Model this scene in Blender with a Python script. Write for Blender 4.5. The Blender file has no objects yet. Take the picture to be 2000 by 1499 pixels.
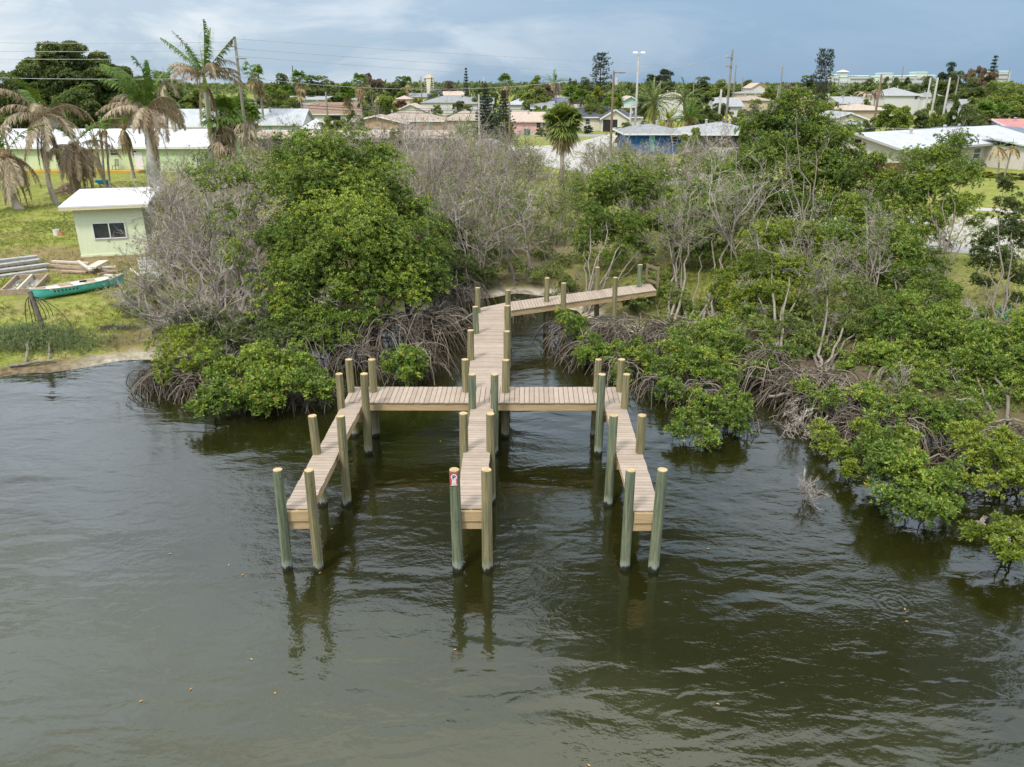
import bpy, math, random
import numpy as np
R = math.radians
# ---------------------------------------------------------------- camera, sky, sun, exposure
sc = bpy.context.scene
CAM_H, FPX, HORIZON = 10.2, 1522.0, 161.0          # camera height, focal length in photo pixels, horizon row
PITCH = math.atan((749.5 - HORIZON) / FPX)
cd = bpy.data.cameras.new('camera'); cam = bpy.data.objects.new('camera', cd)
sc.collection.objects.link(cam); sc.camera = cam
cam.location = (0, 0, CAM_H); cam.rotation_euler = (math.pi/2 - PITCH, 0, 0)
cd.sensor_width = 36; cd.lens = FPX/2000*36; cd.clip_start = .1; cd.clip_end = 9000

SUN_EL, SUN_AZ = R(52), R(215)                      # azimuth from +Y clockwise: behind and left of the camera
world = bpy.data.worlds.new('World'); sc.world = world; world.use_nodes = True
nt = world.node_tree; N = nt.nodes; L = nt.links
for n in list(N): N.remove(n)
def nd(tree, t, **kw):
    n = tree.nodes.new(t)
    for k, v in kw.items():
        if k.startswith('i_'): n.inputs[k[2:].replace('_', ' ')].default_value = v
        else: setattr(n, k, v)
    return n
def ramp(tree, stops, fac=None, interp='LINEAR'):
    n = tree.nodes.new('ShaderNodeValToRGB'); e = n.color_ramp.elements; n.color_ramp.interpolation = interp
    while len(e) < len(stops): e.new(.5)
    for q, (p, c) in zip(e, stops): q.position = p; q.color = (c[0], c[1], c[2], 1) if not isinstance(c, (int, float)) else (c, c, c, 1)
    if fac is not None: tree.links.new(fac, n.inputs[0])
    return n
def math_n(tree, op, a, b=None, clamp=False):
    n = tree.nodes.new('ShaderNodeMath'); n.operation = op; n.use_clamp = clamp
    for i, v in enumerate((a, b)):
        if v is None: continue
        if isinstance(v, (int, float)): n.inputs[i].default_value = v
        else: tree.links.new(v, n.inputs[i])
    return n.outputs[0]
def mixc(tree, fac, a, b, blend='MIX'):
    n = tree.nodes.new('ShaderNodeMix'); n.data_type = 'RGBA'; n.blend_type = blend
    for i, v in ((0, fac), (6, a), (7, b)):
        if isinstance(v, (int, float)): n.inputs[i].default_value = v
        elif isinstance(v, tuple): n.inputs[i].default_value = (v[0], v[1], v[2], 1)
        else: tree.links.new(v, n.inputs[i])
    return n.outputs[2]
out = nd(nt, 'ShaderNodeOutputWorld'); bg = nd(nt, 'ShaderNodeBackground')
sky = nd(nt, 'ShaderNodeTexSky', sky_type='NISHITA', sun_disc=False, sun_elevation=SUN_EL, sun_rotation=SUN_AZ)
tc = nd(nt, 'ShaderNodeTexCoord'); sep = nd(nt, 'ShaderNodeSeparateXYZ'); L.new(tc.outputs['Generated'], sep.inputs[0])
K = 10.0                                            # the background runs at strength 0.1
def kc(c): return tuple(v*K for v in c)
elev = math_n(nt, 'MAXIMUM', sep.outputs[2], 0.0)
low_l = (.40, .52, .63); low_r = (.205, .338, .51); mid_l = (.51, .61, .72); mid_r = (.245, .375, .545)
az = nd(nt, 'ShaderNodeMapRange', interpolation_type='SMOOTHSTEP'); L.new(sep.outputs[0], az.inputs[0])
az.inputs[1].default_value = -.62; az.inputs[2].default_value = .38
c_low = mixc(nt, az.outputs[0], kc(low_l), kc(low_r)); c_mid = mixc(nt, az.outputs[0], kc(mid_l), kc(mid_r))
m1 = nd(nt, 'ShaderNodeMapRange'); L.new(elev, m1.inputs[0]); m1.inputs[2].default_value = .10
base = mixc(nt, m1.outputs[0], c_low, c_mid)
m2 = nd(nt, 'ShaderNodeMapRange', interpolation_type='SMOOTHSTEP'); L.new(elev, m2.inputs[0]); m2.inputs[1].default_value = .10; m2.inputs[2].default_value = .42
base = mixc(nt, m2.outputs[0], base, mixc(nt, az.outputs[0], kc((1.70, 1.92, 2.16)), kc((.98, 1.14, 1.32))))
m3 = nd(nt, 'ShaderNodeMapRange', interpolation_type='SMOOTHSTEP'); L.new(elev, m3.inputs[0]); m3.inputs[1].default_value = .60; m3.inputs[2].default_value = .76
base = mixc(nt, m3.outputs[0], base, kc((1.86, 1.90, 1.80)))
mp = nd(nt, 'ShaderNodeMapping'); mp.inputs['Scale'].default_value = (1, 1, 3.2); L.new(tc.outputs['Generated'], mp.inputs[0])
nz = nd(nt, 'ShaderNodeTexNoise', i_Scale=5.2, i_Detail=8.0, i_Roughness=.56, i_Distortion=.5); L.new(mp.outputs[0], nz.inputs[0])
cr = ramp(nt, [(.44, 0.0), (.62, 1.0)], nz.outputs[0])
mp2 = nd(nt, 'ShaderNodeMapping'); mp2.inputs['Scale'].default_value = (1, 1, 6); mp2.inputs['Location'].default_value = (3.1, 1.7, .4); L.new(tc.outputs['Generated'], mp2.inputs[0])
nz2 = nd(nt, 'ShaderNodeTexNoise', i_Scale=7.0, i_Detail=8.0, i_Roughness=.6, i_Distortion=.8); L.new(mp2.outputs[0], nz2.inputs[0])
cr2 = ramp(nt, [(.50, 0.0), (.70, 1.0)], nz2.outputs[0])
leftness = math_n(nt, 'SUBTRACT', 1.0, az.outputs[0])
f1 = math_n(nt, 'MULTIPLY', cr.outputs[0], math_n(nt, 'ADD', math_n(nt, 'MULTIPLY', leftness, .75), .06))
base = mixc(nt, f1, base, kc((.86, .885, .91)))
f2 = math_n(nt, 'MULTIPLY', cr2.outputs[0], math_n(nt, 'ADD', math_n(nt, 'MULTIPLY', leftness, .45), .05))
base = mixc(nt, f2, base, kc((.40, .51, .63)))
# ragged darker patches added to the unseen upper sky to shape the water's reflections
nz3 = nd(nt, 'ShaderNodeTexNoise', i_Scale=4.0, i_Detail=6.0, i_Roughness=.6); L.new(tc.outputs['Generated'], nz3.inputs[0])
edge = math_n(nt, 'MULTIPLY', math_n(nt, 'SUBTRACT', nz3.outputs[0], .5), .26)
def reflection_patch(az_deg, el_deg, rad, soft, col, k):
    global base
    a, e_ = R(az_deg), R(el_deg); dn = nd(nt, 'ShaderNodeVectorMath', operation='DISTANCE'); L.new(tc.outputs['Generated'], dn.inputs[0]); dn.inputs[1].default_value = (math.sin(a)*math.cos(e_), math.cos(a)*math.cos(e_), math.sin(e_))
    mr = nd(nt, 'ShaderNodeMapRange', interpolation_type='SMOOTHSTEP'); L.new(math_n(nt, 'ADD', dn.outputs['Value'], edge), mr.inputs[0]); mr.inputs[1].default_value = rad-soft; mr.inputs[2].default_value = rad+soft; mr.inputs[3].default_value = k; mr.inputs[4].default_value = 0
    base = mixc(nt, mr.outputs[0], base, kc(col))
DK = (.085, .095, .055); MD = (.60, .78, .95)
for q in ((3, 25, .10, .04, MD, .75), (13, 29, .11, .04, MD, .8), (9, 36.5, .085, .02, DK, .93), (16, 38, .115, .02, DK, .95), (24, 37.5, .125, .02, DK, .95), (32, 36, .10, .02, DK, .9), (-10, 27, .16, .03, DK, .93), (-4, 31, .12, .02, DK, .9), (12, 33, .05, .02, DK, .7)): reflection_patch(*q)
fin = mixc(nt, .12, base, sky.outputs[0])
L.new(fin, bg.inputs[0]); bg.inputs[1].default_value = .1; L.new(bg.outputs[0], out.inputs[0])

sl = bpy.data.lights.new('sun', 'SUN'); sl.energy = 2.3; sl.angle = R(9); sl.color = (1, .93, .82)
sun = bpy.data.objects.new('sun', sl); sc.collection.objects.link(sun); sun.location = (-30, -40, 80)
sun.rotation_euler = (math.pi/2 - SUN_EL, 0, math.pi - SUN_AZ)
vs = sc.view_settings; sc.display_settings.display_device = 'sRGB'; vs.view_transform = 'Standard'; vs.look = 'None'; vs.exposure = .28; vs.gamma = 1; vs.use_curve_mapping = False
sc.cycles.max_bounces = 6; sc.cycles.diffuse_bounces = 3; sc.cycles.glossy_bounces = 3; sc.cycles.transmission_bounces = 3; sc.cycles.transparent_max_bounces = 6
sc.cycles.caustics_reflective = False; sc.cycles.caustics_refractive = False; sc.cycles.use_denoising = True

# ---------------------------------------------------------------- where a photo pixel lies in the world
G = .9                                              # height of the flat land above the water
cp, sp = math.cos(PITCH), math.sin(PITCH)
def ray(px, py):
    a = (px-1000)/FPX; b = (749.5-py)/FPX
    return np.array([a, cp + b*sp, -sp + b*cp])
def P(px, py, z=0.0):
    d = ray(px, py); t = (z-CAM_H)/d[2]; return np.array([0, 0, CAM_H]) + d*t
def PY(px, py, Y):
    d = ray(px, py); return np.array([0, 0, CAM_H]) + d*(Y/d[1])
def scale_at(py, Y): return Y/ray(1000, py)[1]/FPX   # metres per photo pixel

# ---------------------------------------------------------------- objects
COL = sc.collection
def clean(a): return [float(v) for v in a]
def tag(o, label=None, cat=None, group=None, kind=None):
    if label: o['label'] = label
    if cat: o['category'] = cat
    if group: o['group'] = group
    if kind: o['kind'] = kind
    return o
def thing(name, label, cat, loc=(0, 0, 0), rz=0.0, group=None):
    o = bpy.data.objects.new(name, None); COL.objects.link(o); o.empty_display_size = .3
    o.location = clean(loc); o.rotation_euler = (0, 0, rz); return tag(o, label, cat, group)
def dup(root, loc=None, rz=None, scale=None, label=None, group=None):
    r = root.copy(); COL.objects.link(r)
    if loc is not None: r.location = clean(loc)
    if rz is not None: r.rotation_euler = (0, 0, rz)
    if scale is not None: r.scale = scale
    if label: r['label'] = label
    if group: r['group'] = group
    for ch in list(root.children):
        c = ch.copy(); COL.objects.link(c); c.parent = r
        for g in list(ch.children):
            d = g.copy(); COL.objects.link(d); d.parent = c
    return r
class MB:
    """collects geometry and links it as one mesh object"""
    def __init__(s): s.v = []; s.n = 0; s.f = {3: [], 4: []}; s.poly = []; s.pt = []; s.m = {3: [], 4: []}; s.t = {3: [], 4: []}; s.pm = []
    def add(s, v, f, m=0, t=None):
        v = np.asarray(v, float).reshape(-1, 3); f = np.asarray(f, int); k = f.shape[1]
        s.f[k].append(f + s.n); s.m[k].append(np.full(len(f), m)); s.t[k].append(np.full(len(f), .5) if t is None else np.broadcast_to(np.asarray(t, float), (len(f),)))
        s.v.append(v); s.n += len(v); return s
    def ngon(s, v, f, m=0, t=.5):
        s.v.append(np.asarray(v, float).reshape(-1, 3))
        for q in f: s.poly.append([i + s.n for i in q]); s.pm.append(m); s.pt.append(t)
        s.n += len(s.v[-1]); return s
    def box(s, c, size, m=0, rz=0.0, rot=None, taper=1.0):
        x, y, z = [q/2 for q in size]
        v = np.array([[-x, -y, -z], [x, -y, -z], [x, y, -z], [-x, y, -z], [-x*taper, -y*taper, z], [x*taper, -y*taper, z], [x*taper, y*taper, z], [-x*taper, y*taper, z]])
        if rot is not None: v = v @ np.asarray(rot).T
        if rz: c_, s_ = math.cos(rz), math.sin(rz); v = np.c_[v[:, 0]*c_ - v[:, 1]*s_, v[:, 0]*s_ + v[:, 1]*c_, v[:, 2]]
        return s.add(v + np.asarray(c), [[0, 3, 2, 1], [4, 5, 6, 7], [0, 1, 5, 4], [1, 2, 6, 5], [2, 3, 7, 6], [3, 0, 4, 7]], m)
    def beam(s, a, b, w, h, m=0):
        a = np.asarray(a, float); b = np.asarray(b, float); d = b-a; l = np.linalg.norm(d); d = d/l
        r = np.cross(d, [0, 0, 1.]); r = r/np.linalg.norm(r) if np.linalg.norm(r) > 1e-6 else np.array([1., 0, 0]); u = np.cross(r, d)
        return s.box((a+b)/2, (l, w, h), m, rot=np.c_[d, -r, u])
    def lathe(s, c, prof, n=12, m=0, axis=None):
        prof = np.asarray(prof, float); k = len(prof); an = np.arange(n)*2*math.pi/n
        v = np.stack([prof[:, 0:1]*np.cos(an), prof[:, 0:1]*np.sin(an), np.repeat(prof[:, 1:2], n, 1)], -1).reshape(-1, 3)
        if axis is not None: v = v @ np.asarray(axis).T
        i, j = np.meshgrid(np.arange(k-1), np.arange(n), indexing='ij'); j2 = (j+1) % n
        f = np.stack([i*n+j, i*n+j2, (i+1)*n+j2, (i+1)*n+j], -1).reshape(-1, 4)
        return s.add(v + np.asarray(c), f, m)
    def slab(s, quad, th, m=0, t=.5):
        q = np.asarray(quad, float); k = len(q); lo = q - np.array([0, 0, th])
        s.ngon(np.r_[q, lo], [list(range(k)), list(range(2*k-1, k-1, -1))] + [[(i+1) % k, i, k+i, k+(i+1) % k] for i in range(k)], m, t); return s
    def tubes(s, Pn, Rn, sides=5, m=0, t=None):
        Pn = np.asarray(Pn, float); Rn = np.asarray(Rn, float)
        if Pn.ndim == 2: Pn = Pn[None]; Rn = Rn[None]
        n, k, _ = Pn.shape
        if n == 0: return s
        T = np.gradient(Pn, axis=1); T /= np.linalg.norm(T, axis=2, keepdims=True) + 1e-9
        mean = Pn[:, -1]-Pn[:, 0]; mean /= np.linalg.norm(mean, axis=1, keepdims=True) + 1e-9
        ref = np.where(np.abs(mean[:, 2:3]) < .8, np.array([[0, 0, 1.]]), np.array([[1., .3, 0]]))
        A = np.cross(T, ref[:, None, :]); A /= np.linalg.norm(A, axis=2, keepdims=True) + 1e-9; B = np.cross(T, A)
        an = np.arange(sides)*2*math.pi/sides
        v = Pn[:, :, None, :] + Rn[:, :, None, None]*(A[:, :, None, :]*np.cos(an)[:, None] + B[:, :, None, :]*np.sin(an)[:, None])
        base = (np.arange(n)*k*sides)[:, None, None]; i = np.arange(k-1)[None, :, None]*sides; j = np.arange(sides)[None, None, :]; j2 = (j+1) % sides
        f = np.stack([base+i+j, base+i+sides+j, base+i+sides+j2, base+i+j2], -1).reshape(-1, 4)
        tt = None if t is None else np.repeat(np.asarray(t, float), (k-1)*sides)
        return s.add(v.reshape(-1, 3), f, m, tt)
    def build(s, name, mats, parent=None, origin=(0, 0, 0), smooth=False):
        me = bpy.data.meshes.new(name); V = np.concatenate(s.v) - np.asarray(origin, float) if s.v else np.zeros((0, 3))
        loops = []; starts = []; mi = []; tt = []; pos = 0
        for k in (4, 3):
            if s.f[k]:
                F = np.concatenate(s.f[k]); loops.append(F.ravel()); starts.append(pos + np.arange(len(F))*k); pos += F.size
                mi.append(np.concatenate(s.m[k])); tt.append(np.concatenate(s.t[k]))
        for q, m, t1 in zip(s.poly, s.pm, s.pt):
            loops.append(np.array(q)); starts.append(np.array([pos])); pos += len(q); mi.append(np.array([m])); tt.append(np.array([t1]))
        lo = np.concatenate(loops); st = np.concatenate(starts); mi = np.concatenate(mi); tt = np.concatenate(tt)
        me.vertices.add(len(V)); me.vertices.foreach_set('co', V.astype(np.float32).ravel())
        me.loops.add(len(lo)); me.loops.foreach_set('vertex_index', lo.astype(np.int32))
        me.polygons.add(len(st)); me.polygons.foreach_set('loop_start', st.astype(np.int32))
        me.polygons.foreach_set('material_index', mi.astype(np.int32))
        me.polygons.foreach_set('use_smooth', np.full(len(st), bool(smooth)))
        at = me.attributes.new('tint', 'FLOAT', 'FACE'); at.data.foreach_set('value', tt.astype(np.float32))
        for m in (mats if isinstance(mats, (list, tuple)) else [mats]): me.materials.append(m)
        me.update(calc_edges=True)
        o = bpy.data.objects.new(name, me); COL.objects.link(o)
        if parent is not None: o.parent = parent
        else: o.location = clean(origin)
        return o
    def empty(s): return s.n == 0

# ---------------------------------------------------------------- materials
def new_mat(name):
    m = bpy.data.materials.new(name); m.use_nodes = True; t = m.node_tree
    b = t.nodes['Principled BSDF']; return m, t, b
def mat(name, c1, c2=None, scale=6.0, rough=.75, bump=0.0, bscale=None, stretch=None, spec=.3, metal=0.0, c3=None, big=None):
    m, t, b = new_mat(name); b.inputs['Roughness'].default_value = rough; b.inputs['Specular IOR Level'].default_value = spec; b.inputs['Metallic'].default_value = metal
    co = nd(t, 'ShaderNodeTexCoord'); mpn = nd(t, 'ShaderNodeMapping'); t.links.new(co.outputs['Object'], mpn.inputs[0])
    if stretch: mpn.inputs['Scale'].default_value = stretch
    n = nd(t, 'ShaderNodeTexNoise', i_Scale=scale, i_Detail=6.0, i_Roughness=.62); t.links.new(mpn.outputs[0], n.inputs[0])
    c2 = c2 or tuple(v*.8 for v in c1)
    r = ramp(t, [(.33, c2), (.66, c1)] if c3 is None else [(.3, c2), (.5, c1), (.72, c3)], n.outputs[0]); col = r.outputs[0]
    if big:
        n2 = nd(t, 'ShaderNodeTexNoise', i_Scale=big[0], i_Detail=4.0, i_Roughness=.6); t.links.new(co.outputs['Object'], n2.inputs[0])
        r2 = ramp(t, [(.42, 0.0), (.62, 1.0)], n2.outputs[0]); col = mixc(t, math_n(t, 'MULTIPLY', r2.outputs[0], big[2]), col, big[1])
    t.links.new(col, b.inputs['Base Color'])
    if bump:
        n3 = nd(t, 'ShaderNodeTexNoise', i_Scale=bscale or scale*3, i_Detail=5.0); t.links.new(mpn.outputs[0], n3.inputs[0])
        bp = nd(t, 'ShaderNodeBump', i_Strength=bump, i_Distance=.05); t.links.new(n3.outputs[0], bp.inputs['Height']); t.links.new(bp.outputs[0], b.inputs['Normal'])
    return m
def leaf_mat(name, stops, rough=.42, trans=.28, spec=.4):
    m, t, b = new_mat(name); b.inputs['Roughness'].default_value = rough; b.inputs['Specular IOR Level'].default_value = spec
    a = nd(t, 'ShaderNodeAttribute', attribute_name='tint'); r = ramp(t, stops, a.outputs['Fac'])
    t.links.new(r.outputs[0], b.inputs['Base Color'])
    tr = nd(t, 'ShaderNodeBsdfTranslucent'); lite = mixc(t, .35, r.outputs[0], (.32, .37, .05)) if trans > .2 else r.outputs[0]; t.links.new(lite, tr.inputs[0])
    mx = nd(t, 'ShaderNodeMixShader'); mx.inputs[0].default_value = trans
    t.links.new(b.outputs[0], mx.inputs[1]); t.links.new(tr.outputs[0], mx.inputs[2])
    t.links.new(mx.outputs[0], t.nodes['Material Output'].inputs[0]); return m
M = {}
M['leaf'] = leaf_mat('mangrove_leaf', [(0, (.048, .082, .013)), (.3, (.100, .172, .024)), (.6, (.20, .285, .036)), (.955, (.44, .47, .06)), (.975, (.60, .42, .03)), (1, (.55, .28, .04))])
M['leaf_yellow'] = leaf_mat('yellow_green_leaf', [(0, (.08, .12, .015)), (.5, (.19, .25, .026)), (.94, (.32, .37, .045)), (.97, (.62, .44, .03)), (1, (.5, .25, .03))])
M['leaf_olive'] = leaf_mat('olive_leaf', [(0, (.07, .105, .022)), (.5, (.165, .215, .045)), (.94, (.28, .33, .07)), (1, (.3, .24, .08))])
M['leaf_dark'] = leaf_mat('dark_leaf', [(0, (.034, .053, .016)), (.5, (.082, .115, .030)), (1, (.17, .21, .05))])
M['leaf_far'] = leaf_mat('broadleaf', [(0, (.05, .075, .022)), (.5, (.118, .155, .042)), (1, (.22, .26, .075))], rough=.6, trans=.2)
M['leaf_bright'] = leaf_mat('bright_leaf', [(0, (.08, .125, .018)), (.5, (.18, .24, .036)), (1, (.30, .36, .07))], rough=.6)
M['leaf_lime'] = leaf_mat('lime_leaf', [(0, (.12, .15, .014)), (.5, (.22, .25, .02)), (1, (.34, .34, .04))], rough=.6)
M['leaf_brown'] = leaf_mat('withered_leaf', [(0, (.10, .075, .05)), (.5, (.17, .13, .085)), (1, (.28, .22, .15))], rough=.7, trans=.15)
M['leaf_red'] = leaf_mat('russet_leaf', [(0, (.07, .02, .016)), (.5, (.13, .04, .03)), (1, (.2, .08, .05))], rough=.6, trans=.15)
M['leaf_blue'] = leaf_mat('pine_needle', [(0, (.018, .035, .022)), (.5, (.034, .06, .034)), (1, (.07, .10, .05))], rough=.6, trans=.12)
M['leaf_silver'] = leaf_mat('silver_leaf', [(0, (.16, .2, .17)), (.5, (.24, .29, .25)), (1, (.34, .38, .34))], rough=.6, trans=.15)
M['weed'] = leaf_mat('weed_leaf', [(0, (.10, .14, .06)), (.5, (.17, .22, .10)), (1, (.3, .34, .16))], rough=.6)
M['grass'] = leaf_mat('grass_blade', [(0, (.12, .155, .03)), (.4, (.20, .235, .045)), (.75, (.30, .295, .075)), (1, (.42, .35, .15))], rough=.65, trans=.25)
M['frond'] = leaf_mat('palm_frond', [(0, (.045, .10, .014)), (.5, (.09, .17, .02)), (.85, (.18, .27, .03)), (1, (.42, .40, .06))], rough=.5)
M['frond_grey'] = leaf_mat('blue_green_frond', [(0, (.07, .105, .035)), (.5, (.15, .20, .07)), (1, (.28, .32, .12))], rough=.5)
M['frond_dead'] = leaf_mat('dead_palm_frond', [(0, (.18, .125, .075)), (.4, (.35, .265, .175)), (.75, (.48, .385, .27)), (1, (.58, .49, .36))], rough=.75, trans=.18)
M['frond_tan'] = leaf_mat('tan_palm_frond', [(0, (.22, .155, .075)), (.5, (.38, .29, .145)), (1, (.50, .41, .22))], rough=.7, trans=.15)
M['bark'] = mat('grey_bark', (.20, .17, .135), (.11, .092, .072), 9, .85, .4, stretch=(1, 1, .35))
M['bark_pale'] = mat('pale_bark', (.27, .24, .19), (.15, .13, .10), 7, .85, .4, stretch=(1, 1, .4))
M['bark_dark'] = mat('dark_bark', (.13, .105, .08), (.07, .055, .04), 7, .9, .4)
M['twig'] = leaf_mat('dry_twig', [(0, (.20, .165, .14)), (.5, (.33, .285, .25)), (1, (.46, .41, .37))], rough=.85, trans=0.0, spec=.1)
M['root'] = leaf_mat('prop_root', [(0, (.05, .040, .030)), (.5, (.125, .102, .08)), (1, (.26, .22, .18))], rough=.8, trans=0.0, spec=.2)
M['palm_bark'] = mat('palm_trunk', (.36, .32, .27), (.22, .18, .14), 5, .85, .6, 14, stretch=(.4, .4, 3.0))
M['royal_bark'] = mat('royal_palm_trunk', (.60, .585, .55), (.42, .40, .37), 3.5, .7, .2)
M['fibre'] = mat('palm_fibre', (.30, .20, .10), (.15, .10, .055), 8, .9, .8)
M['shaft'] = mat('palm_crownshaft', (.42, .42, .10), (.25, .30, .06), 3, .5)
# ---------------------------------------------------------------- ground, water, road
SHORE_PX = [(-1500, 830), (-500, 770), (-150, 748), (0, 736), (60, 724), (130, 714), (200, 705), (300, 697), (360, 690), (450, 686), (600, 672), (760, 640), (860, 600),
            (930, 582), (1010, 572), (1075, 577), (1110, 600), (1160, 630), (1260, 655), (1400, 690), (1560, 745), (1720, 800), (1880, 860), (2030, 925), (2250, 1050), (2700, 1300)]
SHORE = np.array([P(x, y, .1)[:2] for x, y in SHORE_PX])
LAND = np.r_[SHORE, [[60, 2], [4000, 2], [4000, 9000], [-4000, 9000], [-4000, SHORE[0, 1]]]]
def shore_dist(x, y):
    p = np.c_[np.ravel(x), np.ravel(y)]; a = LAND[:-1]; b = LAND[1:]; best = np.full(len(p), 1e9)
    for i in range(len(SHORE)+1):
        if i >= len(a): break
        ab = b[i]-a[i]; t = np.clip(((p-a[i])@ab)/(ab@ab), 0, 1); q = a[i]+t[:, None]*ab
        best = np.minimum(best, np.hypot(*(p-q).T))
    inside = np.zeros(len(p), bool); n = len(LAND)
    for i in range(n):
        (x0, y0), (x1, y1) = LAND[i], LAND[(i+1) % n]
        c = ((y0 > p[:, 1]) != (y1 > p[:, 1])); 
        with np.errstate(all='ignore'): xi = (x1-x0)*(p[:, 1]-y0)/(y1-y0+1e-12)+x0
        inside ^= c & (p[:, 0] < xi)
    return np.where(inside, best, -best).reshape(np.shape(x))
def vnoise(x, y, s, seed=0):
    rs = np.random.RandomState(seed); g = rs.rand(64, 64); u = np.asarray(x)/s; v = np.asarray(y)/s; i = np.floor(u).astype(int); j = np.floor(v).astype(int); fu = u-i; fv = v-j
    fu = fu*fu*(3-2*fu); fv = fv*fv*(3-2*fv); q = lambda a, b: g[a % 64, b % 64]
    return (q(i, j)*(1-fu)+q(i+1, j)*fu)*(1-fv)+(q(i, j+1)*(1-fu)+q(i+1, j+1)*fu)*fv
def ground_z(x, y):
    x = np.asarray(x, float); y = np.asarray(y, float); d = shore_dist(x, y)
    d = d + (vnoise(x, y, 1.7, 3)-.5)*.9*np.exp(-np.abs(d)/4)
    e = np.clip(d/13, 0, 1); land = .03 + (G-.03)*(1-(1-e)**2.4) + (vnoise(x, y, 1.3, 1)-.5)*.10*np.clip(d/2, 0, 1)*np.clip((15-d)/6, 0, 1)
    return np.where(d < 0, np.maximum(-1.8, d*.22), np.where(d > 15, G, land))
gx = np.r_[-6000, -2500, -1200, -600, -300, -150, -90, np.arange(-62, 66, .55), 90, 150, 300, 600, 1200, 2500, 6000]
gy = np.r_[-30, -5, np.arange(4, 100, .55), 108, 120, 150, 200, 300, 500, 900, 1600, 3000, 7000]
GX, GY = np.meshgrid(gx, gy, indexing='ij'); GZ = ground_z(GX, GY)
nx, ny = GX.shape; i, j = np.meshgrid(np.arange(nx-1), np.arange(ny-1), indexing='ij')
mb = MB().add(np.c_[GX.ravel(), GY.ravel(), GZ.ravel()], np.stack([i*ny+j, (i+1)*ny+j, (i+1)*ny+j+1, i*ny+j+1], -1).reshape(-1, 4))
m, t, b = new_mat('lawn_and_sand'); b.inputs['Roughness'].default_value = .95; b.inputs['Specular IOR Level'].default_value = .1
ge = nd(t, 'ShaderNodeNewGeometry'); sx = nd(t, 'ShaderNodeSeparateXYZ'); t.links.new(ge.outputs['Position'], sx.inputs[0])
def gn(scale, detail=6.0, rough=.6):
    n = nd(t, 'ShaderNodeTexNoise', i_Scale=scale, i_Detail=detail, i_Roughness=rough); t.links.new(ge.outputs['Position'], n.inputs[0]); return n.outputs[0]
gcol = ramp(t, [(.30, (.16, .18, .035)), (.48, (.215, .25, .052)), (.62, (.30, .295, .085)), (.78, (.42, .34, .14))], gn(1.1)).outputs[0]
fine = ramp(t, [(.35, .55), (.65, 1.25)], gn(9.0)).outputs[0]; gcol = mixc(t, .8, gcol, fine, 'MULTIPLY')
patch = ramp(t, [(.50, 0.0), (.66, 1.0)], gn(.28, 5.0)).outputs[0]; gcol = mixc(t, math_n(t, 'MULTIPLY', patch, .55), gcol, (.24, .175, .10))
# trampled brown soil in front of the shed, leaf litter under the thicket
def spot(c, r, soft=.35):
    v = nd(t, 'ShaderNodeVectorMath', operation='DISTANCE'); t.links.new(ge.outputs['Position'], v.inputs[0]); v.inputs[1].default_value = (c[0], c[1], G)
    mr = nd(t, 'ShaderNodeMapRange', interpolation_type='SMOOTHSTEP'); t.links.new(math_n(t, 'ADD', v.outputs['Value'], math_n(t, 'MULTIPLY', math_n(t, 'SUBTRACT', gn(.9), .5), r*1.2)), mr.inputs[0])
    mr.inputs[1].default_value = r*(1-soft); mr.inputs[2].default_value = r*(1+soft); mr.inputs[3].default_value = 1; mr.inputs[4].default_value = 0; return mr.outputs[0]
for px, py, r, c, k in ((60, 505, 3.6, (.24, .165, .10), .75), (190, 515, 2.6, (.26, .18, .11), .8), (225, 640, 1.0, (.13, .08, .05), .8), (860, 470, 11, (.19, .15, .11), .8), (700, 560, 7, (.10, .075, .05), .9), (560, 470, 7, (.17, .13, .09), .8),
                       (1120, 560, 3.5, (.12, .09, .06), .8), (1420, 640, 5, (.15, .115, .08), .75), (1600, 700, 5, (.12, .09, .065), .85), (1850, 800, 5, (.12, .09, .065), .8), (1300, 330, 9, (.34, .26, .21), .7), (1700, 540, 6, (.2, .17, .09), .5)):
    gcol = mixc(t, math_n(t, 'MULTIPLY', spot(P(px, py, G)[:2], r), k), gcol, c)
zz = math_n(t, 'ADD', sx.outputs[2], math_n(t, 'MULTIPLY', math_n(t, 'SUBTRACT', gn(1.3, 8.0, .68), .5), .46))
sandf = ramp(t, [(.0, 1.0), (.115, 1.0), (.205, 0.0)], zz).outputs[0]
sand = ramp(t, [(.35, (.20, .165, .12)), (.6, (.46, .41, .33))], gn(2.6)).outputs[0]
beach = nd(t, 'ShaderNodeMapRange', interpolation_type='SMOOTHSTEP'); t.links.new(math_n(t, 'ADD', sx.outputs[0], math_n(t, 'MULTIPLY', math_n(t, 'SUBTRACT', gn(.5), .5), 5.0)), beach.inputs[0]); beach.inputs[1].default_value = -18.2; beach.inputs[2].default_value = -15.6
sand = mixc(t, beach.outputs[0], ramp(t, [(.4, (.10, .075, .045)), (.62, (.22, .17, .10))], gn(3.5)).outputs[0], sand)
gcol = mixc(t, sandf, gcol, sand)
t.links.new(gcol, b.inputs['Base Color'])
bp = nd(t, 'ShaderNodeBump', i_Strength=.7, i_Distance=.12); t.links.new(gn(7.0, 8.0, .7), bp.inputs['Height']); t.links.new(bp.outputs[0], b.inputs['Normal'])
tag(mb.build('ground', m, smooth=True), kind='structure')

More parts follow.
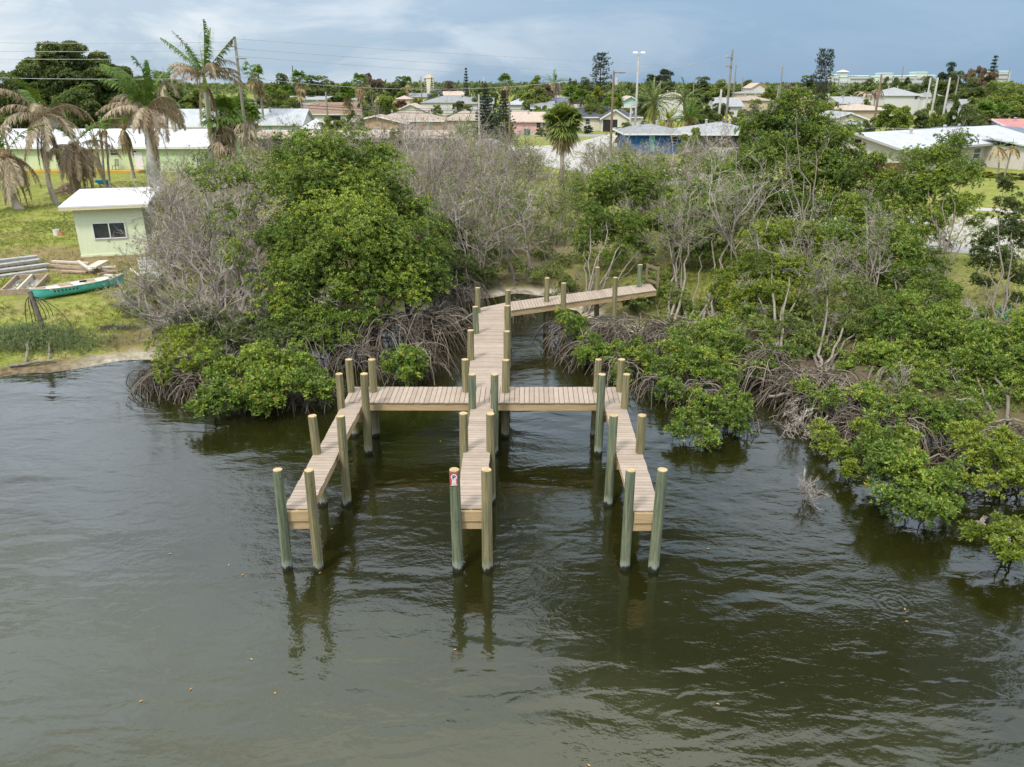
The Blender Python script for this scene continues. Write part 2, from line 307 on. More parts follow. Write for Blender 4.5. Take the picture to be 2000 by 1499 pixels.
# water: a real rippled surface, murky olive underneath
m, t, b = new_mat('bay_water'); b.inputs['Roughness'].default_value = .035; b.inputs['IOR'].default_value = 1.42; b.inputs['Specular IOR Level'].default_value = 1.0
ge = nd(t, 'ShaderNodeNewGeometry')
mur = ramp(t, [(.35, (.0118, .0125, .0026)), (.65, (.0150, .0152, .0036))], gn(.16, 4.0)).outputs[0]
near_tint = nd(t, 'ShaderNodeMapRange', interpolation_type='SMOOTHSTEP'); sw = nd(t, 'ShaderNodeSeparateXYZ'); t.links.new(ge.outputs['Position'], sw.inputs[0]); sn = nd(t, 'ShaderNodeTexNoise', i_Scale=.35, i_Detail=3.0); t.links.new(ge.outputs['Position'], sn.inputs[0])
t.links.new(math_n(t, 'ADD', math_n(t, 'ADD', sw.outputs[1], math_n(t, 'MULTIPLY', sw.outputs[0], .35)), math_n(t, 'MULTIPLY', sn.outputs[0], 5.0)), near_tint.inputs[0]); near_tint.inputs[1].default_value = 11.5; near_tint.inputs[2].default_value = 16.5; near_tint.inputs[3].default_value = 1; near_tint.inputs[4].default_value = 0
mur = mixc(t, near_tint.outputs[0], mur, (.034, .036, .014))          # paler water colour nearer the camera and toward the left
t.links.new(mur, b.inputs['Base Color'])
def wav(scale, stretch, rot, detail, dist=0.0):
    mpn = nd(t, 'ShaderNodeMapping'); mpn.inputs['Scale'].default_value = stretch; mpn.inputs['Rotation'].default_value = (0, 0, rot); t.links.new(ge.outputs['Position'], mpn.inputs[0])
    n = nd(t, 'ShaderNodeTexNoise', i_Scale=scale, i_Detail=detail, i_Roughness=.5, i_Distortion=dist); t.links.new(mpn.outputs[0], n.inputs[0]); return n.outputs[0]
calm = ramp(t, [(.38, .25), (.62, 1.0)], wav(.12, (1, 1.6, 1), .2, 3.0)).outputs[0]
h = math_n(t, 'MULTIPLY', wav(.62, (.42, 1.0, 1), .12, 2.0, .6), .135)
h = math_n(t, 'ADD', h, math_n(t, 'MULTIPLY', wav(2.2, (.5, 1.0, 1), -.18, 2.0, .5), .036))
h = math_n(t, 'ADD', h, math_n(t, 'MULTIPLY', math_n(t, 'MULTIPLY', wav(6.5, (.7, 1.0, 1), .45, 3.0), calm), .017))
h = math_n(t, 'ADD', h, math_n(t, 'MULTIPLY', math_n(t, 'MULTIPLY', wav(19.0, (.8, 1.0, 1), .7, 2.0), calm), .0060))
rc = P(1745, 1180, 0)                                # rings where a fish has risen
v = nd(t, 'ShaderNodeVectorMath', operation='DISTANCE'); t.links.new(ge.outputs['Position'], v.inputs[0]); v.inputs[1].default_value = (rc[0], rc[1], 0)
dd = v.outputs['Value']; env = ramp(t, [(0, 0.0), (.10, .8), (.28, 1.0), (.5, .25), (.8, 0.0)], dd).outputs[0]
h = math_n(t, 'ADD', h, math_n(t, 'MULTIPLY', math_n(t, 'MULTIPLY', math_n(t, 'SINE', math_n(t, 'MULTIPLY', dd, 42.0)), env), .0038))
bp = nd(t, 'ShaderNodeBump', i_Strength=1.0, i_Distance=.46); t.links.new(h, bp.inputs['Height']); t.links.new(bp.outputs[0], b.inputs['Normal'])
mb = MB().add([[-900, -400, 0], [900, -400, 0], [900, 60, 0], [-900, 60, 0]], [[0, 1, 2, 3]])
tag(mb.build('water', m), kind='structure')

M['concrete'] = mat('pale_concrete', (.42, .405, .385), (.34, .325, .305), 1.2, .9, .2, 12, big=(.35, (.40, .38, .35), .5))
M['kerb'] = mat('kerb_concrete', (.55, .52, .48), (.40, .38, .35), 3, .9)
def flat(name, pts, z, m_, kind='structure'):
    mb = MB(); mb.slab([(x, y, z) for x, y in pts][::1], .05); return tag(mb.build(name, m_), kind=kind)
road_near = [(75, 20), (45, 33), (29, 43), (25, 46), (18.5, 62), (10.5, 82), (0.5, 103), (-8, 120)]
road_far = [(4, 126), (11, 112), (18.5, 92), (24.5, 76), (31, 60), (37, 56), (60, 44), (85, 33)]
flat('road', road_near + road_far, G+.012, M['concrete'])
kb = MB(); fr = np.array(road_far); d_ = np.gradient(fr, axis=0); nrm = np.c_[d_[:, 1], -d_[:, 0]]*-1; nrm /= np.linalg.norm(nrm, axis=1)[:, None]
for a, c in zip(range(len(fr)-1), range(1, len(fr))):
    s_ = -.1; kb.beam((*(fr[a]+nrm[a]*s_), G+.06), (*(fr[c]+nrm[c]*s_), G+.06), .22, .14)
tag(kb.build('road_kerb', M['kerb']), kind='structure')
flat('sidewalk', [P(1860, 408, G)[:2], P(2100, 425, G)[:2], P(2100, 418, G)[:2], P(1860, 402.5, G)[:2]], G+.016, M['concrete'])
flat('driveway', [P(1000, 288, G)[:2], P(1170, 300, G)[:2], P(1240, 278, G)[:2], P(1250, 262, G)[:2], P(1190, 262, G)[:2], P(1110, 283, G)[:2]], G+.018, M['concrete'])
flat('back_street', [(-70, 176), (-70, 170), (12, 150), (60, 140), (60, 146), (14, 157)], G+.010, mat('worn_asphalt', (.30, .29, .28), (.22, .21, .205), 2, .9))

# ---------------------------------------------------------------- the dock
M['deck'] = mat('composite_deck_board', (.385, .31, .255), (.335, .268, .218), 5, .7, .15, 30, spec=.25)
t_ = M['deck'].node_tree; at_ = nd(t_, 'ShaderNodeAttribute', attribute_name='tint'); bs_ = t_.nodes['Principled BSDF']; src_ = bs_.inputs['Base Color'].links[0].from_socket; t_.links.new(mixc(t_, 1.0, src_, ramp(t_, [(0, (.82, .81, .80)), (.5, (1, 1, 1)), (1, (1.12, 1.13, 1.14))], at_.outputs['Fac']).outputs[0], 'MULTIPLY'), bs_.inputs['Base Color'])
M['gap'] = mat('weathered_gate_wood', (.22, .175, .12), None, 5, .9)
M['pine'] = mat('treated_pine', (.47, .335, .18), (.37, .255, .13), 4, .75, .2, stretch=(.3, .3, 3), c3=(.53, .40, .235))
M['end_grain'] = mat('pile_end_grain', (.46, .335, .185), (.33, .225, .11), 9, .8, c3=(.56, .44, .27))
def pile_mat(name, wood, green, wet_hi):
    m, t, b = new_mat(name); b.inputs['Roughness'].default_value = .85; b.inputs['Specular IOR Level'].default_value = .2
    ge = nd(t, 'ShaderNodeNewGeometry'); oi = nd(t, 'ShaderNodeObjectInfo'); ad = nd(t, 'ShaderNodeVectorMath', operation='ADD'); t.links.new(ge.outputs['Position'], ad.inputs[0])
    mpn = nd(t, 'ShaderNodeMapping'); mpn.inputs['Scale'].default_value = (9, 9, 1.3); t.links.new(ge.outputs['Position'], mpn.inputs[0])
    n1 = nd(t, 'ShaderNodeTexNoise', i_Scale=1.0, i_Detail=7.0, i_Roughness=.65); t.links.new(mpn.outputs[0], n1.inputs[0])
    mpn2 = nd(t, 'ShaderNodeMapping'); mpn2.inputs['Scale'].default_value = (22, 22, .7); t.links.new(ge.outputs['Position'], mpn2.inputs[0])
    n2 = nd(t, 'ShaderNodeTexNoise', i_Scale=1.0, i_Detail=5.0, i_Roughness=.7); t.links.new(mpn2.outputs[0], n2.inputs[0])
    col = mixc(t, ramp(t, [(.38, 0.0), (.62, 1.0)], n1.outputs[0]).outputs[0], wood, green)
    streak = ramp(t, [(.36, .38), (.64, 1.25)], n2.outputs[0]).outputs[0]; col = mixc(t, .8, col, streak, 'MULTIPLY')
    kn = nd(t, 'ShaderNodeTexVoronoi', i_Scale=3.6); t.links.new(ge.outputs['Position'], kn.inputs[0])
    col = mixc(t, ramp(t, [(.05, .85), (.09, 0.0)], kn.outputs['Distance']).outputs[0], col, (.10, .055, .025))
    s3 = nd(t, 'ShaderNodeSeparateXYZ'); t.links.new(ge.outputs['Position'], s3.inputs[0])
    zz = math_n(t, 'ADD', s3.outputs[2], math_n(t, 'MULTIPLY', math_n(t, 'SUBTRACT', n1.outputs[0], .5), .42))
    growth = ramp(t, [(.09, 0.0), (.14, 1.0), (.22, .8), (.32, 0.0)], zz).outputs[0]; col = mixc(t, math_n(t, 'MULTIPLY', growth, wet_hi), col, (.28, .31, .25))
    slime = ramp(t, [(.03, 1.0), (.09, .9), (.13, 0.0)], zz).outputs[0]; col = mixc(t, slime, col, (.022, .022, .018))
    t.links.new(col, b.inputs['Base Color'])
    bp = nd(t, 'ShaderNodeBump', i_Strength=.9, i_Distance=.03); t.links.new(n2.outputs[0], bp.inputs['Height']); t.links.new(bp.outputs[0], b.inputs['Normal']); return m
M['pile_tan'] = pile_mat('tan_treated_pile', (.285, .235, .125), (.215, .205, .11), .6)
M['pile_green'] = pile_mat('green_treated_pile', (.225, .235, .145), (.145, .18, .115), .9)
ZD = .145*CAM_H; ZT = .2466*CAM_H                     # deck top, pile top above the water
dock = thing('dock', 'wooden dock with three finger piers on round piles in the green water', 'dock', P(920, 780, 0))
DO = np.array(dock.location)
rng = np.random.RandomState(11)
def decking(name, pa, pb, along, lip=.03):
    """pa, pb: the two pixel edge lines the boards span between; boards are laid one after another along them"""
    A = [P(x, y, ZD) for x, y in pa]; B = [P(x, y, ZD) for x, y in pb]
    ln = np.linalg.norm((A[1]+B[1])/2-(A[0]+B[0])/2); n = max(2, int(round(ln/.146))); mb = MB(); gap = .05
    for k in range(n):
        t0, t1 = (k+gap)/n, (k+1-gap)/n; dz = rng.uniform(-.002, .002); o0, o1 = rng.uniform(-.008, .008, 2)
        q = [A[0]+(A[1]-A[0])*t0, A[0]+(A[1]-A[0])*t1, B[0]+(B[1]-B[0])*t1, B[0]+(B[1]-B[0])*t0]
        e = (q[3]-q[0])/np.linalg.norm(q[3]-q[0]); q[0] = q[0]-e*(lip+o0); q[1] = q[1]-e*(lip+o0); q[2] = q[2]+e*(lip+o1); q[3] = q[3]+e*(lip+o1)
        q = [p + np.array([0, 0, dz]) for p in q]
        c = np.cross(q[1]-q[0], q[3]-q[0]); q = q if c[2] > 0 else q[::-1]
        mb.slab(q, .028, 0, float(np.clip(rng.normal(.5, .2), 0, 1)))
    mb.build(name, M['deck'], dock, DO)
    st = MB(); off = .08; h = .235
    for s0, s1, o0, o1 in ((A[0], A[1], B[0], B[1]), (B[0], B[1], A[0], A[1])):
        a = s0+(o0-s0)/np.linalg.norm(o0-s0)*off*.4; c = s1+(o1-s1)/np.linalg.norm(o1-s1)*off*.4
        st.beam(a-[0, 0, .030+h/2], c-[0, 0, .030+h/2], .045, h)
    m0 = (A[0]+B[0])/2; m1 = (A[1]+B[1])/2; st.beam(m0-[0, 0, .03+h/2], m1-[0, 0, .03+h/2], .045, h*.98)
    st.build('stringer', M['pine'], dock, DO)
def end_board(pa, pb, drop=.03, h=.25, out_=.02):
    a, c = P(*pa, ZD), P(*pb, ZD); d = np.array([0, -out_, 0]); mb = MB(); mb.beam(a+d-[0, 0, drop+h/2], c+d-[0, 0, drop+h/2], .045, h); mb.build('end_board', M['pine'], dock, DO)
def cross_beam(pa, pb, ext=.16, z=None):
    a, c = P(*pa, ZD), P(*pb, ZD); e = (c-a)/np.linalg.norm(c-a); z = ZD-.285-.10 if z is None else z
    a = a-e*ext; c = c+e*ext; mb = MB(); back = .165 if pa[1] > 990 else 0; a[1] += back; c[1] += back; a[2] = c[2] = z; s_ = np.array([-e[1], e[0], 0])*.145
    for k in (-1, 1): mb.beam(a+s_*k, c+s_*k, .045, .22)
    mb.build('cross_beam', M['pine'], dock, DO)
decking('finger_deck', [(556, 994), (622, 874.5)], [(604, 994), (664, 874.5)], 0); decking('finger_deck', [(626, 874), (672, 787.5)], [(661, 874), (708, 787.5)], 0)
decking('finger_deck', [(895, 994), (908, 874)], [(945, 994), (956, 874)], 0); decking('finger_deck', [(912, 873.5), (922, 787.5)], [(953, 873.5), (963, 787.5)], 0)
decking('finger_deck', [(1237, 998), (1204, 878)], [(1288, 998), (1250, 878)], 0); decking('finger_deck', [(1207, 877.5), (1181, 788)], [(1246, 877.5), (1219, 788)], 0)
decking('cross_deck', [(671, 786), (1220, 786.5)], [(687, 756.5), (1212, 757)], 0)
decking('walkway_deck', [(915, 756), (921, 692.5)], [(983, 756), (982, 692.5)], 0); decking('walkway_deck', [(918, 692), (926, 644.5)], [(984, 692), (985, 644.5)], 0)
decking('walkway_deck', [(925, 644), (934, 607)], [(984, 644), (989, 607)], 0)
decking('walkway_deck', [(998, 606.5), (1282, 567)], [(993, 590.5), (1270, 553.5)], 0)
mb = MB(); q = [P(*p, ZD) for p in ((934, 606.5), (989, 606.5), (998, 606), (992.5, 590.5), (936, 602))]; mb.slab([q[0], q[1], q[2], q[3], q[4]], .03); mb.build('walkway_deck', M['deck'], dock, DO)
end_board((557, 995), (602, 995)); end_board((897, 995), (943, 995)); end_board((1239, 999), (1286, 999))
for a, c in (((556, 995), (604, 995)), ((624, 874), (662, 874)), ((672, 790), (708, 790)), ((895, 995), (945, 995)), ((910, 873), (955, 873)), ((922, 789), (964, 789)), ((1237, 999), (1288, 999)), ((1205, 878), (1248, 878)), ((1181, 790), (1219, 790)),
             ((915, 752), (983, 752)), ((919, 692), (983, 692)), ((926, 644), (984, 644))): cross_beam(a, c, -.01 if a[1] > 990 else .14)
PILES = [  # pixel of the top, kind
 (542, 917, 'g'), (603, 918, 't'), (610, 812, 't'), (665, 812, 't'), (662, 730, 't'), (711, 730, 't'), (681, 702, 't'), (726, 702, 't'),
 (887, 917, 'g'), (950, 917, 't'), (905, 807, 't'), (958, 808, 't'), (922, 731, 'g'), (966, 731, 'g'), (908, 702, 't'), (988, 703, 't'),
 (1232, 918, 'g'), (1294, 917, 'g'), (1199, 811, 'g'), (1254, 811, 't'), (1176, 731, 'g'), (1224, 731, 't'), (1169, 702, 't'), (1214, 702, 't'),
 (919, 645, 't'), (990, 647, 't'), (928, 599, 'g'), (991, 597, 't'), (933, 562, 't'), (992, 567, 't'), (1069, 543, 't'), (1101, 553, 't'), (1167, 522, 't'), (1202, 542, 't'), (1251, 517, 'g')]
PILE_R = .112
for x, y, k in PILES:
    p = P(x, y, ZT); r = PILE_R*rng.uniform(.95, 1.06); lean = rng.uniform(-.022, .022, 2); h0 = -1.6; mb = MB()
    zs = np.r_[np.linspace(h0, ZT-.02, 12), ZT-.004]; rr = np.r_[r*np.linspace(1.1, .97, 12), r*.90]; an = np.arange(16)*2*math.pi/16; V = []
    wob = 1+.03*np.sin(an*3+rng.uniform(0, 6))+.02*np.sin(an*5+rng.uniform(0, 6))
    for z_, q_ in zip(zs, rr): V.append(np.c_[p[0]+lean[0]*(z_-ZT)+q_*wob*np.cos(an), p[1]+lean[1]*(z_-ZT)+q_*wob*np.sin(an), np.full(16, z_)])
    V = np.concatenate(V); i, j = np.meshgrid(np.arange(12), np.arange(16), indexing='ij'); j2 = (j+1) % 16
    mb.add(V, np.stack([i*16+j, i*16+j2, (i+1)*16+j2, (i+1)*16+j], -1).reshape(-1, 4), 0)
    mb.ngon(np.c_[p[0]+r*.90*wob*np.cos(an), p[1]+r*.90*wob*np.sin(an), np.full(16, ZT-.004)], [list(range(16))], 1)
    o = mb.build('pile', [M['pile_green'] if k == 'g' else M['pile_tan'], M['end_grain']], dock, DO, smooth=False)
    if k == 'g': o['label'] = 'green stained round pile'
# small gate at the landward end of the dock
gate = thing('gate', 'small open wooden gate frame at the landward end of the dock', 'gate', P(1268, 556, ZD))
go = np.array(gate.location); a = P(1262, 553, ZD); c = P(1284, 560, ZD); mb = MB()
for q in (a, c): MB().box(q+[0, 0, .45], (.09, .09, .9)).build('gate_post', M['gap'], gate, go)
for z_ in (.82, .15): MB().beam(a+[0, 0, z_], c+[0, 0, z_], .05, .12).build('gate_rail', M['gap'], gate, go)
# parking sign screwed to the front middle pile
pz = P(887, 917, ZT); SW, SH = .165, .31; sz = P(887, 935, 0); sc_ = PY(887, 936, pz[1]-PILE_R); zc = sc_[2]
M['sign_red'] = mat('sign_red', (.62, .055, .075), (.55, .05, .065), 4, .5); M['sign_white'] = mat('sign_white', (.78, .76, .76), None, 4, .5); M['sign_black'] = mat('sign_black', (.03, .03, .035), None, 4, .5); M['sign_pink'] = mat('sign_faded_print', (.62, .42, .43), (.74, .70, .70), 60, .5)
sg = thing('parking_sign', 'red and white letter P sign fixed to the front middle pile of the dock', 'sign', (pz[0], pz[1]-PILE_R-.012, zc), R(4)); yb = 0
mb = MB().box((0, 0, 0), (SW, .006, SH)); mb.build('sign_plate', M['sign_red'], sg)
mb = MB(); an = np.arange(28)*2*math.pi/28; mb.ngon(np.c_[.066*np.cos(an), np.full(28, -.0062), .052+.075*np.sin(an)], [list(range(28))])
mb.box((0, -.0062, -.075), (.094, .004, .10)); mb.box((0, -.0062, -.139), (.13, .004, .016)); mb.build('sign_panel', M['sign_white'], sg)
mb = MB(); mb.box((-.021, -.0105, .052), (.017, .005, .088))
a1 = np.linspace(-math.pi/2, math.pi/2, 12); o_ = np.c_[.004+.034*np.cos(a1), .070+.027*np.sin(a1)]; i_ = np.c_[.004+.017*np.cos(a1), .070+.011*np.sin(a1)]
for k in range(11): mb.add([[o_[k][0], -.0128, o_[k][1]], [o_[k+1][0], -.0128, o_[k+1][1]], [i_[k+1][0], -.0128, i_[k+1][1]], [i_[k][0], -.0128, i_[k][1]]], [[0, 1, 2, 3]])
mb.box((-.006, -.0105, .089), (.030, .0048, .016)); mb.box((-.006, -.0105, .051), (.030, .0048, .016)); mb.build('sign_letter', M['sign_black'], sg)
mb = MB(); 
for k in range(4): mb.box((0, -.0095, -.045-.02*k), (.062, .003, .008))
mb.build('sign_text_lines', M['sign_pink'], sg)
# ---------------------------------------------------------------- plant generators
def unit(v): return v/(np.linalg.norm(v, axis=-1, keepdims=True)+1e-9)
def rosettes(rs, C, A, nl, ln, wd, mb, tint, spread=(.5, 1.25), m=0):
    """nl leaves round every centre C, opening round axis A; each leaf is one folded four-sided blade"""
    n = len(C)
    if n == 0: return
    A = unit(A); ref = np.where(np.abs(A[:, 2:3]) < .9, np.array([[0, 0, 1.]]), np.array([[1., 0, 0]])); X = unit(np.cross(A, ref)); Y = np.cross(A, X)
    th = rs.rand(n, nl)*.9 + np.arange(nl)[None]*(2*math.pi/nl); el = rs.uniform(spread[0], spread[1], (n, nl))
    D = A[:, None]*np.cos(el)[..., None] + (X[:, None]*np.cos(th)[..., None]+Y[:, None]*np.sin(th)[..., None])*np.sin(el)[..., None]
    D = unit(D + rs.normal(0, .12, D.shape)); S = unit(np.cross(D, A[:, None]+rs.normal(0, .35, D.shape))); U = np.cross(S, D)
    l = ln*rs.uniform(.7, 1.25, (n, nl, 1)); w = wd*rs.uniform(.8, 1.2, (n, nl, 1)); c = C[:, None]+D*ln*.15+rs.normal(0, ln*.12, D.shape)
    v = np.stack([c, c+D*l*.5+S*w*.5+U*w*.12, c+D*l-U*l*.1, c+D*l*.5-S*w*.5+U*w*.12], 2).reshape(-1, 3)
    tt = np.clip(np.repeat(tint, nl)+rs.normal(0, .16, n*nl), 0, .955); old = rs.rand(n*nl) < .007; tt[old] = rs.uniform(.975, 1.0, old.sum())
    mb.add(v, np.arange(len(v)).reshape(-1, 4), m, tt)
def sphere_pts(rs, n): return unit(rs.normal(size=(n, 3)))
def curve(p0, p1, p2, p3, k):
    t = np.linspace(0, 1, k)[:, None]; return (1-t)**3*p0+3*(1-t)**2*t*p1+3*(1-t)*t*t*p2+t**3*p3
def wobble(rs, Pn, amp):
    k = Pn.shape[-2]; w = rs.normal(0, 1, Pn.shape)*amp; w[..., 0, :] = 0; w[..., -1, :] *= .3
    return Pn + w
def blob_tree(name, label, cat, bases, blobs, seed, leaf='leaf', bark='bark', ll=.125, lw=.055, nl=9, dens=1.0, sub=16, subr=.52, squash=.98, trunk_r=.07, group=None, roots=None, fill=.35, twigs=True, tint=0.0, light_top=.10, dead=0, limb_mid=.62):
    """bases: world points of trunk feet; blobs: (px, py, Y, radius m) foliage masses. trunk -> limbs -> foliage clumps -> leaf rosettes"""
    rs = np.random.RandomState(seed); B = np.array([PY(x, y, Y) for x, y, Y, r in blobs]); rad = np.array([b[3] for b in blobs])*1.1; bases = [np.asarray(q, float) for q in bases]
    o = thing(name, label, cat, bases[0], group=group); og = np.array(o.location); wood = MB(); leafm = MB()
    limbs = []; nb = len(bases); ctr = B.mean(0)
    bx = np.array(bases)
    for bi in range(len(B)):
        c = B[bi]; r = rad[bi]; dist = np.hypot(*(bx[:, :2]-c[:2]).T)+rs.uniform(0, .9, len(bx)); q = bx[np.argmin(dist)]+np.array([rs.normal(0, .16), rs.normal(0, .16), -.2]); dz = c[2]-q[2]; lat = c-q; lat[2] = 0
        cv = wobble(rs, curve(q, q+lat*.12+[rs.normal(0, .2), rs.normal(0, .2), dz*.42], q+lat*.62+[0, 0, dz*.62], c, 12), .035+.012*dz); wood.tubes(cv, np.linspace(trunk_r*rs.uniform(.75, 1.1), trunk_r*.22, 12), 6)
        ns = max(4, int(sub*(.6+.4*r))); d = sphere_pts(rs, ns); d[:, 2] = d[:, 2]*.85+.18; rr = r*rs.uniform(.35, 1.0, ns)
        S = c + d*rr[:, None]*[1, 1, squash]; sr = r*subr*rs.uniform(.65, 1.25, ns)
        tw = curve(c[None, None]*np.ones((ns, 1, 1)), (c+(S-c)*.4)[:, None]+0, (c+(S-c)*.75+[0, 0, .1*r])[:, None], S[:, None], 5) if False else np.stack([c+(S-c)*t+np.array([0, 0, -.10*r*math.sin(math.pi*t)]) for t in np.linspace(0, 1, 5)], 1)
        wood.tubes(wobble(rs, tw, .03*r), np.linspace(.020, .008, 5)[None]*np.ones((ns, 1))*min(1.6, max(.7, trunk_r/.09)), 4)
        nr = np.maximum(6, (dens*135*sr**2/(ll/.125)**2*(9/nl)).astype(int))
        idx = np.repeat(np.arange(ns), nr); d2 = sphere_pts(rs, len(idx)); d2[:, 2] = np.where(d2[:, 2] < -.35, -d2[:, 2]*.6, d2[:, 2])
        q2 = np.where(rs.rand(len(idx)) < fill, rs.uniform(.2, .8, len(idx)), rs.uniform(.8, 1.05, len(idx)))
        C = S[idx] + d2*(sr[idx]*q2)[:, None]*[1, 1, squash]
        ax = unit(d2*.8+[0, 0, .75]+.35*unit(C-c)); keep = C[:, 2] > .12; C, ax, idx = C[keep], ax[keep], idx[keep]
        base_t = rs.uniform(.16, .50, ns)+tint+rs.uniform(-.08, .16)
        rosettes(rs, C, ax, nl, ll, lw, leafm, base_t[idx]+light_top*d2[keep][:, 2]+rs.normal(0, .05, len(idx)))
        if twigs:
            pick = rs.rand(len(C)) < .10
            if pick.any():
                a_ = S[idx][pick]; b_ = C[pick]; wood.tubes(np.stack([a_, (a_+b_)/2-[0, 0, .03], b_], 1), np.array([[.007, .006, .004]])*np.ones((pick.sum(), 1)), 3)
    wood.build('trunk', M[bark], o, og, smooth=True); leafm.build('foliage', M[leaf], o, og)
    for _ in range(dead): mbd = MB(); dead_twigs(rs, mbd, B, rad, 1); mbd.build('dead_branch', M['twig'], o, og)
    if roots: 
        rm = MB()
        for (q, n, reach, h) in roots: prop_roots(rs, rm, q, n, reach, h)
        rm.build('prop_roots', M['root'], o, og, smooth=True)
    return o
def dead_twigs(rs, mb, B, rad, n):
    for _ in range(n):
        i = rs.randint(len(B)); d = unit(np.array([rs.normal(0, .6), rs.normal(0, .6), rs.uniform(.4, 1.1)])); twig_system(rs, mb, B[i][None], d[None], np.array([rad[i]*rs.uniform(1.0, 1.5)]), .02, [(7, .5), (5, .5), (3, .5)])
def branch_paths(rs, p, d, l, k, wig, grav):
    pts = [p]; 
    for _ in range(k-1):
        d = unit(d + rs.normal(0, wig, d.shape)+np.array([0, 0, grav])); p = p + d*(l/(k-1))[:, None]; pts.append(p)
    return np.stack(pts, 1)
def twig_system(rs, mb, p, d, l, r, levels, wig=.16, grav=.03, spread=.75, k0=7, tips=None):
    Pn = branch_paths(rs, p, d, l, k0, wig, grav); rr = np.full(len(Pn), r); tint = rs.uniform(.1, .8, len(Pn))
    for li in range(len(levels)+1):
        K_ = Pn.shape[1]; sides = 5 if li == 0 and r > .03 else 3
        mb.tubes(Pn, rr[:, None]*np.linspace(1, .45 if li < len(levels) else .5, K_)[None], sides, 0, tint)
        if li == len(levels): break
        n, ratio = levels[li]; N_ = len(Pn); pi = np.repeat(np.arange(N_), n); t = rs.uniform(.28 if li else .35, 1.0, len(pi))*(K_-1); a = np.minimum(t.astype(int), K_-2); f = (t-a)[:, None]
        p = Pn[pi, a]*(1-f)+Pn[pi, a+1]*f; pd = unit(Pn[pi, a+1]-Pn[pi, a]); d = unit(pd*.8+rs.normal(0, spread, pd.shape)*.75+np.array([0, 0, .12]))
        ll_ = l[pi]*ratio*rs.uniform(.55, 1.2, len(pi)); rr = np.maximum(rr[pi]*.55, .0078); l = ll_; tint = np.clip(tint[pi]+rs.normal(0, .12, len(pi)), 0, 1)
        Pn = branch_paths(rs, p, d, l, max(3, 6-li), wig*1.2, grav)
    if tips is not None: tips.append((Pn[:, -1], unit(Pn[:, -1]-Pn[:, -2])))
def prop_roots(rs, mb, c, n, reach, h):
    c = np.asarray(c, float); az = rs.uniform(0, 2*math.pi, n); rad = reach*rs.uniform(.35, 1.0, n); z0 = c[2]+h*rs.uniform(.35, 1.0, n); s0 = rs.uniform(0, .35, n)*reach
    st = np.stack([c[0]+s0*np.cos(az+rs.normal(0, .8, n)), c[1]+s0*np.sin(az+rs.normal(0, .8, n)), z0], 1); en = np.stack([c[0]+(s0+rad)*np.cos(az), c[1]+(s0+rad)*np.sin(az), np.full(n, -.35)], 1)
    t = np.linspace(0, 1, 9)[None, :, None]; xy = st[:, None]*(1-t)+en[:, None]*t; pw = rs.uniform(1.7, 3.2, n)[:, None]
    xy[..., 2] = st[:, 2:3]+(en[:, 2:3]-st[:, 2:3])*t[..., 0]**pw + .12*np.sin(math.pi*t[..., 0])*h
    xy = wobble(rs, xy, .022); r = rs.uniform(.009, .024, n); mb.tubes(xy, r[:, None]*np.linspace(1, .75, 9)[None], 5, 0, rs.uniform(0, 1, n))
    m_ = n//2; pi = rs.randint(0, n, m_); a = rs.randint(3, 7, m_); p = xy[pi, a]; e = p.copy(); e[:, :2] += rs.normal(0, reach*.28, (m_, 2)); e[:, 2] = -.35
    t = np.linspace(0, 1, 6)[None, :, None]; q = p[:, None]*(1-t)+e[:, None]*t; q[..., 2] = p[:, 2:3]+(e[:, 2:3]-p[:, 2:3])*t[..., 0]**2; mb.tubes(q, np.full((m_, 6), .013), 4, 0, rs.uniform(0, 1, m_))
def bare_shrub(name, label, base, h, seed, stems=6, wide=.55, levels=((7, .5), (6, .5), (5, .45)), leafy=0.0, leaf='leaf_olive', group=None, r=.032, cat='shrub', roots=None, ll=.10, nl=6, bark='twig', lean=(0, 0)):
    rs = np.random.RandomState(seed); base = np.asarray(base, float); o = thing(name, label, cat, base, group=group); og = base
    mb = MB(); tips = []; p = base+np.c_[rs.normal(0, .12*h*.4, (stems, 2)), np.zeros(stems)-.1]; d = unit(np.c_[rs.normal(0, wide, (stems, 2))+np.array(lean), np.ones(stems)])
    twig_system(rs, mb, p, d, h*rs.uniform(.6, 1.0, stems), r, list(levels), tips=tips); mb.build('branches', M[bark], o, og)
    if leafy > 0:
        C, A = tips[0]; k = rs.rand(len(C)) < leafy*.5; cl = vnoise(C[:, 0]*1.0+50, C[:, 2]*1.0+50, .8, seed % 50) > (1-leafy)*.8; k |= cl & (rs.rand(len(C)) < leafy)
        lm = MB(); rosettes(rs, C[k], A[k]+[0, 0, .5], nl, ll, ll*.45, lm, rs.uniform(.2, .7, k.sum())); 
        if not lm.empty(): lm.build('foliage', M[leaf], o, og)
    if roots:
        rm = MB()
        for (q, n, reach, hh) in roots: prop_roots(rs, rm, q, n, reach, hh)
        rm.build('prop_roots', M['root'], o, og, smooth=True)
    return o
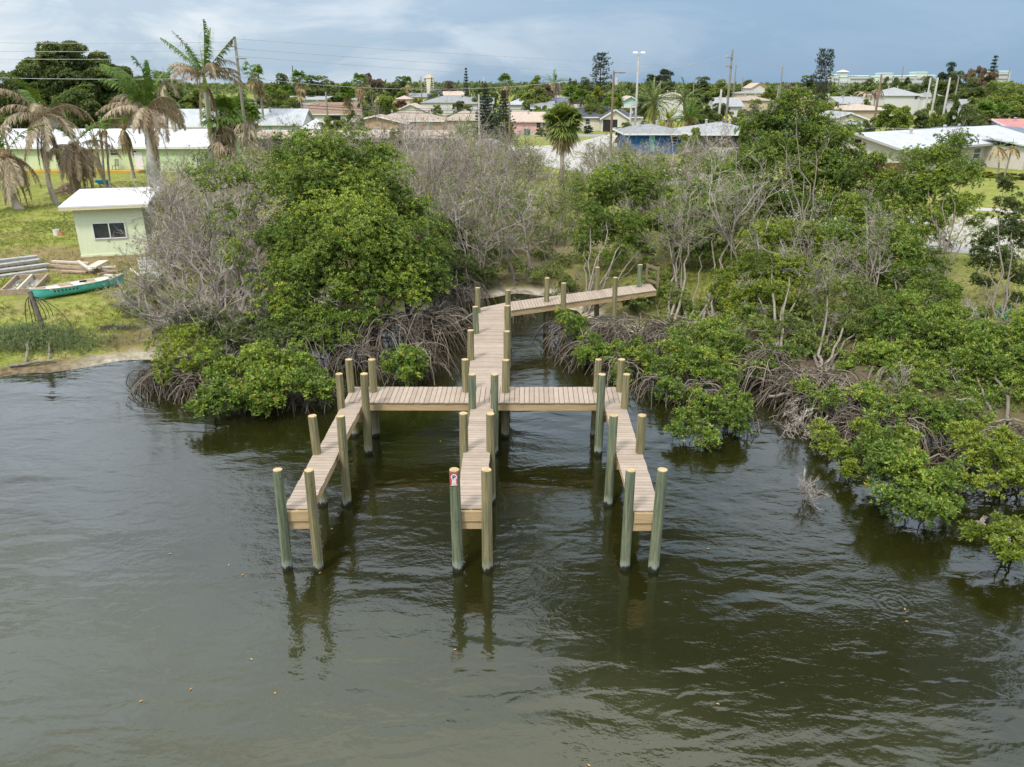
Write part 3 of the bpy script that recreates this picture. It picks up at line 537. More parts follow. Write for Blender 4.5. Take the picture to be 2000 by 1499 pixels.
# palms ----------------------------------------------------------
def frond_geo(rs, mb, p, az, el, length, droop, nleaf=30, leaf_len=.55, wd=.045, hang=.3, tint=.5, wind=(0, 0), m=0, twist=0.0, stemw=.028):
    k = 12; d = np.array([math.cos(az)*math.cos(el), math.sin(az)*math.cos(el), math.sin(el)]); pts = [np.asarray(p, float)]
    for i in range(k-1):
        t = i/(k-1); d = unit(d+np.array([wind[0]*t, wind[1]*t, -droop*(.25+t)])); pts.append(pts[-1]+d*length/(k-1))
    pts = np.array(pts); T = unit(np.gradient(pts, axis=0)); mb.tubes(pts, np.linspace(stemw, .006, k), 4, m, [tint])
    ts = np.linspace(.14, .99, nleaf); f = ts*(k-1); a = np.minimum(f.astype(int), k-2); fr = (f-a)[:, None]; c = pts[a]*(1-fr)+pts[a+1]*fr; t_ = unit(T[a]*(1-fr)+T[a+1]*fr)
    side = unit(np.cross(t_, [0, 0, 1.])+1e-6); up = np.cross(side, t_); L_ = leaf_len*np.sin(np.clip(ts*.86+.12, 0, 1)*math.pi)**.55*(1-.15*ts)
    for s in (-1, 1):
        dd = unit(side*s*(.9+rs.normal(0, .1+.35*hang, (nleaf, 1)))+t_*(.55+rs.normal(0, .25*hang, (nleaf, 1)))+up*(.25-hang*.4)+np.array([wind[0]*.6, wind[1]*.6, -hang])+rs.normal(0, .14+hang*.26, (nleaf, 3)))
        l = (L_*rs.uniform(.75, 1.15, nleaf))[:, None]; mid = c+dd*l*.55; d2 = unit(dd+np.array([0, 0, -.45-hang*.6])); tip = mid+d2*l*.5; w = unit(np.cross(dd, up))*wd*.5+t_*wd*.5
        v = np.stack([c-w*.7, c+w*.7, mid+w, mid-w], 1).reshape(-1, 3); n4 = np.arange(nleaf*4).reshape(-1, 4); tt = np.clip(tint+rs.normal(0, .12, nleaf), 0, 1); mb.add(v, n4, m, tt)
        v = np.stack([mid-w, mid+w, tip], 1).reshape(-1, 3); mb.add(v, np.arange(nleaf*3).reshape(-1, 3), m, tt)
    return pts
def palm_trunk(rs, base, top, r0, r1, bend=(0, 0), bulge=0.0, k=14):
    base = np.asarray(base, float); top = np.asarray(top, float); h = top[2]-base[2]; b = np.array([bend[0], bend[1], 0]); c = curve(base-[0, 0, .15], base+[b[0], b[1], h*.35], top-[0, 0, h*.35], top, k)
    t = np.linspace(0, 1, k); rad = r0+(r1-r0)*t+bulge*np.exp(-((t-.35)/.28)**2); rad[0] *= 1.35; rad[1] *= 1.1; return c, rad
def feather_palm(name, label, base, top, seed, ngreen=8, ndead=8, length=3.2, r0=.19, r1=.13, bend=(0, 0), wind=(0, 0), green='frond', deadm='frond_dead', bark='palm_bark', shaft=0.0, bulge=0.0, leaf_len=.6, gel=(.2, 1.3), dead_drop=.42, group=None, dead_el=(-.9, .5), nleaf=30, wd=.05, hang_g=.15, skirt=0, gaz=None, gdroop=.12, spear=True):
    rs = np.random.RandomState(seed); o = thing(name, label, 'palm tree', base, group=group); og = np.array(o.location); top = np.asarray(top, float)
    c, rad = palm_trunk(rs, base, top, r0, r1, bend, bulge); mb = MB().tubes(c, rad, 10); mb.build('trunk', M[bark], o, og, smooth=True)
    ax = unit(c[-1]-c[-3]); crown = top+ax*shaft
    if shaft: MB().tubes(np.stack([top+ax*shaft*t for t in (0, .15, .5, .8, 1.0)]), np.array([r1*1.25, r1*1.5, r1*1.1, r1*.7, r1*.45]), 9).build('crownshaft', M['shaft'], o, og, smooth=True)
    else: 
        mb = MB().tubes(np.stack([top-ax*.45, top-ax*.2, top, top+ax*.25]), np.array([r1*1.1, r1*1.7, r1*1.5, r1*.5]), 9)
        for q in range(14):
            a = rs.uniform(0, 6.28); e = np.array([math.cos(a), math.sin(a), 0]); mb.tubes(np.stack([top-ax*rs.uniform(.1, .5)+e*r1, top+e*r1*2.2+[0, 0, rs.uniform(-.1, .3)], top+e*r1*3.2+[0, 0, rs.uniform(-.5, .1)]]), np.array([.035, .03, .012]), 4)
        mb.build('leaf_base', M['fibre'], o, og)
    g = MB()
    for q in range(ngreen):
        az = (rs.uniform(*gaz) if gaz else q*2.4+rs.uniform(-.4, .4)); frond_geo(rs, g, crown, az, rs.uniform(*gel), length*rs.uniform(.8, 1.1), gdroop*rs.uniform(.6, 1.5), nleaf, leaf_len, wd, hang_g, rs.uniform(.2, .75), wind)
    if spear and ngreen: g.tubes(np.stack([crown, crown+[.02, 0, length*.25], crown+[wind[0]*.4, wind[1]*.4, length*.5]]), np.array([.05, .035, .008]), 5, 0, [.8])
    if not g.empty(): g.build('green_fronds', M[green], o, og)
    d = MB()
    for q in range(ndead): frond_geo(rs, d, crown-ax*rs.uniform(.05, .3), q*2.4+rs.uniform(-.5, .5), rs.uniform(*dead_el), length*rs.uniform(.7, 1.05), dead_drop*rs.uniform(.7, 1.4), nleaf, leaf_len*.85, wd, .75, rs.uniform(.15, .85), (wind[0]*.6, wind[1]*.6))
    for q in range(skirt): frond_geo(rs, d, crown-ax*rs.uniform(.2, .8), rs.uniform(0, 6.28), rs.uniform(-1.3, -.7), length*rs.uniform(.6, 1.0), .5, nleaf, leaf_len*.6, wd, 1.1, rs.uniform(.1, .7))
    if not d.empty(): d.build('dead_fronds', M[deadm], o, og)
    return o
def fans1(rs, mb, top, az, e, L_, fan, nl, tint):
    d = np.array([math.cos(az)*math.cos(e), math.sin(az)*math.cos(e), math.sin(e)]); p1 = top+d*L_; mb.tubes(np.stack([top, (top+p1)/2+[0, 0, .05], p1]), np.array([.03, .022, .015]), 3, 0, [tint])
    d2 = unit(d*.7+np.array([0, 0, -.75])+rs.normal(0, .12, 3)); sd = unit(np.cross(d2, [math.cos(az), math.sin(az), .2])+1e-6); up = np.cross(sd, d2); an = np.linspace(-.95, .95, nl); rays = unit(d2*np.cos(an)[:, None]+sd*np.sin(an)[:, None]+rs.normal(0, .16, (nl, 3))); ln = fan*rs.uniform(.6, 1.2, (nl, 1)); w = unit(np.cross(rays, up))*fan*.06
    mid = p1+rays*ln*.5; tip = p1+rays*ln-[0, 0, fan*.25]; mb.add(np.stack([p1+0*mid, mid+w, tip, mid-w], 1).reshape(-1, 3), np.arange(nl*4).reshape(-1, 4), 0, np.clip(tint+rs.normal(0, .18, nl), 0, 1))
def fan_palm(name, label, base, top, seed, n=22, ndead=10, r=.16, fan=.75, stalk=.8, green='frond', deadm='frond_tan', group=None, nl=16, bend=(0, 0), el=(-.3, 1.4), sk=2.0):
    rs = np.random.RandomState(seed); o = thing(name, label, 'palm tree', base, group=group); og = np.array(o.location); top = np.asarray(top, float)
    c, rad = palm_trunk(rs, base, top, r*1.15, r*.9, bend); MB().tubes(c, rad, 9).build('trunk', M['palm_bark'], o, og, smooth=True)
    def fans(mb, cnt, els, tint, hang):
        for q in range(cnt):
            az = q*2.4+rs.uniform(-.4, .4); e = rs.uniform(*els); d = np.array([math.cos(az)*math.cos(e), math.sin(az)*math.cos(e), math.sin(e)]); L_ = stalk*rs.uniform(.7, 1.15); p1 = top+d*L_-[0, 0, hang*.3]
            mb.tubes(np.stack([top, (top+p1)/2+[0, 0, .05], p1]), np.array([.03, .022, .015]), 3, 0, [tint]); d2 = unit(p1-top); sd = unit(np.cross(d2, [0, 0, 1.])+1e-6); up = np.cross(sd, d2)
            an = np.linspace(-1.75, 1.75, nl); rays = d2*np.cos(an)[:, None]+sd*np.sin(an)[:, None]+up*(.12*np.cos(an*2)[:, None]); rays = unit(rays+rs.normal(0, .05, rays.shape)); ln = fan*rs.uniform(.8, 1.1, (nl, 1)); w = np.cross(rays, up); w = unit(w)*fan*.085
            mid = p1+rays*ln*.55-[0, 0, hang*.12]; tip = p1+rays*ln-[0, 0, fan*(.22+hang*.6)]
            mb.add(np.stack([p1+0*mid, mid+w, tip, mid-w], 1).reshape(-1, 3), np.arange(nl*4).reshape(-1, 4), 0, np.clip(tint+rs.normal(0, .15, nl), 0, 1))
    g = MB(); fans(g, n, el, .5, .1); 
    if n: g.build('green_fronds', M[green], o, og)
    d = MB()
    for q in range(ndead): keep = top.copy(); top = keep-np.array([0, 0, rs.rand()**1.5*fan*sk]); az0 = q; fans1(rs, d, top, q*2.4+rs.uniform(-.5, .5), rs.uniform(-1.45, -.35 if q < ndead*.4 else -.9), stalk*rs.uniform(.5, 1.0), fan*.95, nl, rs.uniform(.1, .9)); top = keep
    if ndead: d.build('dead_fronds', M[deadm], o, og)
    return o
# far trees: unit-height meshes shared by copies ------------------
def far_tree_mesh(seed, nblob, flat=.55, leaves=5200, ls=.030, trunk=.22, gaps=.0):
    rs = np.random.RandomState(seed); wood = MB(); lm = MB(); B = []
    for q in range(nblob):
        a = rs.uniform(0, 6.28); rr = .40*math.sqrt(rs.rand()); z = trunk+.10+(1-trunk-.22)*rs.rand()*(1-(rr/.52)**2*.75); B.append((rr*math.cos(a), rr*math.sin(a), z, rs.uniform(.11, .19)))
    B = np.array(B); wood.tubes(np.array([[0, 0, -.02], [.01, 0, trunk*.5], [0, .01, trunk+.05], [0, 0, trunk+.2]]), np.array([.030, .024, .020, .010]), 6)
    for b_ in B: wood.tubes(np.array([[0, 0, trunk*.8], [b_[0]*.5, b_[1]*.5, (trunk+b_[2])*.5], [b_[0], b_[1], b_[2]]]), np.array([.013, .009, .004]), 4)
    per = leaves//(nblob*6)
    for b_ in B:
        ns = 7; d = sphere_pts(rs, ns); S = b_[:3]+d*b_[3]*.75*[1, 1, flat+.25]; idx = np.repeat(np.arange(ns), per); d2 = sphere_pts(rs, len(idx)); d2[:, 2] = np.where(d2[:, 2] < -.4, -d2[:, 2], d2[:, 2])
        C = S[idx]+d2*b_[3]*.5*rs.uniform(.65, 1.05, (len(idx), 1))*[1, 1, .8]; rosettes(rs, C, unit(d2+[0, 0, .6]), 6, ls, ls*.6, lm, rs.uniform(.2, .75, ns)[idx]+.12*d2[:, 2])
    return wood, lm
def conifer_mesh(seed, tiers=16, width=.22, dens=1.0, cone=True, gap=.12):
    rs = np.random.RandomState(seed); wood = MB(); lm = MB(); wood.tubes(np.array([[0, 0, -.02], [.004, 0, .4], [0, .004, .75], [0, 0, 1.0]]), np.array([.017, .013, .008, .002]), 6)
    for q in range(tiers):
        z = .10+.88*q/(tiers-1); w = width*((1-(z-.1)/.95) if cone else (.45+.55*math.sin(math.pi*min(1, (z-.05)/.95))))+.012; nb = 7
        for k in range(nb):
            if rs.rand() < gap: continue
            a = k*6.28/nb+q*.7+rs.uniform(-.2, .2); L_ = w*rs.uniform(.75, 1.15); e = np.array([math.cos(a), math.sin(a), 0]); p = np.stack([[0, 0, z]+e*L_*t+np.array([0, 0, .10*L_*t*t*2]) for t in np.linspace(0, 1, 5)]); wood.tubes(p, np.linspace(.004, .0015, 5), 3)
            n = max(4, int(13*dens*L_/width+4)); t = rs.uniform(.15, 1, n); C = np.array([0, 0, z])+e*(L_*t)[:, None]+np.array([0, 0, 1.])*(.2*L_*t*t)[:, None]+rs.normal(0, .006, (n, 3)); rosettes(rs, C, unit(e+rs.normal(0, .3, (n, 3))+[0, 0, .5]), 6, .026, .011, lm, rs.uniform(.1, .8, n), spread=(.3, 1.2))
    return wood, lm
_proto = {}
def far_tree(kind, name, label, px, py_top, Y, w_px, leaf, group, bark='bark_dark', rz=None, cat='tree', base_z=G, py_base=None):
    """copies of a few crowns, each at its own place, height and width"""
    if kind not in _proto:
        wd, lm = {'round': lambda: far_tree_mesh(1, 13), 'wide': lambda: far_tree_mesh(2, 18, .5, 6500, .027, .18), 'tall': lambda: far_tree_mesh(3, 12, .7, 5000, .032, .12), 'loose': lambda: far_tree_mesh(4, 9, .6, 2600, .030, .30), 'bush': lambda: far_tree_mesh(5, 12, .6, 4200, .036, .02),
                  'norfolk': lambda: conifer_mesh(6, 15, .22, .6), 'dense_pine': lambda: conifer_mesh(7, 17, .30, 1.8, True, .02), 'sparse_pine': lambda: conifer_mesh(8, 26, .155, .16, False, .38), 'big': lambda: far_tree_mesh(9, 40, .6, 26000, .021, .14)}[kind]()
        r = thing('proto', None, None); a = wd.build('trunk', M[bark], r); c = lm.build('foliage', M[leaf], r); _proto[kind] = r; ob = r
    else: ob = dup(_proto[kind])
    t = PY(px, py_top, Y); h = t[2]-base_z; w = w_px*scale_at(py_top, Y); ob.name = name; tag(ob, label, cat, group); ob.location = clean([t[0], t[1], base_z]); ob.rotation_euler = (0, 0, rz if rz is not None else (px*.37) % 6.28)
    kw = {'norfolk': .46, 'dense_pine': .60, 'sparse_pine': .33}.get(kind, .98); ob.scale = (w/kw, w/kw, h)
    for ch in ob.children:
        mt = M[leaf] if ch.name.startswith('foliage') else M[bark]
        ch.material_slots[0].link = 'OBJECT'; ch.material_slots[0].material = mt
    return ob
# ---------------------------------------------------------------- mangroves and thicket
def gp(px, py, z=None):                              # a point on the ground under a pixel
    p = P(px, py, .3)
    for _ in range(4): p = P(px, py, max(-.1, float(ground_z(p[0], p[1]))))
    return p if z is None else np.array([p[0], p[1], z])
GM = 'mangroves along the water'
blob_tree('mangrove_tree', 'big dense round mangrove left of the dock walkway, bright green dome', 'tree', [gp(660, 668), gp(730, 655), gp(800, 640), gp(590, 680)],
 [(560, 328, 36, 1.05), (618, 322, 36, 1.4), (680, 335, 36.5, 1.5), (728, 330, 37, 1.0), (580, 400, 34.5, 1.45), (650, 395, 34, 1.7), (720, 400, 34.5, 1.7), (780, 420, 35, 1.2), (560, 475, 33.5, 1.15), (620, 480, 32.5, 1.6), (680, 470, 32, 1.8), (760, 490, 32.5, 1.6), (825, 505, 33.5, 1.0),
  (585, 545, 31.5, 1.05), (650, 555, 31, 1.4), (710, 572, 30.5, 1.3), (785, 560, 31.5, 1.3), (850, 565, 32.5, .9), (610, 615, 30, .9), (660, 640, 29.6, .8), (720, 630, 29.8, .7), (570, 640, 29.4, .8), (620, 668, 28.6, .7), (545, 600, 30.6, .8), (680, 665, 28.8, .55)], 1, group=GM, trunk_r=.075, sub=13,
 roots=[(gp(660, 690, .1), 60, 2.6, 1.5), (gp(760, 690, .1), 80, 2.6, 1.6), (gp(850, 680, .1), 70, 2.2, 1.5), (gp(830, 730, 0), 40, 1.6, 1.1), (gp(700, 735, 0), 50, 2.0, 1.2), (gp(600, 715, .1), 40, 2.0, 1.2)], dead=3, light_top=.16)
blob_tree('mangrove_shrub', 'low mangrove hanging over the water in front of the big round mangrove', 'mangrove', [gp(480, 770, 0), gp(560, 765, 0), (*gp(420, 775)[:2], 0)],
 [(440, 785, 23.2, .62), (405, 800, 22.7, .45), (480, 765, 23.6, .7), (540, 755, 23.8, .7), (600, 752, 23.9, .62), (640, 770, 23.6, .42), (510, 715, 25.5, .7), (580, 712, 25.6, .65), (440, 722, 25.4, .62), (520, 790, 23.2, .5)], 2, leaf='leaf', trunk_r=.05, dens=1.1, group=GM,
 roots=[(gp(480, 790, 0), 46, 1.3, .8), (gp(560, 790, 0), 50, 1.3, .8), (gp(635, 790, 0), 44, 1.1, .8), (gp(420, 790, 0), 30, 1.1, .7)], ll=.115)
blob_tree('mangrove_shrub', 'yellowish low mangrove at the sandy left shore with arching grey roots', 'mangrove', [gp(350, 740, 0)],
 [(340, 690, 27, .6), (375, 715, 26, .5), (320, 722, 26, .35), (365, 665, 28, .6), (400, 690, 27, .5), (330, 745, 25.4, .3)], 3, leaf='leaf_yellow', trunk_r=.045, dens=.6, group=GM, roots=[(gp(330, 765, 0), 60, 1.5, .8), (gp(385, 775, 0), 55, 1.2, .8), (gp(300, 755, 0), 36, 1.2, .6)], ll=.115)
blob_tree('mangrove_shrub', 'small green mangrove bush behind the left arm of the cross deck', 'mangrove', [gp(800, 735, 0)], [(785, 705, 26.3, .55), (815, 712, 26.2, .45), (800, 735, 25.6, .4), (760, 718, 26.2, .3)], 4, trunk_r=.035, group=GM, roots=[(gp(800, 745, 0), 26, 1.2, .7)])
blob_tree('mangrove_tree', 'tall half bare mangrove with pale twin trunks left of the big round mangrove', 'tree', [gp(487, 688), gp(500, 692)],
 [(462, 505, 32, .8), (510, 560, 31, .7), (448, 455, 33.5, .8), (490, 420, 35, .9), (475, 345, 36.5, 1.0), (425, 365, 36, .9), (390, 330, 37, .7), (520, 620, 30, .7), (470, 640, 29.8, .6)], 5, bark='bark_pale', trunk_r=.11, dens=.26, group=GM, fill=.4, dead=14, roots=[(gp(500, 715, .1), 40, 1.6, .9)])
blob_tree('mangrove_shrub', 'dark mangrove undergrowth between pale trunks and the shore shrubs', 'mangrove', [gp(420, 690)], [(400, 640, 29.5, .7), (450, 668, 28.5, .6), (540, 668, 28.2, .7), (590, 660, 28.6, .6), (350, 625, 30.5, .5)], 6, leaf='leaf_dark', trunk_r=.05, dens=.8, group=GM)
blob_tree('mangrove_shrub', 'dark mangrove thicket in the corner left of the dock bend', 'mangrove', [gp(890, 590), gp(860, 600)], [(870, 520, 38, 1.0), (905, 545, 37.5, .8), (880, 470, 41, 1.1), (920, 500, 41, .9), (940, 545, 39, .7), (850, 540, 36.5, .7)], 7, leaf='leaf_dark', trunk_r=.07, dens=.65, group=GM, roots=[(gp(890, 610, .0), 60, 1.9, 1.6), (gp(860, 650, .0), 60, 1.8, 1.4), (gp(1010, 625, 0), 34, 1.0, .9), (gp(900, 585, .2), 40, 1.8, 1.5)])
GB = 'bare shrubs behind the mangroves'
for k, (px, py, h, lab, leafy, st, wide, lean) in enumerate([
 (440, 655, 4.0, 'bare grey branching shrub reaching left over the shore rubbish', .05, 9, .8, (-.55, 0)), (375, 610, 3.7, 'bare grey shrub beside the right wall of the green shed', .04, 9, .75, (-.3, 0)),
 (400, 520, 4.4, 'bare twiggy shrub behind the shed corner with sparse leaves', .10, 9, .6, (-.1, 0)), (345, 470, 4.2, 'dense brown bare shrub leaning on the green shed', .03, 11, .7, (-.1, 0)),
 (420, 440, 4.6, 'grey twiggy shrub with green tufts below the fan palm', .2, 8, .55, (0, 0)), (360, 410, 4.6, 'half leafy shrub in front of the white royal palm trunk', .25, 8, .6, (0, 0)), (470, 395, 4.4, 'half bare shrub behind the top of the round mangrove', .3, 8, .55, (0, 0))]):
    bare_shrub('bare_shrub', lab, gp(px, py), h, 20+k, st, wide, leafy=leafy, leaf='leaf_bright' if leafy > .2 else 'leaf', group=GB, lean=lean, r=.036, roots=[(gp(px-60, py+40, .2), 24, 1.4, .8)] if k < 2 else None)
for k, (px, py, h, lab, leafy, lean) in enumerate([
 (462, 640, 4.2, 'dense grey twig shrub close against the left side of the round mangrove', .05, (-.35, 0)), (430, 600, 4.4, 'grey twig shrub behind the pale twin trunks', .06, (-.3, 0)), (475, 560, 4.6, 'grey bare shrub hugging the round mangrove higher up', .10, (-.2, 0)),
 (445, 520, 4.6, 'bare shrub with grey twigs between shed and round mangrove', .10, (-.2, 0)), (338, 545, 2.4, 'low brown twig shrub in front of the right shed corner', .05, (-.1, 0)), (380, 470, 4.2, 'bare brownish shrub behind the right shed wall', .12, (0, 0)), (500, 440, 4.8, 'bare shrub with a few leaves above the round mangrove left shoulder', .25, (-.1, 0))]):
    bare_shrub('bare_shrub', lab, gp(px, py), h*.95, 340+k, 6, .62, levels=((8, .55), (7, .5), (5, .45)), leafy=leafy+.12, leaf='leaf_bright', group=GB, lean=lean, r=.058)
for k, (px, py, h, lab, leafy) in enumerate([(775, 455, 5.0, 'bare shrub mixed with green right behind the round mangrove', .22), (840, 470, 4.8, 'tangled grey shrub in the middle of the thicket, greenish below', .25), (905, 460, 5.2, 'grey shrub with green sprigs left of the saplings', .3), (955, 470, 5.0, 'upright grey stems left of the forked sapling', .25), (1000, 455, 4.6, 'airy light green and grey shrub below the sabal palm', .4), (870, 525, 4.6, 'tall grey stems behind the corner of dark thicket', .2), (925, 520, 4.6, 'mixed green and grey stems above the dock bend', .35), (720, 395, 4.8, 'grey twigs over the right shoulder of the round mangrove', .15),
   (1310, 560, 4.2, 'slender grey shrub among the trunks right of the gate', .2), (1445, 540, 5.6, 'bare grey branching shrub left of the yellow topped mangrove', .3), (1600, 610, 3.8, 'grey twiggy shrub in the right thicket behind the root tangle', .3), (1385, 520, 5.0, 'pale twiggy shrub over the dark crown right of the gate', .3), (1700, 590, 3.6, 'pale bare shrub in front of broad mid height mangrove', .3), (1250, 500, 5.4, 'pale twiggy shrub over the dark crown beside the gate', .1)]):
    bare_shrub('bare_shrub', lab, gp(px, py), h, 360+k, 8 if px < 1100 else 4, .36, leafy=leafy, leaf='leaf_bright', group=GB, r=.038)
for k, (px, py, h, lab, leafy) in enumerate([
 (560, 372, 4.2, 'pinkish bare shrub behind the crown of the round mangrove', .25), (650, 365, 4.2, 'bare shrub with light green tips below the porch roof', .4), (745, 395, 4.8, 'leafless pink grey shrub right of the round mangrove top', .06), (815, 425, 5.2, 'tall leafless grey shrub in the middle thicket', .03),
 (880, 420, 5.0, 'bare pinkish shrub under the stiff date palm', .08), (935, 430, 5.2, 'bare grey shrub in front of the white rubble heap', .16), (860, 485, 4.8, 'bare pale shrub touching the right side of round mangrove', .12), (985, 405, 4.6, 'bare shrub with few leaves left of the sabal palm', .28),
 (790, 360, 4.6, 'dense mauve bare thicket below the tan brick house', .02), (700, 345, 4.0, 'mauve bare shrub before the dark screened porch', .10), (930, 375, 4.0, 'mauve twiggy shrub below the twin pines', .12), (910, 355, 3.4, 'far mauve twiggy bush beside the yellowing date palm', .08)]):
    bare_shrub('bare_shrub', lab, gp(px, py), h*1.18, 40+k, 10, .48, leafy=leafy, leaf='leaf_bright', group=GB, r=.045, levels=((8, .5), (7, .5), (6, .48)))
GS = 'thin saplings in the middle'
for k, (px, py, h, lab, leafy, st, lf) in enumerate([
 (935, 560, 4.6, 'thin pale sapling just left of the dock bend', .30, 3, 'leaf_bright'), (1008, 560, 5.4, 'forked pale sapling behind the dock bend', .22, 2, 'leaf_bright'), (1045, 545, 5.0, 'leaning sapling with sparse light leaves behind the dock walkway', .45, 3, 'leaf_bright'), (975, 520, 4.8, 'light green feathery sapling in the centre thicket', .6, 4, 'leaf_bright'),
 (1090, 520, 4.4, 'loose light green sapling left of the leaning mangroves', .55, 4, 'leaf_bright'), (1030, 470, 4.2, 'airy green sapling in the middle grass', .55, 4, 'leaf_bright'), (1085, 440, 3.6, 'airy shrub near the foot of the sabal palm', .5, 5, 'leaf_bright'), (1130, 470, 3.6, 'leafy sapling right of the sabal palm trunk', .5, 4, 'leaf_bright')]):
    bare_shrub('sapling', lab, gp(px, py), h, 60+k, st, .28, leafy=leafy, leaf=lf, group=GS, r=.045 if st < 4 else .03, levels=((8, .42), (6, .5), (4, .5)), bark='twig', cat='sapling', nl=7)
for k, (px, py, lab, bl) in enumerate([
 (990, 545, 'green undergrowth behind the dock bend', [(960, 540, 40, .7), (1000, 530, 41, .6), (1040, 545, 40, .6), (1075, 535, 41, .6)]), (950, 500, 'dark green undergrowth left of the saplings', [(930, 480, 45, .9), (960, 500, 44, .8), (990, 480, 46, .9), (900, 460, 47, .9), (945, 450, 49, 1.0)]),
 (1090, 500, 'yellow green undergrowth beside the short dock posts', [(1060, 500, 45, .7), (1105, 520, 43, .7), (1140, 510, 44, .6), (1075, 470, 48, .8)]), (860, 430, 'light green bush in the middle of the bare thicket', [(840, 450, 47, .9), (810, 420, 50, .8), (870, 420, 51, .8)])]):
    blob_tree('undergrowth', lab, 'bush', [gp(px, py)], bl, 80+k, leaf='leaf_olive' if k != 1 else 'leaf', trunk_r=.035, dens=.38, ll=.15, lw=.06, nl=7)
# right of the dock
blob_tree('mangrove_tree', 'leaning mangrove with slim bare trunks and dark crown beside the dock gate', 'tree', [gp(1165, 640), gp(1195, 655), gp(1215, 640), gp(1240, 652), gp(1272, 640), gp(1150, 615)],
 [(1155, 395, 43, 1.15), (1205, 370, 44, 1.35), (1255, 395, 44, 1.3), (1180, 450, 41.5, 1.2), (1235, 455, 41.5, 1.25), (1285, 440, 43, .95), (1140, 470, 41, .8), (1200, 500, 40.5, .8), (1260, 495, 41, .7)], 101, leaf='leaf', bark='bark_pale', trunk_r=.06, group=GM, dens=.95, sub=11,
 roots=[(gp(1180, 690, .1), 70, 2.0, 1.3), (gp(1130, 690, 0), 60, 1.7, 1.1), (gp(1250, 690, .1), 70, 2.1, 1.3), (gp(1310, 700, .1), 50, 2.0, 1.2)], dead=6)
blob_tree('mangrove_tree', 'mangrove with long pale slanting trunks and dark crown right of the gate', 'tree', [gp(1330, 650), gp(1350, 640), gp(1372, 655), gp(1395, 645), gp(1310, 640)],
 [(1335, 440, 42, 1.2), (1395, 420, 43, 1.3), (1375, 475, 41, 1.2), (1325, 480, 41, .9), (1435, 445, 43, 1.0), (1420, 500, 40.5, .8), (1310, 400, 45, .9), (1360, 380, 46, 1.0), (1450, 400, 45, .8)], 102, leaf='leaf', bark='bark_pale', trunk_r=.075, group=GM, dens=.92, roots=[(gp(1370, 700, .1), 60, 2.0, 1.3), (gp(1440, 720, .1), 50, 2.0, 1.2)], dead=9)
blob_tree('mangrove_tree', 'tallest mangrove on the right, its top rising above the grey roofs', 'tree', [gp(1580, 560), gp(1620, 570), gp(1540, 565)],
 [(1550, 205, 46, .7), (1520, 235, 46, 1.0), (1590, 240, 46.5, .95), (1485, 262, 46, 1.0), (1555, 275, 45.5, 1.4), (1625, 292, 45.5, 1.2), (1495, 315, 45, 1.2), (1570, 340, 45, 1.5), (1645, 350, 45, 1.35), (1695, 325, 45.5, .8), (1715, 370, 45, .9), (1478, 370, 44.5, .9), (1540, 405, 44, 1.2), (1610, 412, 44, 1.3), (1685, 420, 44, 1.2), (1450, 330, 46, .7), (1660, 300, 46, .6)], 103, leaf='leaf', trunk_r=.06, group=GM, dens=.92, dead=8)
blob_tree('mangrove_tree', 'loose mangrove in front of the beige house with pale metal roof', 'tree', [gp(1810, 560), gp(1840, 555)],
 [(1800, 320, 43, .95), (1850, 300, 43.5, .75), (1875, 285, 44, .6), (1825, 355, 42.5, 1.1), (1880, 350, 43, .9), (1845, 405, 42, 1.0), (1785, 385, 42.5, .95), (1760, 430, 42, .9), (1895, 400, 43, .5), (1810, 450, 41, .9), (1905, 440, 42, .4), (1740, 375, 43.5, .7)], 104, trunk_r=.055, group=GM, dens=.9, dead=4, leaf='leaf')
blob_tree('mangrove_tree', 'broad mid height mangrove before the concrete road on the right', 'tree', [gp(1720, 640), gp(1760, 650)],
 [(1640, 475, 38.5, 1.0), (1695, 485, 38, 1.1), (1755, 500, 37.5, 1.1), (1800, 530, 37, .9), (1690, 545, 36, 1.1), (1755, 560, 35.5, 1.1), (1625, 520, 37, .8), (1820, 580, 35, .8)], 105, trunk_r=.075, group=GM, dens=.92, leaf='leaf', dead=5)
blob_tree('mangrove_tree', 'yellow topped mangrove with curved pale trunk in the right thicket', 'tree', [gp(1500, 740), gp(1525, 730)],
 [(1500, 475, 36, .95), (1550, 465, 36.5, .9), (1590, 495, 36, .8), (1475, 530, 34.5, .95), (1535, 540, 34, 1.0), (1595, 545, 34.5, .8), (1455, 580, 33, .75), (1510, 590, 32.5, .85), (1420, 560, 34, .7), (1440, 610, 32, .6)], 106, leaf='leaf_yellow', bark='bark_pale', trunk_r=.08, group=GM, dens=.92, roots=[(gp(1500, 760, .1), 60, 1.8, 1.3), (gp(1540, 790, 0), 60, 1.6, 1.1)], dead=4)
blob_tree('mangrove_tree', 'fine leaved light green shrub tree in the middle of the right thicket', 'tree', [gp(1610, 760), gp(1640, 750), gp(1600, 740)],
 [(1620, 560, 32, .85), (1665, 590, 31.5, .9), (1630, 630, 30.5, .8), (1680, 650, 30, .8), (1590, 600, 31.5, .7), (1705, 600, 32, .7), (1600, 655, 30, .6)], 107, leaf='leaf_olive', bark='bark_pale', trunk_r=.08, ll=.10, lw=.04, dens=.5, group=GM, roots=[(gp(1620, 790, .0), 70, 1.8, 1.2)], dead=6)
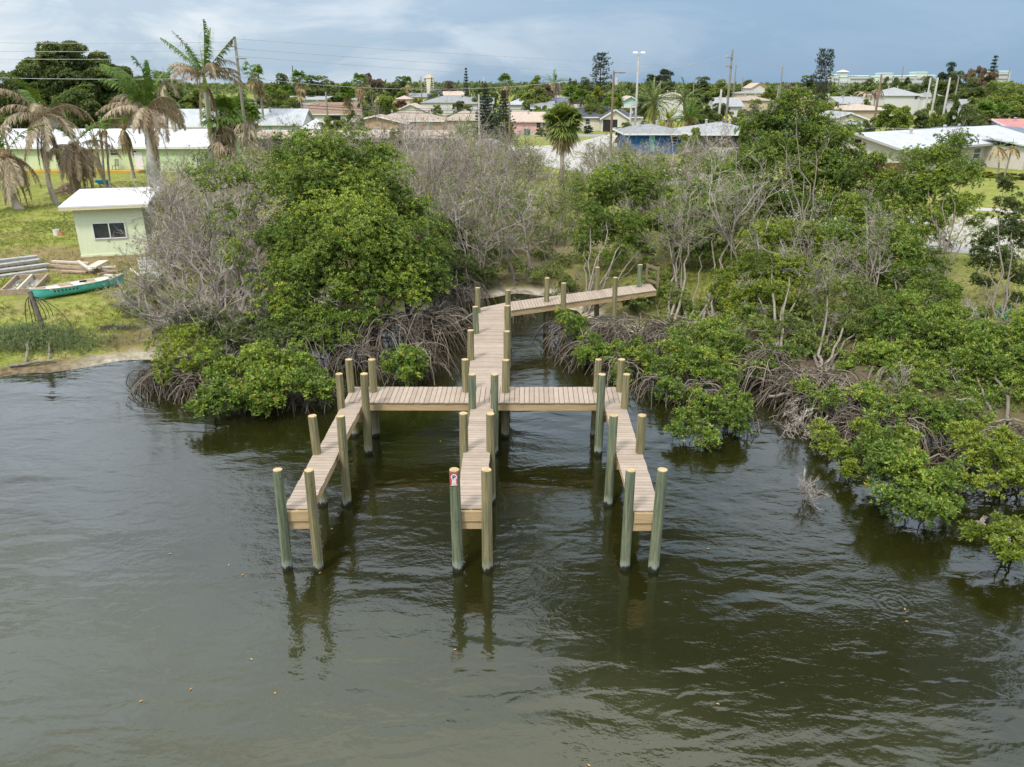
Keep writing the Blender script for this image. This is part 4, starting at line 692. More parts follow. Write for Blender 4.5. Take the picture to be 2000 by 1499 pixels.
blob_tree('mangrove_tree', 'dense green mangrove mound at the right centre above the low shore bushes', 'tree', [gp(1740, 790), gp(1800, 800), gp(1700, 770)],
 [(1760, 610, 30.5, .9), (1820, 580, 31.5, .8), (1845, 640, 29.5, .9), (1785, 665, 28.5, 1.0), (1725, 650, 29.5, .9), (1695, 705, 27.5, .85), (1765, 722, 26.8, .95), (1840, 695, 27.5, .95), (1660, 735, 27, .6), (1870, 620, 31, .5), (1720, 750, 26, .7)], 108, trunk_r=.09, group=GM, dens=.85, leaf='leaf', roots=[(gp(1700, 830, 0), 50, 1.5, .9), (gp(1800, 850, 0), 50, 1.5, .9)])
blob_tree('mangrove_tree', 'sparse dark mangrove at the right edge before the concrete road', 'tree', [gp(1965, 700), gp(1945, 690)],
 [(1960, 365, 34, .42), (1978, 405, 33.5, .5), (1955, 455, 33, .7), (1925, 475, 33, .5), (1995, 470, 33, .6), (1945, 520, 32, .7), (1995, 545, 32, .6), (1910, 500, 32.5, .35), (1920, 555, 31.5, .4), (1980, 590, 31, .4)], 109, trunk_r=.05, group=GM, dens=.9, leaf='leaf_dark')
blob_tree('mangrove_tree', 'dense mangrove at the right edge above the yellow shore bush', 'tree', [gp(1950, 850), gp(2010, 860)],
 [(1930, 665, 26.5, .7), (1985, 690, 26, .85), (1900, 715, 25.5, .75), (1960, 755, 24.6, .85), (2015, 640, 27, .8), (1885, 770, 24.6, .7), (1935, 800, 23.6, .65), (2000, 790, 23.6, .8), (2040, 720, 25, .8)], 110, trunk_r=.08, group=GM, dens=.9, leaf='leaf', roots=[(gp(1960, 880, 0), 60, 1.4, .9), (gp(2000, 920, 0), 40, 1.3, .8)])
low = dict(trunk_r=.04, group=GM, ll=.11, lw=.05)
blob_tree('mangrove_shrub', 'low mangrove at the point of the creek right of the walkway', 'mangrove', [gp(1150, 715, 0)], [(1125, 640, 30, .55), (1100, 625, 31, .4), (1165, 685, 28.2, .55), (1200, 700, 27.6, .5), (1140, 700, 27.6, .4), (1235, 690, 28, .55), (1215, 735, 26.3, .4)], 121, roots=[(gp(1140, 715, 0), 50, 1.3, .9), (gp(1210, 740, 0), 50, 1.3, .8), (gp(1100, 665, 0), 44, 1.3, .9)], **low)
blob_tree('mangrove_shrub', 'rounded mangrove bush beside the right end of the cross deck', 'mangrove', [gp(1370, 770, 0)], [(1335, 680, 27.5, .7), (1385, 662, 28, .7), (1420, 695, 27, .6), (1360, 720, 26, .7), (1405, 735, 25.5, .6), (1295, 735, 25.8, .55), (1265, 705, 27, .4), (1310, 770, 24.6, .45), (1360, 775, 24.4, .4)], 122, roots=[(gp(1290, 780, 0), 50, 1.2, .8), (gp(1370, 790, 0), 50, 1.2, .8)], **low)
blob_tree('mangrove_shrub', 'mangrove branch bush overhanging the water right of the right finger pier', 'mangrove', [gp(1430, 800, 0)], [(1350, 830, 21.6, .45), (1400, 812, 22.0, .55), (1375, 860, 20.9, .38), (1430, 795, 22.6, .5), (1325, 845, 21.4, .3), (1440, 830, 21.7, .4)], 123, roots=[(gp(1440, 840, 0), 26, 1.0, .6)], **low)
blob_tree('mangrove_shrub', 'largest low mangrove clump in the water at the right, rounded and deep green', 'mangrove', [gp(1800, 960, 0)], [(1725, 930, 17.7, .5), (1780, 935, 17.5, .6), (1830, 965, 16.9, .55), (1765, 985, 16.6, .5), (1705, 890, 18.8, .4), (1810, 1010, 16.1, .38), (1740, 880, 19, .45), (1860, 930, 17.6, .4)], 124, roots=[(gp(1800, 970, 0), 40, 1.0, .6), (gp(1860, 930, 0), 40, 1.1, .7)], dens=1.15, **low)
blob_tree('mangrove_shrub', 'yellow green mangrove clump at the right edge over dark water', 'mangrove', [gp(1960, 960, 0)], [(1905, 885, 18.7, .45), (1950, 900, 18.3, .5), (1990, 935, 17.5, .5), (1925, 950, 17.3, .4), (1890, 850, 19.8, .45), (2030, 900, 18.4, .5), (1965, 860, 19.4, .45)], 125, leaf='leaf_yellow', roots=[(gp(1930, 900, 0), 50, 1.1, .7), (gp(1980, 900, 0), 40, 1.1, .7)], **low)
blob_tree('mangrove_shrub', 'nearest low mangrove at the right edge with bare twigs below yellow leaves', 'mangrove', [gp(1985, 1060, 0)], [(1905, 1040, 15.2, .26), (1945, 1050, 15, .32), (1985, 1060, 14.8, .36), (2020, 1050, 15, .4), (1965, 1080, 14.4, .22)], 126, leaf='leaf_yellow', dens=.6, dead=6, roots=[(gp(2010, 1070, 0), 20, .8, .4)], **low)
blob_tree('mangrove_shrub', 'yellow green sprig bush by the dead twigs on the right shore', 'mangrove', [gp(1650, 870, 0)], [(1620, 870, 20.3, .35), (1650, 890, 19.6, .3), (1685, 850, 20.8, .4), (1600, 840, 21.3, .25), (1660, 920, 18.8, .22)], 127, leaf='leaf_yellow', dens=.8, roots=[(gp(1650, 880, 0), 30, 1.0, .5)], **low)
blob_tree('mangrove_shrub', 'low mangrove row between the tangled roots and the water on the right', 'mangrove', [gp(1740, 850, 0)], [(1610, 790, 22.8, .4), (1680, 780, 23.3, .55), (1730, 810, 22.2, .55), (1785, 815, 22, .6), (1840, 830, 21.4, .6), (1700, 835, 21.5, .4), (1895, 815, 22, .5), (1770, 860, 20.8, .4), (1570, 765, 23.8, .35), (1545, 700, 26.5, .4), (1480, 720, 25.8, .45)], 128, roots=[(gp(1600, 820, 0), 70, 1.7, 1.0), (gp(1680, 860, 0), 60, 1.5, .9), (gp(1560, 790, 0), 70, 1.7, 1.1), (gp(1480, 770, 0), 60, 1.6, 1.1), (gp(1760, 870, 0), 40, 1.2, .8)], **low)
blob_tree('mangrove_shrub', 'small shrubby mangrove below the yellow topped mangrove', 'mangrove', [gp(1440, 700)], [(1440, 660, 28.5, .5), (1470, 640, 29.5, .5), (1420, 640, 30, .5), (1500, 660, 29, .45), (1545, 640, 29.5, .5), (1570, 670, 28.5, .5)], 129, leaf='leaf_olive', dens=.7, **low)
for k, (bs, bl, lf, lab) in enumerate([
 ([(1270, 600), (1300, 610), (1245, 610)], [(1285, 545, 38.5, .5), (1262, 585, 36, .45), (1300, 575, 36.5, .5), (1240, 600, 35, .35), (1315, 545, 38, .45), (1225, 575, 36.5, .3)], 'leaf_bright', 'sprawling light green shrub around the landward end of the dock'),
 ([(1300, 640), (1280, 650)], [(1270, 560, 36, .6), (1310, 590, 34.5, .7), (1350, 600, 34, .6), (1240, 600, 34, .5), (1290, 640, 32, .55), (1400, 600, 34, .6)], 'leaf_olive', 'thin olive shrub growing among the slim trunks right of the gate'),
 ([(1560, 660), (1600, 650)], [(1560, 610, 32.5, .7), (1540, 660, 30.5, .7), (1590, 690, 29, .7), (1620, 700, 28.2, .6), (1650, 660, 30, .7), (1500, 640, 31, .6)], 'leaf_olive', 'olive shrub behind the root tangle in the right thicket'),
 ([(1700, 560), (1680, 570)], [(1600, 450, 41, 1.1), (1660, 430, 42, 1.1), (1720, 440, 42, 1.0), (1580, 500, 39, .9), (1650, 520, 38, .9)], 'leaf', 'dense green mangrove under the tallest one, hiding the road'),
 ([(1440, 560), (1460, 570)], [(1430, 360, 50, 1.2), (1470, 400, 47, 1.1), (1440, 440, 45, 1.0), (1490, 440, 44, 1.0), (1400, 340, 52, 1.0)], 'leaf', 'loose green mangrove left of the tallest one'),
 ([(1920, 660), (1890, 680)], [(1860, 650, 29, .8), (1900, 630, 30, .7), (1830, 740, 26, .8), (1870, 700, 27.5, .8), (1800, 770, 25, .7)], 'leaf', 'green mangrove between the dense mound and the right edge'),
 ([(1130, 600), (1110, 590)], [(1110, 560, 39, .6), (1080, 590, 37, .45), (1140, 590, 37, .5)], 'leaf_olive', 'low olive shrub beside the angled walkway end'),
 ([(1230, 420), (1260, 420)], [(1230, 330, 58, 1.1), (1180, 350, 56, .9), (1290, 345, 56, 1.1), (1340, 340, 56, 1.0), (1260, 380, 52, .9), (1320, 375, 52, .9), (1130, 370, 55, .7)], 'leaf_bright', 'open green shrubbery before the blue house road'),
 ([(1790, 800), (1850, 800)], [(1760, 790, 24.5, .6), (1810, 768, 25.2, .7), (1850, 755, 25.4, .65), (1715, 775, 25, .5), (1885, 785, 23.8, .5), (1830, 800, 23.6, .5)], 'leaf_olive', 'low olive mangrove growth over the mud at the right'),
 ([(1480, 700), (1440, 690)], [(1400, 650, 29.6, .6), (1440, 690, 27.8, .6), (1500, 700, 27.4, .6), (1460, 620, 31, .6), (1350, 640, 30.5, .55)], 'leaf', 'green growth above the bare limbs of the right root tangle'),
 ([(1860, 480), (1900, 470)], [(1700, 425, 41, .8), (1735, 455, 40, .8), (1775, 455, 40, .6), (1770, 490, 39, .7)], 'leaf', 'loose mangrove crown hanging before the concrete road')]):
    blob_tree('mangrove_tree', lab, 'tree', [gp(*q) for q in bs], bl, 140+k, leaf=lf, trunk_r=.055, dens=.5, group=GM, dead=3, roots=[(gp(bs[0][0], bs[0][1]+30, .1), 30, 1.6, 1.0)] if k in (1, 2, 5) else None)
# thick bare limbs lying over the roots on the right
for k, (pts, r, lab) in enumerate([([(1412, 712, 26.5), (1455, 735, 25.6), (1505, 742, 25.2), (1540, 765, 24.3), (1575, 742, 25)], .06, 'pale bare limb lying across the right root tangle'), ([(1500, 775, 24), (1560, 765, 24.2), (1620, 752, 24.5), (1690, 770, 24)], .055, 'bare limb lying low under the right mangroves'),
   ([(1850, 790, 22.4), (1895, 778, 22.6), (1920, 800, 22)], .05, 'short bent pale limb in the right shore mangroves'), ([(1940, 825, 21), (1975, 818, 21.2), (2020, 830, 20.9)], .035, 'pale stick above the yellow shore bush'), ([(1160, 640, 31), (1172, 690, 28.4), (1215, 702, 27.8), (1262, 690, 28.6)], .07, 'thick curved mangrove limb at the creek mouth'), ([(870, 640, 31.5), (905, 625, 31.8), (925, 612, 32.2)], .06, 'sawn pale log among roots beside the walkway'), ([(845, 655, 31), (888, 650, 31), (920, 640, 31.4)], .05, 'second sawn log below the pale log near the walkway')]):
    rs = np.random.RandomState(k); c = np.array([PY(*q) for q in pts]); t = np.linspace(0, len(c)-1, 14); a = np.minimum(t.astype(int), len(c)-2); f = (t-a)[:, None]; c2 = wobble(rs, c[a]*(1-f)+c[a+1]*f, .02)
    tag(MB().tubes(c2, np.linspace(r, r*.7, 14), 7).build('fallen_limb', M['bark_pale'], None, c2[0], smooth=True), lab, 'branch')
bare_shrub('bare_shrub', 'small dead twig cluster standing alone in the water on the right', gp(1572, 985, 0), .75, 301, 8, .7, levels=((6, .5), (4, .5)), r=.012)
bare_shrub('bare_shrub', 'dead twiggy branch fan at the water edge on the right shore', gp(1560, 850, 0), 1.2, 302, 8, 1.2, levels=((7, .5), (5, .5), (3, .5)), r=.02, lean=(.2, -.4))
for k, (px, py, h, lab, leafy) in enumerate([(1250, 420, 4.8, 'pale bare shrub in front of the blue house, left of centre', .25), (1330, 425, 5.6, 'pale bare shrub with long twigs in front of the blue wall', .12), (1430, 430, 5.4, 'pinkish bare shrub left of the tallest mangrove', .10), (1200, 370, 4.0, 'pink grey scrub behind the sabal palm', .2), (1285, 375, 4.2, 'dry scrub near the road before the blue house', .25), (1380, 380, 4.4, 'dry shrub before the white carport wall', .3), (1110, 400, 3.8, 'dry grass like shrub at the road edge by the sabal palm', .3), (1040, 352, 3.4, 'half leafy shrub left of the sabal palm at the pavement', .5), (1170, 345, 3.4, 'half leafy shrub right of the sabal palm at the pavement', .5), (985, 340, 3.6, 'mauve twiggy shrub at the pavement end behind the thicket', .15), (1225, 330, 3.2, 'leafy scrub at the left corner of the blue house', .5)]):
    bare_shrub('bare_shrub', lab, gp(px, py), h*.95, 310+k, 10, .42, leafy=leafy, leaf='leaf_bright', group=GB, r=.042)
# left shore plants
rs = np.random.RandomState(330); n = 2600; wx = rs.normal(0, 1, (n, 2)); C = np.array([gp(70, 672)])+np.c_[wx[:, 0]*1.25, wx[:, 1]*.55, np.zeros(n)]; keep = shore_dist(C[:, 0], C[:, 1]) > .5; C = C[keep]; C[:, 2] = ground_z(C[:, 0], C[:, 1])+rs.rand(len(C))**1.4*.55*np.exp(-(wx[keep, 0]/1.6)**2); lm = MB(); rosettes(rs, C, np.c_[rs.normal(0, .35, (len(C), 2)), np.ones(len(C))], 6, .15, .022, lm, rs.uniform(.1, .9, len(C)), spread=(.15, .9)); og = gp(70, 680); w_ = lm.build('shore_weeds', M['weed'], None, og); tag(w_, 'pale grey green weeds around the weathered post on the left shore', 'weeds')
# short rough grass, thickest on the left lawn
rs = np.random.RandomState(5); n = 42000; gx_ = np.r_[rs.uniform(-40, -9, n), rs.uniform(4, 34, n//2)]; gy_ = np.r_[rs.uniform(26, 80, n), rs.uniform(34, 70, n//2)]; dd = shore_dist(gx_, gy_); dens_ = vnoise(gx_+80, gy_, 2.2, 9); keep = (dd > 1.4) & (dens_ > rs.uniform(.1, .75, len(dd))); gx_, gy_ = gx_[keep], gy_[keep]
lm = MB(); rosettes(rs, np.c_[gx_, gy_, ground_z(gx_, gy_)-.01], np.c_[rs.normal(0, .2, (len(gx_), 2)), np.ones(len(gx_))], 6, .14, .03, lm, np.clip(vnoise(gx_+60, gy_+9, 3.1, 4)*.9+rs.normal(0, .1, len(gx_)), 0, .95), spread=(.2, 1.2)); tag(lm.build('grass', M['grass']), kind='stuff')
blob_tree('shore_bush', 'bright green bush right of the canoe by the dead shrubs', 'bush', [gp(275, 620)], [(268, 590, 33.6, .5), (290, 565, 34.5, .55), (250, 605, 33, .35), (300, 600, 33, .45), (310, 560, 35, .4), (282, 615, 32.2, .35)], 331, leaf='leaf_bright', trunk_r=.02, dens=.8)
# ---------------------------------------------------------------- houses
def metal_roof(name, c, c2, pitch=.42, axis='X'):
    m, t, b = new_mat(name); b.inputs['Roughness'].default_value = .45; b.inputs['Specular IOR Level'].default_value = .4
    co = nd(t, 'ShaderNodeTexCoord'); n = nd(t, 'ShaderNodeTexNoise', i_Scale=.8, i_Detail=6.0); t.links.new(co.outputs['Object'], n.inputs[0])
    w = nd(t, 'ShaderNodeTexWave', wave_type='BANDS', bands_direction=axis, i_Scale=math.pi/(pitch*10)*2); t.links.new(co.outputs['Object'], w.inputs[0]); rib = ramp(t, [(.80, 0.0), (.95, 1.0)], w.outputs['Fac']).outputs[0]
    t.links.new(ramp(t, [(.35, c2), (.65, c)], n.outputs[0]).outputs[0], b.inputs['Base Color'])
    bp = nd(t, 'ShaderNodeBump', i_Strength=.8, i_Distance=.06); t.links.new(rib, bp.inputs['Height']); t.links.new(bp.outputs[0], b.inputs['Normal']); return m
M['metal_white'] = metal_roof('white_metal_roof', (.66, .67, .70), (.54, .55, .58)); M['metal_silver'] = metal_roof('pale_metal_roof', (.52, .535, .57), (.42, .435, .47), .5)
M['metal_bluegrey'] = metal_roof('seamed_metal_roof', (.44, .465, .50), (.36, .385, .42), .5); M['metal_red'] = metal_roof('red_metal_roof', (.52, .20, .19), (.42, .15, .14), .5)
def shingle(name, c, c2, c3): return mat(name, c, c2, 2.2, .9, .3, 20, c3=c3)
M['sh_brown'] = shingle('brown_shingles', (.23, .155, .115), (.15, .10, .075), (.29, .205, .155)); M['sh_tan'] = shingle('tan_shingles', (.34, .28, .235), (.25, .205, .17), (.42, .35, .30)); M['sh_char'] = shingle('charcoal_shingles', (.065, .072, .092), (.045, .05, .06), (.10, .11, .13))
M['sh_grey'] = shingle('grey_shingles', (.24, .25, .265), (.175, .18, .195), (.33, .33, .34)); M['sh_blue'] = shingle('slate_blue_shingles', (.14, .17, .23), (.10, .12, .16), (.2, .23, .29)); M['sh_pink'] = shingle('pinkish_tan_shingles', (.44, .35, .30), (.34, .265, .22), (.52, .43, .37))
M['sh_pale'] = shingle('pale_membrane_roof', (.30, .31, .33), (.22, .23, .25), (.40, .40, .41))
def wallm(name, c, s=3.0): return mat(name, c, tuple(v*.88 for v in c), s, .85, .08, 30)
for k, c in dict(w_green=(.56, .66, .40), w_white=(.60, .59, .57), w_brick=(.45, .31, .205), w_cream=(.66, .62, .52), w_pink=(.66, .40, .37), w_beige=(.56, .52, .47), w_blue=(.03, .125, .36), w_grey=(.50, .51, .52), w_tan=(.52, .42, .32), w_mint=(.38, .60, .52), w_dark=(.06, .055, .06), w_yellow=(.62, .54, .28)).items(): M[k] = wallm('painted_wall_'+k[2:], c)
M['trim'] = mat('white_trim', (.74, .73, .72), (.66, .65, .64), 4, .6); M['trim_grey'] = mat('grey_trim', (.42, .41, .40), None, 4, .6); M['trim_cream'] = mat('cream_trim', (.66, .60, .38), (.58, .52, .32), 4, .6)
M['glass'] = mat('dark_window_glass', (.025, .03, .035), (.05, .06, .065), 2, .08, spec=.6); M['glass_light'] = mat('curtained_window', (.36, .40, .38), (.26, .30, .29), 3, .2); M['dark'] = mat('dark_opening', (.03, .03, .032), None, 3, .9); M['screen'] = mat('porch_screen', (.105, .10, .115), (.07, .068, .075), 2, .7)
M['teal'] = mat('turquoise_paint', (.12, .52, .47), (.10, .45, .41), 4, .6); M['orange'] = mat('orange_trim', (.62, .28, .14), None, 4, .7)
def block(o, w, d, h, hr, roof, wm, rm, cx=0.0, y0=0.0, over=.45, trim='trim', th=.13, z0=0.0, ridge_shift=0.0):
    """one wall block with its roof, in the local frame of a house (front at y=0, looking to -y)"""
    x0, x1, y1 = cx-w/2, cx+w/2, y0+d; W = MB(); ym = (y0+y1)/2; zt = z0+h; zr = z0+max(hr, h+.35)
    if roof == 'gx': side = lambda x: [[x, y0, z0], [x, y1, z0], [x, y1, zt], [x, ym, zr], [x, y0, zt]]
    else: side = lambda x: [[x, y0, z0], [x, y1, z0], [x, y1, zt], [x, y0, zt]]
    if roof == 'gy': fr = lambda y: [[x0, y, z0], [x1, y, z0], [x1, y, zt], [cx, y, zr], [x0, y, zt]]
    else: fr = lambda y: [[x0, y, z0], [x1, y, z0], [x1, y, zt], [x0, y, zt]]
    for q, fl in ((side(x0), 0), (side(x1), 1), (fr(y0), 1), (fr(y1), 0)):
        n = len(q); W.ngon(q, [list(range(n)) if fl else list(range(n))[::-1]])
    W.build('wall', M[wm], o); Rf = MB(); F = MB(); e = over
    if roof == 'gx':
        sl = (zr-zt)/(ym-y0)
        for s in (-1, 1):
            ye = ym+s*(d/2+e); ze = zr-sl*(d/2+e); q = [[x0-e, ym, zr+th], [x1+e, ym, zr+th], [x1+e, ye, ze+th], [x0-e, ye, ze+th]]; Rf.slab(q if s < 0 else q[::-1], th)
        ye = y0-e; ze = zr-sl*(d/2+e); F.beam((x0-e-.02, ye-.03, ze+.02), (x1+e+.02, ye-.03, ze+.02), .05, .24)
        for x in (x0-e-.03, x1+e+.03): F.beam((x, ye, ze+.02), (x, ym, zr+.02), .05, .24)
    elif roof == 'gy':
        sl = (zr-zt)/(w/2)
        for s in (-1, 1):
            xe = cx+s*(w/2+e); ze = zr-sl*(w/2+e); q = [[cx, y0-e, zr+th], [cx, y1+e, zr+th], [xe, y1+e, ze+th], [xe, y0-e, ze+th]]; Rf.slab(q if s > 0 else q[::-1], th); F.beam((xe, y0-e-.03, ze+.02), (cx, y0-e-.03, zr+.02), .05, .24)
    elif roof == 'hip':
        r = min(d, w)*.45; a = [[x0-e, y0-e, zt], [x1+e, y0-e, zt], [x1+e, y1+e, zt], [x0-e, y1+e, zt]]; b_ = [[x0+r, ym, zr], [x1-r, ym, zr]] if w > d else [[cx-.05, ym, zr], [cx+.05, ym, zr]]
        Rf.ngon(a+b_, [[0, 1, 5, 4], [1, 2, 5], [2, 3, 4, 5], [3, 0, 4], [3, 2, 1, 0]]); F.beam((x0-e-.03, y0-e-.03, zt-.08), (x1+e+.03, y0-e-.03, zt-.08), .05, .20); F.beam((x0-e-.03, y0-e, zt-.08), (x0-e-.03, y1+e, zt-.08), .05, .20)
    else:
        Rf.slab([[x0-e, y0-e, zt+.16], [x1+e, y0-e, zt+.16], [x1+e, y1+e, zr+.16], [x0-e, y1+e, zr+.16]], .16); F.beam((x0-e-.02, y0-e-.03, zt+.05), (x1+e+.02, y0-e-.03, zt+.05), .05, .26)
    Rf.build('roof', M[rm], o)
    if roof in ('gx', 'hip') and w > 5:
        for q in (-.22, .17): MB().lathe((cx+q*w, ym+(-.12 if q < 0 else .1)*d, zr-.35), [(.16, 0), (.16, .62), (.24, .62), (.2, .74), (0, .76)], 8).build('roof_vent', M['trim_grey'], o)
    if trim: F.build('fascia', M[trim], o)
def opening(o, kind, x, z0, z1, w, y=0.0, glass='glass', frame='trim', bars=1):
    h = z1-z0; zc = (z0+z1)/2
    if kind == 'window':
        f = MB(); t_ = max(.05, w*.06)
        for s in (-1, 1): f.box((x+s*(w/2), y-.03, zc), (t_, .08, h+t_)); f.box((x, y-.03, zc+s*h/2), (w-t_, .076, t_))
        for k in range(bars): f.box((x, y-.022, z0+h*(k+1)/(bars+1)), (w-t_, .05, t_*.8))
        fo = f.build('window', M[frame], o); MB().box((x, y-.004, zc), (w-t_*.5, .02, h-t_*.3)).build('pane', M[glass], fo)
    elif kind == 'slider':
        f = MB(); t_ = .06
        for s in (-1, 0, 1): f.box((x+s*(w/2), y-.03, zc), (t_, .08, h+t_))
        for s in (-1, 1): f.box((x, y-.03, zc+s*h/2), (w-t_, .076, t_))
        fo = f.build('window', M[frame], o); MB().box((x, y-.004, zc), (w-.03, .02, h-.03)).build('pane', M[glass], fo)
    elif kind == 'door': MB().box((x, y-.02, zc), (w, .06, h)).build('door', M[frame], o)
    elif kind == 'garage': MB().box((x, y-.004, zc), (w, .03, h)).build('garage_opening', M['dark'], o)
    elif kind == 'shutter': MB().box((x, y-.02, zc), (w, .05, h)).build('shutter', M['teal'], o)
    elif kind == 'screen': MB().box((x, y-.01, zc), (w, .04, h)).build('screen_panel', M['screen'], o)
    elif kind == 'post': MB().box((x, y-.10, zc), (w, .12, h)).build('porch_post', M['trim'], o)
    elif kind == 'vent': MB().box((x, y-.02, zc), (w, .05, h)).build('gable_vent', M['dark'], o)
    elif kind == 'pipe': pass
def house(name, label, px0, px1, Y, pe, pr, depth, roof, wm, rm, ops=(), trim='trim', over=.45, rz=0.0, cat='house', base=G, group=None, w=None):
    a, c = PY(px0, pe, Y), PY(px1, pe, Y); cx = (a[0]+c[0])/2; w = w or c[0]-a[0]; h = a[2]-base
    o = thing(name, label, cat, (cx, Y, base), rz, group); hr = (PY(px0, pr, Y+(depth/2 if roof in ('gx', 'hip') else depth if roof == 'flat' else 0))[2]-base)
    block(o, w, depth, h, hr, roof, wm, rm, trim=trim, over=over)
    for q in ops:
        kind, pxc, pt, pb, wp = q[:5]; kw = q[5] if len(q) > 5 else {}; s = scale_at(pt, Y); opening(o, kind, PY(pxc, pt, Y)[0]-cx, PY(pxc, pb, Y)[2]-base, PY(pxc, pt, Y)[2]-base, wp*s, **kw)
    return o
Yg = float(P(100, 336, G)[1])
house('house', 'long light green house with bright white metal roof behind the palms', -190, 400, Yg, 287, 254, 12, 'gx', 'w_green', 'metal_white', [('window', 84, 291, 311, 13), ('window', 222, 292, 304, 15), ('window', 262, 294, 306, 9), ('door', 269, 298, 333, 16), ('window', -20, 292, 308, 16)])
house('house', 'white metal roofed building above the right end of the long green house', 335, 402, 112, 245, 215, 9, 'gx', 'w_white', 'metal_bluegrey')
house('house', 'house with wide brown tan roof behind the palms at left', 180, 335, 128, 240, 214, 12, 'hip', 'w_tan', 'sh_tan', trim=None)
house('house', 'white house with turquoise shutters and seamed pale metal roof', 492, 587, 150, 242, 214, 10, 'gx', 'w_white', 'metal_bluegrey', [('window', 515, 246, 256, 16, dict(glass='glass_light')), ('window', 561, 246, 256, 16, dict(glass='glass_light')), ('shutter', 503, 243, 257, 6), ('shutter', 527, 243, 257, 6), ('shutter', 549, 243, 257, 6), ('shutter', 573, 243, 257, 6)])
house('house', 'small white hipped outbuilding right of the turquoise shuttered house', 590, 632, 148, 252, 232, 6, 'hip', 'w_white', 'metal_white', trim=None)
house('house', 'long low building with tan roof and dark screened porch with white posts', 502, 880, 118, 268, 256, 8, 'gx', 'w_dark', 'sh_pink', [('post', q, 269, 288, 2.4) for q in (552, 608, 662, 716, 772, 826)])
house('house', 'long white house under a wide brown shingle roof', 560, 748, 186, 223, 200, 12, 'hip', 'w_white', 'sh_brown', [('window', 608, 226, 233, 9), ('garage', 652, 227, 236, 26)])
o = house('house', 'tan brick house with white trimmed gable and two bright windows', 720, 864, 150, 236, 218, 11, 'hip', 'w_brick', 'sh_tan', [('window', 803, 240, 252, 10, dict(glass='glass_light')), ('window', 840, 240, 252, 9, dict(glass='glass_light'))])
s_ = scale_at(236, 150); block(o, 118*s_, 6, PY(735, 240, 150)[2]-G, PY(735, 227, 147)[2]-G, 'gy', 'w_brick', 'sh_tan', cx=PY(735, 236, 148)[0]-o.location[0], y0=-3); opening(o, 'window', PY(735, 236, 147)[0]-o.location[0], PY(735, 258, 147)[2]-G, PY(735, 249, 147)[2]-G, 13*s_, y=-3.0, glass='glass_light')
house('house', 'tan house with pale cream front gable behind the brick house', 772, 832, 205, 217, 204, 10, 'gy', 'w_cream', 'sh_pink')
house('house', 'house with hipped grey tan roof left of the twin pines', 866, 945, 165, 236, 214, 11, 'hip', 'w_tan', 'sh_tan', trim=None)
o = house('house', 'pink house with tan roof beside the green bins', 1003, 1108, 160, 237, 220, 11, 'gx', 'w_pink', 'sh_pink', [('window', 1052, 239, 250, 8, dict(frame='trim_grey')), ('window', 1064, 239, 250, 8, dict(frame='trim_grey')), ('door', 1016, 242, 262, 11, dict(frame='w_pink'))], trim='trim_cream')
o = house('house', 'cream house with charcoal roof and open garage under a front gable', 1088, 1252, 168, 229, 208, 13, 'hip', 'w_cream', 'sh_char', [('window', 1148, 233, 243, 9, dict(glass='glass'))])
s_ = scale_at(230, 165); block(o, 50*s_, 5, PY(1200, 231, 164)[2]-G, PY(1200, 215, 164)[2]-G, 'gy', 'w_cream', 'sh_char', cx=PY(1200, 236, 165)[0]-o.location[0], y0=-3.5); opening(o, 'garage', PY(1192, 236, 164.5)[0]-o.location[0], .02, PY(1192, 234, 164.5)[2]-G, 28*s_, y=-3.5)
house('house', 'white flat roofed long building behind the charcoal roof', 1118, 1250, 196, 210, 207, 8, 'flat', 'w_white', 'sh_pale')
Yb = 112
house('house', 'deep blue house with low pale grey roof at the street bend', 1230, 1336, Yb, 261, 242, 13, 'hip', 'w_blue', 'sh_grey', [('door', 1275, 266, 297, 8, dict(frame='teal')), ('window', 1318, 267, 278, 12)], over=.9)
house('house', 'carport with grey roof and white low wall right of the blue house', 1352, 1500, 108, 262, 238, 12, 'hip', 'w_dark', 'sh_pale', [('screen', 1470, 266, 278, 40)], over=.6)
tag(MB().box((PY(1425, 285, 104)[0], 104, G+.75), (5.2, .18, 1.5)).build('white_wall', M['w_white']), 'low white painted wall in front of the grey roofed carport', 'wall')
a = P(1752, 343, G); th_ = R(33)
o = thing('house', 'beige house with big pale metal roof behind the right mangroves', 'house', (a[0]+math.cos(th_)*14, a[1]+math.sin(th_)*14, G), th_); block(o, 28, 10.5, 2.75, 4.0, 'gx', 'w_beige', 'metal_silver', trim='trim_grey', over=.8); block(o, 7, 4.5, 2.5, 3.3, 'flat', 'w_beige', 'metal_silver', cx=6.5, y0=-4.5, over=.5, trim='trim_grey')
for x in (-9, -5, 1.2): opening(o, 'window', x, 1.0, 2.2, 1.5)
opening(o, 'door', -.8, .02, 2.1, 1.0, frame='trim_grey')
MB().box((-14.02, 5.25, 3.05), (.05, .8, .7)).build('gable_vent', M['dark'], o)
house('house', 'dark slate roofed house behind the pale metal roof at right', 1830, 2080, 122, 262, 247, 11, 'hip', 'w_grey', 'sh_blue', trim=None)
house('house', 'house with solar striped dark roof at the right edge', 1880, 1975, 140, 249, 228, 10, 'hip', 'w_grey', 'sh_char', trim=None)
house('house', 'red metal roofed house at the right edge of the photo', 1972, 2090, 128, 250, 234, 9, 'gx', 'w_beige', 'metal_red')
house('house', 'grey house with screened porch left of the big green tree at right', 1655, 1710, 122, 250, 240, 8, 'gx', 'w_grey', 'sh_grey', [('screen', 1692, 253, 267, 24), ('vent', 1668, 246, 249, 7)])
house('house', 'house with cream front gable under wide grey roof behind the tallest mangrove', 1625, 1692, 150, 233, 221, 10, 'gy', 'w_cream', 'sh_pale', [('vent', 1656, 226, 230, 4)])
